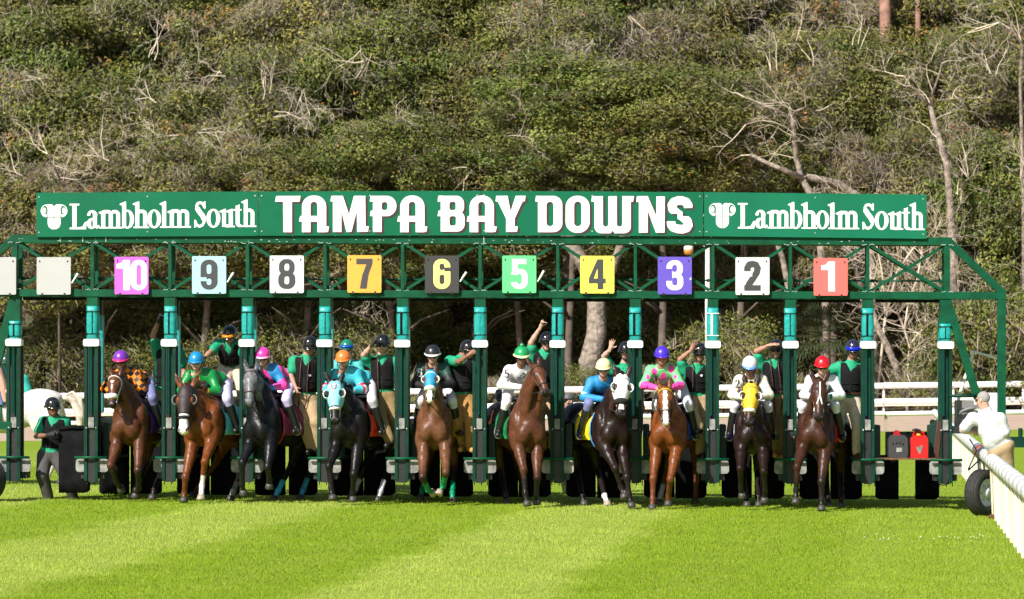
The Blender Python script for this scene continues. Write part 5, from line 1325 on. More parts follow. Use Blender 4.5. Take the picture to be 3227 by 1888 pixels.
# 5
h5 = race_horse(1460, (462, 900), (500, 425), (566, 600), [((412, 1130), (424, 1290), (437, 1360), -.2, -.25, -.3), ((506, 1185), (497, 1300), (500, 1350), -.15, -.05, 0)], [(298, 1362), (420, 1340)], -.05, BAY,
    'tall bay racehorse turning its head aside, under the bobbled green helmet', face=(.45, -1, .35), yaw=-.36, ear=.05, blaze=[])
bridle(h5, 'strap_black'); saddle(h5, srgb(15, 120, 60))
# 4
h4 = race_horse(1780, (345, 905), (392, 500), (383, 745), [((345, 1120), (385, 1245), (405, 1310), -.3, -.2, -.25), ((424, 1180), (438, 1300), (456, 1370), -.25, -.25, -.3)], [(132, 1375), (290, 1378)], -.05, DBAY,
    'dark racehorse in a white hood with black noseband, under the pale yellow helmet', face=(.1, -1, .1), yaw=-.42, socks={3: (.0, .14, WHITE_)}, blaze=[(.36, .46, .04, .03, 0)], hoofs={3: 'hoof_pale'}, ear=.06)
hood(h4, (.78, .78, .80), (.8, .8, .8)); shadow_roll(h4, 'fleece_black', .335, .045); bridle(h4, 'strap_black', False); saddle(h4, srgb(235, 215, 20), girth=srgb(70, 140, 210))
# 3
h3 = race_horse(1780, (690, 880), (685, 575), (690, 795), [((604, 1190), (600, 1330), (598, 1385), -.15, -.2, -.25), ((722, 1195), (708, 1310), (706, 1360), -.25, -.05, -.05)], [(642, 1365), (892, 1362)], -.05, CHE,
    'chestnut racehorse with long white blaze and yellow browband, under the indigo helmet', face=(.0, -1, .05), yaw=.22, blaze=[(.06, .5, .026, .036, 0), (.48, .58, .04, .05, 0)], socks={2: (.0, .3, (.4, .38, .36))}, ear=.03)
bridle(h3, 'strap_black', True, brow=mat('band_yellow', srgb(235, 190, 40), .5)); saddle(h3, srgb(40, 60, 165), girth='strap_black')
# 2
h2 = race_horse(2240, (290, 940), (275, 560), (262, 800), [((202, 1120), (206, 1250), (215, 1305), -.3, -.1, -.05), ((362, 1140), (370, 1270), (367, 1335), -.3, -.15, -.1)], [(247, 1382), (327, 1382)], -.1, DBAY,
    'dark bay racehorse in a yellow hood with white noseband, under the white helmet', face=(-.03, -1, .12), yaw=-.03, ear=.05)
hood(h2, srgb(240, 190, 40), (.75, .74, .70)); shadow_roll(h2, 'fleece_white', .345, .03); bridle(h2, 'strap_black', False); saddle(h2, srgb(60, 45, 110), girth=(.75, .74, .7))
# 1
h1 = race_horse(2240, (702, 940), (742, 530), (738, 765), [((590, 1110), (584, 1270), (580, 1345), -.3, -.25, -.3), ((756, 1210), (757, 1330), (757, 1392), -.2, -.2, -.25)], [(806, 1385), (893, 1388)], -.15, dict(BAY, body=(.045, .016, .009), face=(.055, .020, .011)),
    'bay racehorse wearing a white figure eight bridle, under the red helmet', face=(.06, -1, .1), yaw=.24, ear=.08)
bridle(h1, 'strap_brown', False, figure8=True); saddle(h1, srgb(200, 15, 35))
# ------------------------------------------------------------------ people
SKIN = dict(light=(.56, .32, .24), tan=(.42, .215, .145), brown=(.24, .112, .068))
for k_s, v_s in SKIN.items(): mat('skin_' + k_s, v_s, .5, var=.08, scale=12)
mat('lens_dark', (.01, .01, .012), .08); mat('lips', (.28, .09, .08), .5); mat('brow', (.03, .02, .015), .8); mat('hair_grey', (.3, .27, .255), .8, bump=.006, bscale=90); mat('beard', (.09, .06, .05), .9)
mat('vest_black', (.007, .007, .008), .85, var=.2, bump=.004, bscale=25, spec=.2)
mat('polo_green', srgb(14, 148, 106), .75, var=.12, bump=.014, bscale=10)
mat('boot_brown', srgb(95, 60, 38), .6, var=.2); mat('boot_black', (.012, .012, .013), .3); mat('boot_tan', srgb(190, 140, 70), .6)
mat('glove', (.02, .018, .018), .8)
def hand(body, wrist, d, palm, m, side, pose='relaxed', res=.008):
    """palm and five fingers; d: wrist to knuckles, palm: direction the palm faces, side: +1 thumb along cross(d, palm)"""
    d = nrm(d); palm = nrm(np.array(palm, float) - d * np.dot(palm, d)); w_ = np.cross(d, palm) * side
    s = SDF(); kn = wrist + d * .09
    s.cone(wrist - d * .03, wrist + d * .03, .026, .03, .01); s.cone(wrist + d * .025, kn, .032, .038, .012, (palm, 1.9)); s.cone(wrist + d * .03 + w_ * .018, kn + w_ * .02, .02, .02, .015)
    curl = {'open': .12, 'relaxed': .55, 'fist': 1.55, 'grip': 1.35}[pose]
    for i, (q, L) in enumerate(((.030, .072), (.010, .082), (-.010, .076), (-.030, .058))):
        a = kn + w_ * q - d * .006; dd = nrm(d + w_ * q * (6 if pose == 'open' else 1.0)); p = a
        rr = .0098
        for j, fr in enumerate((.45, .32, .23)):
            dd = nrm(dd * math.cos(curl * (.9 if j else .8)) + palm * math.sin(curl * (.9 if j else .8))); e = p + dd * L * fr
            s.cone(p, e, rr, rr * .92, .004); p = e; rr *= .93
    a = wrist + d * .03 + w_ * .034; td = nrm(d * .55 + w_ * (.9 if pose == 'open' else .35) + palm * (.2 if pose == 'open' else .7)); b = a + td * .036; c = b + nrm(td + d * .4 + palm * (.1 if pose == 'open' else .6)) * .03
    s.chain([a - w_ * .01, b, c], [.015, .011, .009], .006)
    V, Q = s.mesh(res); return V, Q
def join(parts):
    V = []; Q = []; n = 0
    for v, q in parts: V.append(v); Q.append(q + n); n += len(v)
    return np.concatenate(V), np.concatenate(Q)
def person(label, J, look, cat='person', group=None, res=.023):
    """J: joints in metres. look: clothing."""
    hc = np.array(J['head'], float); fd = nrm(J.get('face', (0, -1, -.1))); Rf = basis(fd)           # columns: right, forward, up of the head
    lt, fw, upv = Rf[:, 0], Rf[:, 1], Rf[:, 2]                   # lt: image left when facing the camera
    g = lambda k: np.array(J[k], float)
    t = thing('person', J['base'], label, cat, group)
    sk = 'skin_' + look.get('skin', 'light'); sc_ = look.get('scale', 1.0)
    A = lambda a, b, c: hc + lt * a + fw * b + upv * c
    RE = np.stack([lt, fw, upv], 1)
    sd = SDF()
    sd.ell(A(0, -.012, .03), (.076, .094, .092), RE, .02); sd.ell(A(0, .02, -.045), (.060, .068, .075), RE, .03); sd.ell(A(0, .045, -.085), (.034, .036, .03), RE, .025)
    sd.cone(A(0, .088, .005), A(0, .106, -.032), .010, .016, .012)                                  # nose
    sd.ell(A(0, .085, .03), (.05, .012, .012), RE, .015); sd.ell(A(0, .083, -.062), (.024, .012, .012), RE, .01)
    for s in (-1, 1): sd.ell(A(.078 * s, -.01, -.01), (.011, .02, .032), RE, .006); sd.ell(A(.045 * s, .06, -.02), (.024, .02, .024), RE, .02)
    nk = g('neck'); sd.cone(A(0, -.02, -.06), nk, .056, .062, .02)
    shL, shR, pel = g('shL'), g('shR'), g('pelvis'); mid = (shL + shR) / 2
    up = nrm(mid - pel); bk = nrm(np.cross(shL - shR, up)); tl = np.linalg.norm(mid - pel); wide = nrm(shL - shR)
    RT = np.stack([wide, np.cross(up, wide), up], 1)
    belly = look.get('belly', 0.0)
    torso = SDF()
    torso.ell(pel + up * tl * .70, (.165 * sc_, .115, tl * .34), RT, .05); torso.ell(pel + up * tl * .36, (.142 * sc_ + belly * .5, .105 + belly, tl * .30), RT, .05); torso.ell(pel + up * .02, (.158 * sc_, .115, .13), RT, .05)
    torso.cone(shL - wide * .02 - up * .02, shR + wide * .02 - up * .02, .068, .068, .05); torso.cone(nk, mid - up * .06, .06, .09, .06)
    sd.p += torso.p
    arms = {}
    for s in 'LR':
        a = SDF(); sh, el, wr = g('sh' + s), g('el' + s), g('wr' + s)
        a.ell(sh, (.066, .064, .066), None, .03); a.cone(sh, el, .055, .044, .03); a.cone(el, el * .65 + wr * .35, .043, .043, .02); a.cone(el * .65 + wr * .35, wr, .043, .027, .02); arms[s] = a; sd.p += a.p
    legs = SDF()
    for s in 'LR':
        hp, kn, an = g('hip' + s), g('kn' + s), g('an' + s); legs.cone(hp, kn, .088, .058, .04); legs.cone(kn, kn * .65 + an * .35, .057, .056, .02); legs.cone(kn * .65 + an * .35, an, .056, .04, .02)
    sd.p += legs.p
    feet = SDF()
    for s in 'LR':
        an = g('an' + s); td = nrm(J.get('toe' + s, (0, -1, -.05))); feet.cone(an + np.array([0, 0, -.045]), an + td * .16 + np.array([0, 0, -.055]), .042, .034, .03); feet.ell(an - td * .03 + np.array([0, 0, -.05]), (.04, .045, .035), None, .02)
    sd.p += feet.p
    hd_ = SDF(); hd_.p = sd.p[:11]; parts = [sd.mesh(res), hd_.infl(.0015).mesh(.012)]
    hp_ = {}
    for s in 'LR':
        wr, el = g('wr' + s), g('el' + s); d = J.get('hd' + s, wr - el); pm = J.get('pm' + s, (0, 1, 0)); sg = 1 if s == 'L' else -1
        sg = J.get('th' + s, sg)
        hv = hand(None, wr, d, pm, None, sg, J.get('pose' + s, 'relaxed'))
        hp_[s] = wr + nrm(d) * .08
        if look.get('glove' + s): mesh_obj('glove', hv[0], hv[1], 'glove', t, True)
        else: parts.append(hv)
    V, Q = join(parts); body = mesh_obj('body', V, Q, sk, t, True)
    # clothes
    shirt = look.get('shirt', 'polo_green'); sl = look.get('sleeve', .6); pat = look.get('pattern')
    ss = torso.infl(.020)
    collar = nk + up * .015
    ss.cone(nk - up * .03, collar, .075, .070, .02)
    sleeve_ids = []
    for s in 'LR':
        sh, el, wr = g('sh' + s), g('el' + s), g('wr' + s)
        ss.ell(sh, (.086, .084, .084), None, .03)
        if sl <= 1: ss.cone(sh, sh * (1 - sl) + el * sl, .078, .074 + .012 * sl, .03)
        else:
            ss.cone(sh, el, .08, .066, .03); ss.cone(el, el * (1 - (sl - 1)) + wr * (sl - 1), .066, .046, .03); ss.ell(el, (.072, .07, .07), None, .02)
    hem = look.get('hem', -.10)
    def sclip(X):
        d1 = ((pel + up * hem) - X) @ up
        d1 = np.where(np.abs((X - pel) @ wide) < .26, d1, -1.0)
        d1 = np.where(np.linalg.norm(X - pel, axis=-1) < .34, d1, -1.0)
        cc = X - collar; d2 = (cc @ up) - .012; d2 = np.where(np.linalg.norm(cc, axis=-1) < .13, d2, -1.0)
        return np.maximum(d1, d2)
    so = None
    if pat is not None:
        so = sdf_obj('silks' if look.get('jockey') else 'shirt', ss, look.get('sres', .015), None, t, sclip, mats=pat['mats'], fm=lambda c: pat['f'](c, dict(mid=mid, pel=pel, up=up, wide=wide, J=J, hc=hc)))
    else:
        so = sdf_obj('silks' if look.get('jockey') else 'shirt', ss, .018, shirt, t, sclip)
    tr_ = look.get('trousers'); rb = look.get('baggy', .026)
    ts = SDF(); ts.ell(pel + up * .0, (.178 * sc_ + belly * .3, .14 + belly * .6, .13), RT, .04)
    stop = look.get('leg_end', .97)
    for s in 'LR':
        hp, kn, an = g('hip' + s), g('kn' + s), g('an' + s); e = kn * (1 - stop) + an * stop if stop > 0 else hp * .1 + kn * .9
        ts.cone(hp, kn, .095 + rb, .062 + rb, .03); 
        if stop > 0: ts.cone(kn, e, .062 + rb, .045 + rb * 1.1, .03)
    wl = look.get('waist', .09)
    sdf_obj('trousers', ts, res, tr_, t, lambda X: np.where(np.linalg.norm(X - pel, axis=-1) < .3, (X - (pel + up * wl)) @ up, -1.0))
    bs = SDF(); bt = look.get('boot_top', .1)
    for s in 'LR':
        an, kn = g('an' + s), g('kn' + s); td = nrm(J.get('toe' + s, (0, -1, -.05))); bs1 = SDF()
        bs1.cone(an + np.array([0, 0, -.05]), an + td * .17 + np.array([0, 0, -.06]), .055, .045, .03); bs1.ell(an - td * .03 + np.array([0, 0, -.055]), (.05, .055, .045), None, .02)
        q = an + (kn - an) * bt; bs1.cone(an + np.array([0, 0, -.03]), q, .056, .062 if bt < .5 else .07, .02)
        sdf_obj('boot', bs1, .018, look.get('boots', 'boot_brown'), t)
    if look.get('vest'):
        vs_ = torso.infl(.040)
        def vclip(X):
            d1 = ((pel + up * look.get('vest_hem', .10)) - X) @ up; d2 = ((X - (mid + up * .055)) @ up); nb_ = .085 - np.sqrt((((X - nk) @ wide)) ** 2 + (((X - nk) @ up) * .8) ** 2)
            ar = (np.abs((X - mid) @ wide) - .175)
            vn = (X - (nk - up * .16)); vv = (np.abs(vn @ wide) * 1.0 - (vn @ up) * .55); front = (vn @ (-RT[:, 1]) > 0) if True else None
            vcut = np.where((X - nk) @ fw > -.02, -vv * .8, -1.0)
            return np.maximum.reduce([d1, d2, nb_, ar, vcut])
        vo = sdf_obj('vest', vs_, .017, look['vest'], t, vclip)
        m = MB(); fr = nrm(np.cross(wide, up)); fr = fr if fr.dot(fw) > 0 else -fr
        def vp(a, b):
            c = pel + wide * a + up * b; return c + fr * (cast(vs_, c, fr, .35)[0] + .004)
        m.tube([vp(0, .10), vp(0, .2), vp(0, .3)], .006, 5)
        m.build('zip', 'strap_black', vo)
        for b in (.16, .26):
            for s in (-1, 1): MB().tube([vp(.03 * s, b), vp(.09 * s, b), vp(.13 * s, b)], .012, 5).build('pocket', 'vest_black', vo)
        if look.get('badge'): MB().ell(vp(-.08, .36), (.02, .012, .02), None, 8, 6).build('badge', 'letter_white', vo)
    if look.get('collar', True) and not look.get('jockey'):
        cs = SDF(); 
        for s in (-1, 1): cs.cone(nk + wide * .055 * s + fw * .02 + up * .02, nk + wide * .035 * s + fw * .085 - up * .06, .024, .018, .01)
        sdf_obj('collar', cs, .012, shirt if isinstance(shirt, str) else shirt, t)
    if look.get('belt'):
        m = MB(); n_ = 20; pts = [pel + up * .10 + wide * math.cos(2 * math.pi * i / n_) * (.185 * sc_) + RT[:, 1] * math.sin(2 * math.pi * i / n_) * (.15 + belly * .6) for i in range(n_ + 1)]; m.tube(pts, .018, 6, False); m.build('belt', 'strap_brown', t, True)
    # headgear
    hg = look.get('helmet')
    if hg is not None:
        hm = mat(label_mat(hg) + 'h', hg, look.get('hrough', .25), coat=.4)
        hs = SDF(); hs.ell(A(0, -.012, .045), (.119, .134, .130), RE, .02)
        pl = look.get('hlow', .012)
        sh_ = sdf_obj('helmet', hs, .013, hm, t, lambda X: np.maximum((pl - (X - hc) @ upv) - .035 * (((X - hc) @ fw) < -.02) * (-((X - hc) @ fw) - .02) / .1, -1))
        bc = look.get('band', hg); bm = mat(label_mat(bc) + 'h', bc, .35)
        m = MB(); pts = [A(math.cos(a) * .121, -.012 + math.sin(a) * .137, pl + .012 - .02 * (math.sin(a) < -.3)) for a in np.linspace(0, 2 * math.pi, 25)]; m.tube(pts, look.get('bandr', .012), 6, False); m.build('helmet_band', bm, sh_, True)
        if look.get('peak', True):
            m = MB(); P0 = []; P1 = []
            for a in np.linspace(.35, math.pi - .35, 11): P0.append(A(math.cos(a) * .118, -.012 + math.sin(a) * .134, pl + .022)); P1.append(A(math.cos(a) * .121, -.012 + math.sin(a) * .134 + .05 * math.sin(a) ** 1.5, pl + .006))
            V_ = P0 + P1 + [q - upv * .008 for q in P0] + [q - upv * .008 for q in P1]; F_ = []
            for i in range(10): F_ += [(i, i + 1, 12 + i, 11 + i), (22 + i, 33 + i, 34 + i, 23 + i), (11 + i, 12 + i, 34 + i, 33 + i)]
            m.add(V_, F_); m.build('peak', bm, sh_, True)
        if look.get('vents'):
            for s in (-1, 0, 1): MB().ell(A(.04 * s, .085, .11), (.008, .02, .03), RE, 8, 5).build('vent', 'strap_black', sh_, True)
        if look.get('pom'): MB().ell(A(0, -.01, .185), (.034, .034, .034), RE, 12, 8).build('bobble', hm, sh_, True)
        if look.get('up_goggles') is not None:
            gm = mat(label_mat(look['up_goggles']) + 'g', look['up_goggles'], .12)
            m = MB(); pts = [A(math.cos(a) * .118, -.01 + math.sin(a) * .144, .052) for a in np.linspace(.35, math.pi - .35, 9)]; m.tube(pts, [.016, .026, .03, .03, .024, .03, .03, .026, .016], 8); m.build('raised_goggles', gm, sh_, True)
        for s in (-1, 1): MB().tube([A(.092 * s, .01, .02), A(.082 * s, .03, -.06), A(.03 * s, .06, -.112)], .006, 5).build('chin_strap', 'strap_black', t)
    if look.get('cap') is not None:
        cm_ = cloth(look['cap']); hs = SDF(); hs.ell(A(0, -.012, .045), (.092, .108, .10), RE, .02); cp = sdf_obj('cap', hs, .012, cm_, t, lambda X: .03 - (X - hc) @ upv)
        MB().ell(A(0, .11, .045), (.07, .07, .01), RE, 14, 6).build('peak', cm_, cp, True)
    if look.get('hair'):
        hs = SDF(); hs.ell(A(0, -.018, .030), (.081, .099, .096), RE, .02); sdf_obj('hair', hs, .010, look['hair'], t, lambda X: np.maximum(-.03 - (X - hc) @ upv + .5 * np.clip((X - hc) @ fw, -.06, .1), ((X - hc) @ fw) - .05))
    gl = look.get('glasses')
    if gl is not None:
        gm = mat(label_mat(gl) + 'g', gl, .1)
        hs = SDF(); hs.ell(A(0, -.0, .0), (.083, .107, .105), RE, .01); gsz = look.get('gsize', .022)
        go = sdf_obj('goggles', hs, .008, gm, t, lambda X: np.maximum.reduce([np.abs((X - hc) @ upv - .002) - gsz * np.clip(1.15 - .9 * np.exp(-(((X - hc) @ lt) / .012) ** 2), .4, 1.2), .045 - (X - hc) @ fw, np.abs((X - hc) @ lt) - .075]))
        fr_ = look.get('gframe')
        if fr_ is not None:
            fm_ = mat(label_mat(fr_) + 'g', fr_, .4); pts = [A(math.cos(a) * .074, .045 + .062 * math.sqrt(max(0, 1 - (math.cos(a)) ** 2 * .8)), .002 + math.sin(a) * (gsz + .006)) for a in np.linspace(0, 2 * math.pi, 25)]; MB().tube(pts, .007, 5, False).build('goggle_frame', fm_, go, True)
    else:
        for s in (-1, 1):
            MB().ell(A(.031 * s, .083, .004), (.013, .008, .007), RE, 8, 6).build('eye', 'letter_white', t, True); MB().ell(A(.031 * s, .090, .004), (.006, .004, .006), RE, 8, 6).build('iris', 'eye_dark', t, True)
            MB().tube([A(.05 * s, .08, .024), A(.03 * s, .094, .03), A(.014 * s, .094, .026)], .005, 5).build('eyebrow', 'brow', t)
    MB().tube([A(-.024, .087, -.060), A(0, .097, -.058), A(.024, .087, -.060)], .006, 5).build('lips', 'lips', t)
    if look.get('beard'):
        bs_ = SDF(); bs_.ell(A(0, .055, -.08), (.052, .046, .045), RE, .02); sdf_obj('beard', bs_, .011, 'beard', t, lambda X: np.maximum(((X - hc) @ upv) + .068 - .0, -1))
    if look.get('lead'):                                        # leather leads hung round the neck
        for q in look['lead']:
            m = MB(); a = nk + wide * (.06 * q) + fw * .12; L = .75 + .1 * q; dd = np.array([q * .02, -.09, -1.0]); m.tube([nk + wide * .07 * q + up * .02 - fw * .03, a + up * .0, a + fw * .06 - up * .2, a + fw * .06 - up * .45, a + fw * .05 - up * L, a + fw * .05 - up * (L + .12) + wide * .03], .009, 5); m.build('leather_lead', 'leather', t, True)
    return dict(t=t, sd=ss, hands=hp_, mid=mid, pel=pel, up=up, wide=wide, fw=fw, hc=hc)
def decal(pn, f, box, hstep, size, org, m, name='emblem', out=.006):
    """flat print laid on the clothes: org = (world x, world z) of the print's centre, seen from the front"""
    V, F = cut(f, *box, hstep); V = np.array(V); x = org[0] + V[:, 0] * size; z = org[1] + V[:, 1] * size
    hi = pn['mid'][1] + .1; ys_ = np.linspace(hi - .55, hi, 60); X3 = np.stack([np.repeat(x[:, None], 60, 1), np.repeat(ys_[None], len(x), 0), np.repeat(z[:, None], 60, 1)], -1)
    d = pn['sd'].at(X3) < 0; i = np.argmax(d, 1); yv = np.where(d.any(1), ys_[i], hi) - out; W = np.stack([x, yv, z], 1)
    mesh_obj(name, W, F, m, pn['t'])
# ------------------------------------------------------------------ jockeys
mat('breeches', (.62, .60, .66), .7, var=.05, bump=.004, bscale=18)
mat('whip', (.01, .01, .01), .5)
def jockey(ox, hel, h, label, look, face=(0, -1, -.2), dx=0.0, hands=None, dY=.42, lean=0.0, flip=1):
    px = C(ox, *hel); Y = h['Y0'] + dY; hc = P(*px, Y) - np.array([0, 0, .05]); R = lambda x, y, z: hc + np.array([x, y, z])
    o = h['o']; sx_ = (h['poll'][0] - hc[0]) * .55; B = h['B']
    fx = lambda s: B(.33 * s, .62, 1.16)
    J = dict(head=hc, face=face, neck=R(lean * .2, .07, -.135), shL=R(-.175 + lean * .3, .13, -.205), shR=R(.175 + lean * .3, .13, -.205), elL=R(-.285 + lean * .3, .02, -.43), elR=R(.285 + lean * .3, .02, -.43),
             wrL=R(-.11 + sx_, -.19, -.47), wrR=R(.11 + sx_, -.19, -.47), pelvis=B(0, .98, 1.92) * np.array([.6, 1, 1]) + np.array([hc[0] * .4, 0, 0]), base=(hc[0], Y, 1.6), poseL='grip', poseR='grip', hdL=(.3, -1, -.3), hdR=(-.3, -1, -.3), pmL=(.4, 0, -1), pmR=(-.4, 0, -1))
    pe = J['pelvis']; J['pelvis'][2] = min(max(pe[2], hc[2] - .5), hc[2] - .3)
    for s, q in ((-1, 'R'), (1, 'L')):
        J['hip' + q] = J['pelvis'] + np.array([-.11 * s, 0, -.03]); J['kn' + q] = B(.25 * s, .45, 1.60); J['an' + q] = fx(s); J['toe' + q] = h['f'] + h['lat'] * .35 * s
    for a in ('elL', 'wrL', 'elR', 'wrR'):
        if hands and a in hands: J[a] = R(*hands[a])
    lk = dict(jockey=True, sleeve=1.93, trousers='breeches', leg_end=0.35, boots='boot_black', boot_top=.72, baggy=.012, hem=-.02, scale=.92, skin='tan', glasses=(.01, .01, .012), hlow=.022, bandr=.009, hrough=.35); lk.update(look)
    pn = person(label, J, lk, 'jockey', 'jockeys on the racehorses')
    reins(h, [pn['hands']['L'], pn['hands']['R']])
    for s in (-1, 1):
        an = fx(s); MB().tube([B(.24 * s, .5, 1.5), an + [0, 0, .12]], .009, 5).build('stirrup_leather', 'strap_black', h['t'])
        MB().tube([an + np.array([math.cos(a) * .06, 0, -.02 + math.sin(a) * .1]) for a in np.linspace(0, 6.28, 13)], .007, 5, False).build('stirrup', 'bare_steel', h['t'])
    return pn
Wm = cloth((.75, .74, .76)); Pk = cloth(srgb(238, 70, 160)); Gr = cloth(srgb(15, 130, 60), .4); Org = cloth(srgb(240, 130, 20)); Bk = cloth((.013, .013, .014)); Cy = cloth(srgb(60, 185, 205)); Bl = cloth(srgb(30, 130, 190)); Rd = cloth(srgb(190, 30, 60)); Mint = cloth(srgb(110, 200, 130)); Cream = cloth(srgb(225, 218, 195)); Dg = cloth(srgb(30, 70, 60))
def lc(c, k):                                                # coordinates on the body: across, up, 0..1 along the arm
    a = (c - k['mid']) @ k['wide']; b = (c - k['pel']) @ k['up']; return a, b
def diamonds(c, k):
    a, b = c[:, 0] - k['hc'][0], c[:, 2] - k['hc'][2]; q = (np.floor((a + b) / .095) + np.floor((a - b) / .095)) % 2; arm = np.abs(a) > .09
    return np.where(arm & (q > 0), 1, np.where((b > -.17) & (q > 0), 1, 0))
def arm_t(c, k):
    out = np.zeros(len(c)); best = np.full(len(c), 9.0)
    for s in 'LR':
        sh, el, wr = (np.array(k['J'][n + s]) for n in ('sh', 'el', 'wr'))
        for i, (p, q) in enumerate(((sh, el), (el, wr))):
            e = q - p; t = np.clip(((c - p) @ e) / (e @ e), 0, 1); d = np.linalg.norm(c - (p + t[:, None] * e), axis=1); m = d < best; best = np.where(m, d, best); out = np.where(m, i + t, out)
    return out, best
def pat_mix(c, k):
    a, b = c[:, 0] - k['hc'][0], c[:, 2] - k['hc'][2]; return ((np.sin(a * 21 + 1) + np.sin(b * 17 + a * 9 + .5)) > .0).astype(int)
def pat_bands(c, k):
    t, d = arm_t(c, k); r = (d < .09) & (((t > .72) & (t < .9)) | ((t > 1.0) & (t < 1.12)) | ((t > 1.7) & (t < 1.8))); w_ = (d < .09) & (((t >= .9) & (t <= 1.0)) | ((t > 1.62) & (t < 1.7)) | (t > 1.85)); return np.where(r, 1, np.where(w_, 2, 0))
def pat_dots(c, k):
    t, d = arm_t(c, k); a, b = c[:, 0] - k['hc'][0], c[:, 2] - k['hc'][2]; dot = np.zeros(len(c), bool)
    for (x, z, r) in ((-.12, -.22, .045), (.14, -.18, .05), (.02, -.30, .05), (-.10, -.36, .04), (.10, -.40, .04), (.2, -.3, .03), (-.22, -.3, .03)): dot |= (a - x) ** 2 + ((b - z) * .8) ** 2 < r * r
    return np.where((t > 1.0) & (d < .09), 1, np.where(dot, 1, 0))
def pat_six(c, k):
    t, d = arm_t(c, k); b = c[:, 2] - k['hc'][2]; return np.where((d < .09) & (t > .45), 1, np.where(b > -.34, 0, 1))
def pat_green(c, k):
    t, d = arm_t(c, k); a, b = c[:, 0] - k['hc'][0], c[:, 2] - k['hc'][2]; return np.where(((t > 1.55) & (d < .09)) | ((np.abs(a) < .05) & (np.abs(b + .24) < .025)), 1, np.where((np.abs(b + .31) < .025) & (np.abs(a) < .13), 2, 0))
def pat_white(c, k):
    a, b = c[:, 0] - k['hc'][0], c[:, 2] - k['hc'][2]; g_ = ((a - .06) ** 2 + (b + .19) ** 2 < .0012) | ((np.abs(a - .12) < .02) & (b < -.28) & (b > -.5)) | ((a + .1) ** 2 + (b + .17) ** 2 < .0008); return np.where(g_, 1, 0)
def pat_blue(c, k):
    t, d = arm_t(c, k); return np.where((t > .8) & (t < .95) & (d < .09), 1, 0)
j10 = jockey(0, (827, 366), h10, 'jockey in purple helmet and black silks with orange diamonds', dict(helmet=srgb(120, 45, 170), band=srgb(220, 40, 110), bandr=.014, pattern=dict(mats=[Bk, Org], f=diamonds), skin='brown', trousers=cloth(srgb(120, 120, 165))), lean=.1)
j9 = jockey(500, (258, 375), h9, 'jockey in bright blue helmet and shiny green silks with orange cuffs', dict(helmet=srgb(20, 130, 185), pattern=dict(mats=[Gr, Org, cloth(srgb(90, 45, 30))], f=pat_green), glasses=srgb(150, 90, 20), gframe=(.75, .75, .75), gsize=.028, skin='light', trousers=cloth(srgb(190, 185, 225))), lean=.12)
j8 = jockey(500, (712, 345), h8, 'jockey in pink helmet with pink and blue silks', dict(helmet=srgb(240, 60, 160), band=srgb(245, 170, 205), pattern=dict(mats=[Bl, Pk], f=pat_mix), skin='light', trousers=cloth(srgb(200, 190, 230))), lean=.1)
j7 = jockey(980, (220, 365), h7, 'jockey in orange helmet and pale blue silks with red armbands', dict(helmet=srgb(235, 120, 50), pattern=dict(mats=[Cy, Rd, Wm], f=pat_bands), glasses=(.25, .22, .25), gframe=(.8, .8, .8), gsize=.026, skin='tan'), lean=.05)
j6 = jockey(980, (832, 330), h6, 'jockey in black helmet with white band and dark green silks', dict(helmet=(.02, .018, .022), band=(.75, .74, .75), bandr=.013, pattern=dict(mats=[Dg, Bk], f=pat_six), glasses=(.02, .03, .03), skin='light', trousers=cloth((.7, .69, .7))))
j5 = jockey(1460, (400, 337), h5, 'jockey in green bobble helmet and white silks with DPM diamond', dict(helmet=srgb(20, 150, 85), band=srgb(235, 235, 170), bandr=.016, pom=True, shirt=Wm, skin='brown', trousers=cloth((.74, .73, .75))), lean=-.1, face=(.12, -1, -.25))
nav = mat('navy_print', srgb(25, 30, 70), .6)
q5 = P(*C(1460, 405, 505), h5['Y0'] + .2)
decal(j5, g_s(g_poly((0, -1.0), (1.1, 0), (0, 1.0), (-1.1, 0)), g_poly((0, -.78), (.86, 0), (0, .78), (-.86, 0))), (-1.2, -1.1, 1.2, 1.1), .12, .095, (q5[0], q5[2]), nav, 'diamond')
DPM = g_u(g_s(g_u(g_box(-.62, -.25, -.5, .2), g_rr(-.62, -.25, -.24, .2, .2)), g_rr(-.5, -.15, -.35, .1, .08)), g_box(-.12, -.36, .0, .36), g_s(g_rr(-.12, 0, .22, .36, .16), g_rr(0, .1, .1, .26, .05)), g_poly((.28, -.25), (.38, -.25), (.38, .05), (.46, -.15), (.54, .05), (.54, -.25), (.64, -.25), (.64, .2), (.54, .2), (.46, .0), (.38, .2), (.28, .2)))
decal(j5, DPM, (-.7, -.45, .72, .45), .05, .095, (q5[0], q5[2]), nav, 'letters')
j4 = jockey(1780, (265, 420), h4, 'jockey in pale yellow helmet and turquoise blue silks', dict(helmet=srgb(235, 232, 165), pattern=dict(mats=[Bl, cloth((.5, .6, .66))], f=pat_blue), glasses=(.02, .06, .05), skin='light', trousers=cloth(srgb(110, 115, 160))), lean=-.05)
qw = P(*C(1780, 285, 605), h4['Y0'] + .2)
decal(j4, g_poly((-1, .7), (-.6, .7), (-.45, -.1), (-.15, .5), (.15, .5), (.45, -.1), (.6, .7), (1, .7), (.65, -.7), (.3, -.7), (0, -.1), (-.3, -.7), (-.65, -.7)), (-1.1, -.8, 1.1, .8), .12, .06, (qw[0], qw[2]), mat('print_red', srgb(200, 50, 80), .6), 'letter')
j3 = jockey(1780, (665, 338), h3, 'jockey in indigo helmet and mint silks with pink dots and sleeves', dict(helmet=srgb(70, 40, 190), pattern=dict(mats=[Mint, Pk], f=pat_dots), glasses=srgb(210, 90, 40), gframe=srgb(200, 60, 30), gsize=.024, skin='tan', trousers=cloth((.6, .6, .66))))
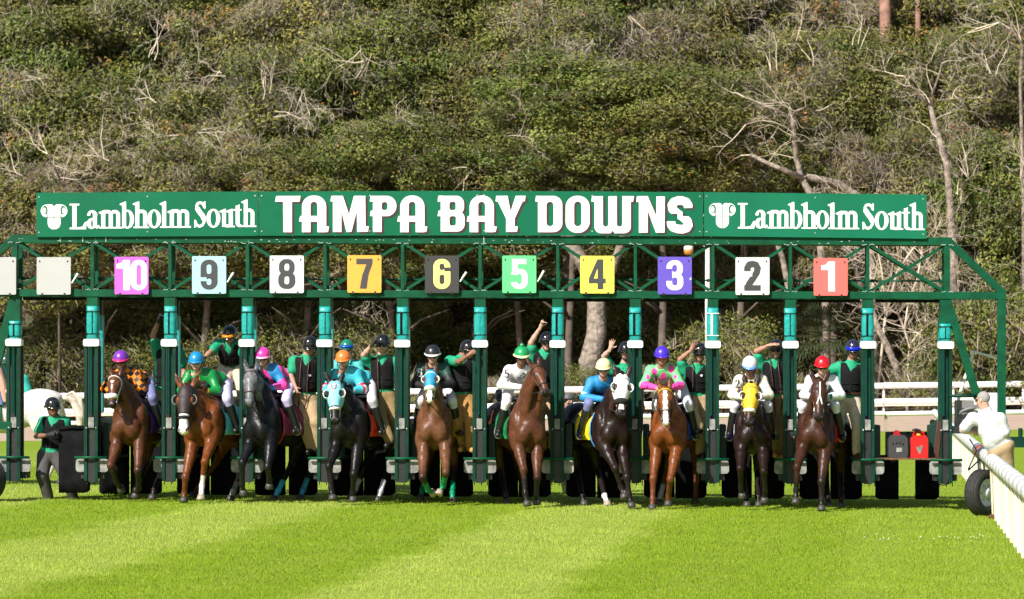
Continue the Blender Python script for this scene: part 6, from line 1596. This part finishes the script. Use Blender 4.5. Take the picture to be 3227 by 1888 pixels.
j2 = jockey(2240, (267, 405), h2, 'jockey in white helmet with blue rim and cream silks', dict(helmet=(.7, .69, .72), band=srgb(90, 140, 220), shirt=Cream, skin='brown', trousers=cloth((.72, .71, .8))), lean=.05, face=(0, -1, -.4))
j1 = jockey(2240, (763, 405), h1, 'jockey in red helmet and white silks with green patches', dict(helmet=srgb(215, 10, 30), pattern=dict(mats=[Wm, cloth(srgb(30, 120, 90))], f=pat_white), skin='light', trousers=cloth((.74, .73, .78))))
def armno(jk, dg, pos, col, size=.0005):
    decal(jk, (lambda X, Z, d=dg: D_[d](X + 77, Z + 136)), (-85, -145, 85, 145), 9.0, size, pos, col, 'sleeve_number')
w6 = mat('print_white', (.78, .78, .78), .6); 
for jk, ox, q, dg, col in ((j5, 1460, (311, 465), '5', 'dark_ink'), (j2, 2240, (186, 530), '2', 'dark_ink'), (j6, 980, (737, 410), '6', w6)):
    a = np.array(jk['mid']) + jk['wide'] * .205; z_ = a[2] - .05; armno(jk, dg, (a[0], z_), col if isinstance(col, str) else col)

# ------------------------------------------------------------------ gate crew
mat('khaki', srgb(168, 142, 108), .85, var=.14, bump=.022, bscale=8); mat('khaki_dark', srgb(135, 112, 72), .85, var=.14, bump=.022, bscale=8); mat('khaki_gold', srgb(160, 118, 62), .85, var=.14, bump=.022, bscale=8); mat('khaki_pale', srgb(205, 190, 168), .85, var=.12, bump=.022, bscale=8); mat('charcoal_cloth', srgb(72, 70, 68), .85, var=.15, bump=.008, bscale=12)
KH = dict(K='khaki', D='khaki_dark', G='khaki_gold', P='khaki_pale', C='charcoal_cloth')
def crew(ox, Y, hel, sh, hip, feet, armL, armR, label, look, face=(0, -1, -.1), hipdY=.05, **kw):
    W = lambda q, d=0.0: P(*C(ox, q[0], q[1]), Y + d)
    hc = W(hel) - np.array([0, 0, .05]); shL, shR = W((sh[0], sh[2]), .08), W((sh[1], sh[3] if len(sh) > 3 else sh[2]), .08)
    J = dict(head=hc, face=face, shL=shL, shR=shR, pelvis=W(hip, hipdY + .05))
    J['neck'] = (shL + shR) / 2 + np.array([0, -.01, .07]) * .8 + (hc - (shL + shR) / 2) * .12
    for s, arm in (('L', armL), ('R', armR)):
        sg = -1 if s == 'L' else 1
        if arm is None:
            J['el' + s] = J['sh' + s] + np.array([.07 * sg, .03, -.28]); J['wr' + s] = J['el' + s] + np.array([.02 * sg, -.08, -.24])
        else:
            J['el' + s] = W(arm[0][:2], arm[0][2]); J['wr' + s] = W(arm[1][:2], arm[1][2])
        J['hip' + s] = J['pelvis'] + np.array([.095 * sg, 0, -.03])
        an = W(feet[0 if s == 'L' else 1], feet[0 if s == 'L' else 1][2] if len(feet[0 if s == 'L' else 1]) > 2 else .05) + np.array([0, 0, .05]); J['an' + s] = an
        hp = J['hip' + s]; kn = hp * .5 + an * .5; short = max(0.0, .86 - np.linalg.norm(hp - an)); J['kn' + s] = kn + np.array([.03 * sg, -.06 - short * .6, .03])
        J['toe' + s] = (.25 * sg, -1, -.05)
    for k, v in kw.items(): J[k] = np.array(v) if not isinstance(v, str) else v
    J['base'] = (hc[0], Y, min(J['anL'][2], J['anR'][2]) - .08)
    lk = dict(helmet=(.012, .012, .014), hrough=.18, vents=True, glasses=(.012, .012, .014), vest='vest_black', trousers='khaki', skin='tan', sleeve=.62, baggy=.034, scale=1.05); lk.update(look)
    return person(label, J, lk, 'person', 'gate crew in green shirts' if lk.get('shirt') is None else None)
crew(0, .4, (360, 686), (300, 445, 800), (350, 1020), [(332, 1340, .0), (500, 1335, .15)], [(250, 900, -.05), (330, 892, -.3)], [(470, 905, .1), (410, 890, -.2)],
     'helmeted gate worker standing on the grass left of the number 10 stall', dict(trousers='charcoal_cloth', skin='brown', gloveL=True, gloveR=True, glasses=None, boots='charcoal_cloth'), face=(.65, -.75, -.15), poseL='grip', hdL=(1, -.4, .2), pmL=(0, 1, -.3), poseR='grip')
crew(0, 1.0, (1170, 245), (1075, 1225, 330), (1105, 600), [(1075, 905), (1150, 905)], [(1045, 215, .0), (1085, 110, -.1)], None,
     'gate worker reaching up behind the padded post between stalls 10 and 9', dict(trousers='khaki', gloveL=True, glasses=None, boots='boot_black'), poseL='grip', hdL=(.35, -.2, 1), pmL=(1, -.5, 0))
crew(500, .7, (487, 195), (405, 560, 275), (500, 415), [(497, 790, -.1), (590, 800, .2)], [(352, 325, -.1), (312, 365, -.25)], [(590, 370, .05), (600, 440, -.1)],
     'gate worker leaning forward in amber goggles between the blue and pink helmets', dict(trousers='khaki_pale', gloveL=True, glasses=None, up_goggles=srgb(200, 120, 20), lead=(-1, 1)), face=(-.1, -1, -.5), hipdY=.3)
crew(500, .4, (1037, 268), (925, 1100, 385), (1000, 640), [(1045, 1000), (1090, 1000)], [(905, 490, .0), (935, 560, -.12)], None,
     'gate worker in clear glasses looking down, right of the pink helmet', dict(trousers='khaki', glasses=(.2, .16, .14), skin='tan', lead=(-1, 1), badge=True, boots='boot_black', belly=.03), face=(-.1, -1, -.35), hdL=(.35, -.3, -1), pmL=(1, .3, 0))
crew(980, .4, (490, 255), (395, 580, 385), (495, 620), [(540, 955, -.3), (590, 985, .1)], [(362, 345, -.05), (418, 275, -.2)], [(605, 500, .1), (600, 560, -.1)],
     'gate worker pressing a gloved hand to his helmet between orange and black helmets', dict(trousers='khaki_dark', gloveL=True, boots='boot_black', lead=(1,), skin='light', belly=.02), poseL='relaxed', hdL=(.6, -.1, .8), pmL=(1, 0, -.5))
crew(980, .4, (1075, 295), (950, 1110, 385), (1030, 640), [(1045, 980), (1090, 985, -.15)], [(1015, 390, -.35), (1080, 345, -.5)], [(1150, 480, .1), (1150, 560, 0)],
     'gate worker gripping the post with bare forearm across his face', dict(trousers='khaki_gold', boots='boot_tan', skin='brown', belly=.03, lead=(1,)), face=(.75, -.7, -.15), poseL='grip', hdL=(.8, -.1, .5), pmL=(.2, 1, 0))
crew(1460, .4, (572, 240), (480, 630, 345), (560, 620), [(540, 1000), (620, 1000)], [(462, 262, -.05), (528, 155, -.15)], None,
     'gate worker punching a bare fist high above the green bobble helmet', dict(trousers='khaki', skin='light', up_goggles=(.02, .02, .02)), poseL='fist', hdL=(.35, -.1, 1), pmL=(.9, -.5, 0), face=(.1, -1, -.1))
g_ = G(*C(1460, 260, 1365)); 
crew(1460, 3.0, (265, 618), (205, 325, 755), (270, 1010), [(230, 1335), (300, 1335)], None, None,
     'gate worker in white mirrored goggles low behind the tall bay horse', dict(trousers='charcoal_cloth', glasses=srgb(90, 90, 190), gframe=(.75, .75, .75), skin='brown', boots='boot_black'), face=(-.7, -.7, -.05))
crew(1460, 4.2, (718, 640), (668, 795, 755), (730, 1010), [(715, 1312), (820, 1312)], None, None,
     'man in grey cap and royal blue polo standing behind the gate', dict(shirt=cloth(srgb(50, 90, 190)), vest=None, helmet=None, cap=(.10, .095, .10), trousers='khaki_pale', skin='light', glasses=None, boots='worn_shaded_white', hair='hair_grey', vents=False), face=(-.75, -.65, -.05))
crew(1780, .4, (418, 305), (325, 490, 445), (440, 700), [(400, 1000), (480, 1000)], [(268, 355, -.05), (310, 305, -.15)], None,
     'bearded gate worker waving an open palm beside the pale yellow helmet', dict(trousers='khaki_dark', glasses=None, beard=True, skin='light', belly=.03), poseL='open', hdL=(.25, -.1, 1), pmL=(.1, -1, .1))
crew(1780, .4, (925, 315), (815, 985, 445), (895, 640), [(918, 860, -.35), (925, 1030)], [(790, 375, .0), (862, 312, -.15)], None,
     'gate worker raising an open hand to his helmet right of the indigo helmet', dict(trousers='khaki', skin='tan', badge=True, lead=(1,), boots='boot_black'), poseL='open', hdL=(.45, -.1, .9), pmL=(.5, -1, -.2))
crew(2240, .4, (445, 290), (350, 505, 410), (450, 640), [(455, 1020), (480, 1040)], [(312, 318, -.05), (400, 278, -.2)], None,
     'gate worker shading his forehead with a bare hand right of the white helmet', dict(trousers='khaki_dark', skin='tan', lead=(-1, 1), boots='boot_tan', belt=True), poseL='open', hdL=(1, -.15, .15), pmL=(.0, .4, -1))
crew(2240, .4, (972, 292), (880, 1040, 425), (935, 650), [(875, 985, .35), (1000, 1030, -.05)], [(830, 445, .1), (850, 520, .3)], None,
     'gate worker in navy helmet with blue goggles at the rightmost stall post', dict(helmet=(.022, .022, .045), trousers='khaki_pale', skin='tan', up_goggles=srgb(20, 40, 200), belt=True, sleeve=.95, vents=False), face=(.05, -1, -.25))
# ------------------------------------------------------------------ bystanders
wr_ = lambda x, y, d=0.0: P(2680 + .4613 * x, 960 + .4613 * y, -2.7 + d)
gzr = gz(7.5, -2.7)
J = dict(head=wr_(905, 652), face=(-.75, .62, -.15), neck=wr_(925, 715), shL=wr_(1025, 778, -.12), shR=wr_(835, 775, .12), elR=wr_(765, 860, .15), wrR=wr_(840, 872, .25), elL=wr_(1065, 900, -.1), wrL=wr_(985, 930, .2), pelvis=wr_(1030, 985, .05),
         hipL=wr_(1055, 990, 0), hipR=wr_(1000, 990, .1), knL=wr_(1080, 1200, .05), knR=wr_(1015, 1200, .15), base=(wr_(1030, 1000)[0], -2.7, gzr))
J['anL'] = J['knL'] * 1.0; J['anL'] = np.array([J['knL'][0] + .02, -2.65, gzr + .09]); J['anR'] = np.array([J['knR'][0], -2.5, gzr + .09]); J['toeL'] = (-.5, .8, 0); J['toeR'] = (-.5, .8, 0)
mat('white_shirt', (.60, .60, .62), .85, bump=.03, bscale=7)
person('grey haired man in white polo shirt leaning on the running rail', J, dict(shirt='white_shirt', trousers='khaki', skin='light', hair='hair_grey', glasses=(.02, .02, .02), sleeve=.75, belly=.05, scale=1.12, baggy=.034, boots='boot_brown'))
def pony(o, fwd, coat, label, poll, muzzle, face, size=1.0, tailp=None, tailc=None, **kw):
    f = nrm(fwd); lat = nrm(np.cross(f, (0, 0, 1))); o = np.array(o, float); B = lambda l, b, h: o + lat * l * size - f * b * size + np.array([0, 0, h]) * size
    legs = dict(fore=[(B(.15 * s, .16, .52), B(.15 * s, .2, .13), B(.15 * s, .15, .035)) for s in (1, -1)], hind=[(B(.16 * s, 1.82, .56), B(.16 * s, 1.72 + .1 * s, .13), B(.16 * s, 1.66 + .1 * s, .035)) for s in (1, -1)])
    sp = dict(o=o, fwd=f, poll=poll(B), muzzle=muzzle(B), face=face, legs=legs, coat=coat, size=size, res=.024, **kw)
    if tailp: sp['tail'] = tailp(B)
    if tailc: sp['tailc'] = tailc
    return horse('pony', label, sp)
ox_ = -10.02; oy_ = 5.2
pw = pony((ox_, oy_, gz(ox_, oy_)), (-1, 0, 0), WHT, 'white pony seen from the side behind the leftmost stall', lambda B: B(0, -.55, 2.0), lambda B: B(0, -.95, 1.6), (-.8, 0, .6), 1.04, lambda B: [B(0, 1.86, 1.45), B(.05, 2.0, 1.42), B(.08, 2.12, 1.15), B(.1, 2.1, .8)], (.6, .52, .45), mane=(.6, .55, .5))
B = pw['B']
for q in range(9): MB().tube([B(0, 1.9, 1.5), B(.02 * q - .08, 2.02 + .012 * q, 1.55 - .03 * q), B(.02 * q - .08, 2.16 + .015 * q, 1.45 - .06 * q), B(.02 * q, 2.2 + .02 * (q % 3), 1.0 - .03 * q)], [.02, .022, .016, .005], 5).build('tail_lock', cloth((.62, .55, .48)), pw['t'], True)
saddle(pw, srgb(15, 80, 60))
hx_ = P(12, 1140, oy_)
J = dict(head=P(20, 1146, oy_), face=(.25, -1, -.05), neck=P(24, 1180, oy_ + .03), shL=P(-10, 1196, oy_), shR=P(76, 1196, oy_ + .02), elL=P(-22, 1240, oy_ - .05), wrL=P(10, 1236, oy_ - .25), elR=P(90, 1245, oy_ - .02), wrR=P(8, 1240, oy_ - .28), pelvis=B(0, .75, 1.68), base=B(0, .7, 1.6), hipL=B(.12, .75, 1.62), hipR=B(-.12, .75, 1.62), knL=B(.36, .45, 1.33), knR=B(-.36, .45, 1.33), anL=B(.38, .6, .95), anR=B(-.38, .6, .95), toeL=(-1, -.3, 0), toeR=(-1, .3, 0))
person('outrider in turquoise shirt and jeans on the white pony', J, dict(helmet=(.02, .06, .05), shirt=cloth(srgb(40, 165, 150)), trousers=cloth(srgb(90, 110, 160)), boots='boot_tan', skin='light', belly=.06, scale=1.15, sleeve=.7), 'rider')
bp_o = P(1108, 1400, 3.6); bo = np.array([bp_o[0] - .1, 3.9, gz(bp_o[0], 3.9)])
pb = pony(bo, (.1, -1, 0), dict(BAY, body=(.09, .045, .025), face=(.11, .055, .035)), 'brown lead pony half hidden behind the orange helmeted jockey', lambda B: P(1148, 1222, 3.6), lambda B: P(1160, 1300, 3.4), (.15, -1, .1), 1.0, blaze=[(.05, .5, .02, .02, -.02)])
bridle(pb, 'strap_brown')
J = dict(head=P(1093, 1101, 4.3), face=(.05, -1, -.1), neck=P(1096, 1132, 4.35), shL=P(1062, 1148, 4.4), shR=P(1130, 1150, 4.4), elL=P(1050, 1196, 4.3), elR=P(1142, 1198, 4.3), wrL=P(1080, 1225, 4.05), wrR=P(1115, 1225, 4.05), pelvis=pb['B'](0, .7, 1.72), base=pb['B'](0, .7, 1.6))
for s, q in ((1, 'L'), (-1, 'R')): J['hip' + q] = pb['B'](.12 * s, .7, 1.66); J['kn' + q] = pb['B'](.34 * s, .4, 1.35); J['an' + q] = pb['B'](.36 * s, .55, .95)
person('pony rider in green and blue helmet behind the orange helmeted jockey', J, dict(helmet=srgb(30, 120, 90), up_goggles=srgb(30, 70, 170), shirt=cloth(srgb(60, 175, 165)), trousers='khaki', skin='light', sleeve=.7), 'rider')

# ------------------------------------------------------------------ things on the shelf and at the gate's end
mat('plastic_red', srgb(205, 25, 25), .4, var=.06); mat('plastic_dark', srgb(58, 56, 58), .5, var=.15); mat('plastic_yellow', srgb(230, 190, 40), .4); mat('handle_red', srgb(165, 20, 30), .4)
zs_ = gzz(1440) - TILT * 6.2
t = thing('gas_can', (gx(2902), .2, zs_), 'red plastic gas can with black spout on the gate shelf', 'gas can')
s = SDF(); cx = gx(2898)
can = [(cx - .135, zs_), (cx + .135, zs_), (cx + .135, zs_ + .30), (cx + .10, zs_ + .35), (cx - .07, zs_ + .35), (cx - .125, zs_ + .30)]
MB().prism(can, .06, .26).build('tank', 'plastic_red', t)
MB().tube([(cx - .09, .16, zs_ + .34), (cx - .06, .16, zs_ + .40), (cx + .06, .16, zs_ + .40), (cx + .1, .16, zs_ + .34)], .02, 8).build('handle', 'plastic_red', t, True)
MB().tube([(cx + .0, .14, zs_ + .345), (cx + .0, .14, zs_ + .375)], .035, 12).build('collar', 'plastic_yellow', t)
MB().tube([(cx + .0, .14, zs_ + .37), (cx + .01, .14, zs_ + .42), (cx - .05, .12, zs_ + .44), (cx - .1, .1, zs_ + .43)], [.03, .028, .02, .016], 10).build('spout', 'strap_black', t, True)
MB().add([(cx - .05, .054, zs_ + .16), (cx + .06, .054, zs_ + .2), (cx + .02, .054, zs_ + .07), (cx + .0, .054, zs_ + .06)], [(0, 3, 2, 1)]).build('warning_label', 'worn_shaded_white', t)
t = thing('generator', (gx(2835), .2, zs_), 'dark grey portable generator with red handle on the gate shelf', 'generator'); cx = gx(2832)
MB().prism([(cx - .14, zs_), (cx + .14, zs_), (cx + .15, zs_ + .08), (cx + .145, zs_ + .30), (cx + .1, zs_ + .35), (cx - .1, zs_ + .35), (cx - .15, zs_ + .28), (cx - .15, zs_ + .06)], .06, .36).build('housing', 'plastic_dark', t)
MB().prism([(cx - .06, zs_ + .35), (cx + .04, zs_ + .35), (cx + .02, zs_ + .42), (cx - .02, zs_ + .43), (cx - .05, zs_ + .41)], .12, .3).build('handle', 'handle_red', t)
MB().box((cx - .03, .05, zs_ + .09), (cx + .06, .06, zs_ + .16)).build('label', 'worn_shaded_white', t)
for a, b in ((-.08, .22), (-.03, .235), (.02, .235), (.07, .22)): MB().ell((cx + a, .055, zs_ + b), (.016, .012, .016), None, 10, 6).build('socket', 'strap_black', t)
mat('speaker_grey', srgb(120, 118, 118), .6, var=.1)
t = thing('loudspeaker', (gx(3045), .3, gzz(1345)), 'grey boxed loudspeaker with curved handle beside the man in white', 'loudspeaker')
MB().rbox((gx(3018), .2, gzz(1345)), (gx(3078), .5, gzz(1262)), .02, 3).build('box', 'speaker_grey', t)
MB().tube([(gx(3024), .15, gzz(1308)), (gx(3036), .12, gzz(1295)), (gx(3055), .1, gzz(1288)), (gx(3076), .08, gzz(1286))], .022, 8).build('handle', 'speaker_grey', t, True)
t = thing('notice_board', (gx(3114), .2, gzz(1305)), 'blank white board fixed behind the head of the man in white', 'board')
MB().rbox((gx(3073), .14, gzz(1306)), (gx(3156), .17, gzz(1238)), .01, 2).build('panel', 'white_paint', t)
for a, b in ((3080, 1245), (3150, 1245), (3080, 1300), (3150, 1300)): MB().ell((gx(a), .138, gzz(b)), (.01, .006, .01), None, 8, 5).build('screw', 'black_steel', t)
t = thing('pipe_frame', P(3040, 1330, 2.0), 'thin white bent pipe frame behind the end leg of the gate', 'frame')
MB().tube([P(3012, 1330, 2), P(3022, 1250, 2), P(3068, 1108, 2), P(3150, 1132, 2)], .028, 8).build('pipe', 'rail_white', t, True)
# whips
for nm, a, b, m in (('whip', C(2240, 520, 855), C(2240, 670, 680), 'rust'), ('whip', C(1460, 270, 800), C(1460, 420, 590), 'whip'), ('whip', C(1780, 20, 830), C(1780, 230, 620), 'whip')):
    Y = .1; t = None
    MB().tube([P(*a, Y), P(*b, Y)], [.007, .012], 6).build('whip', m, (j1 if m == 'rust' else (j5 if a[0] < 1600 else j4))['t'])
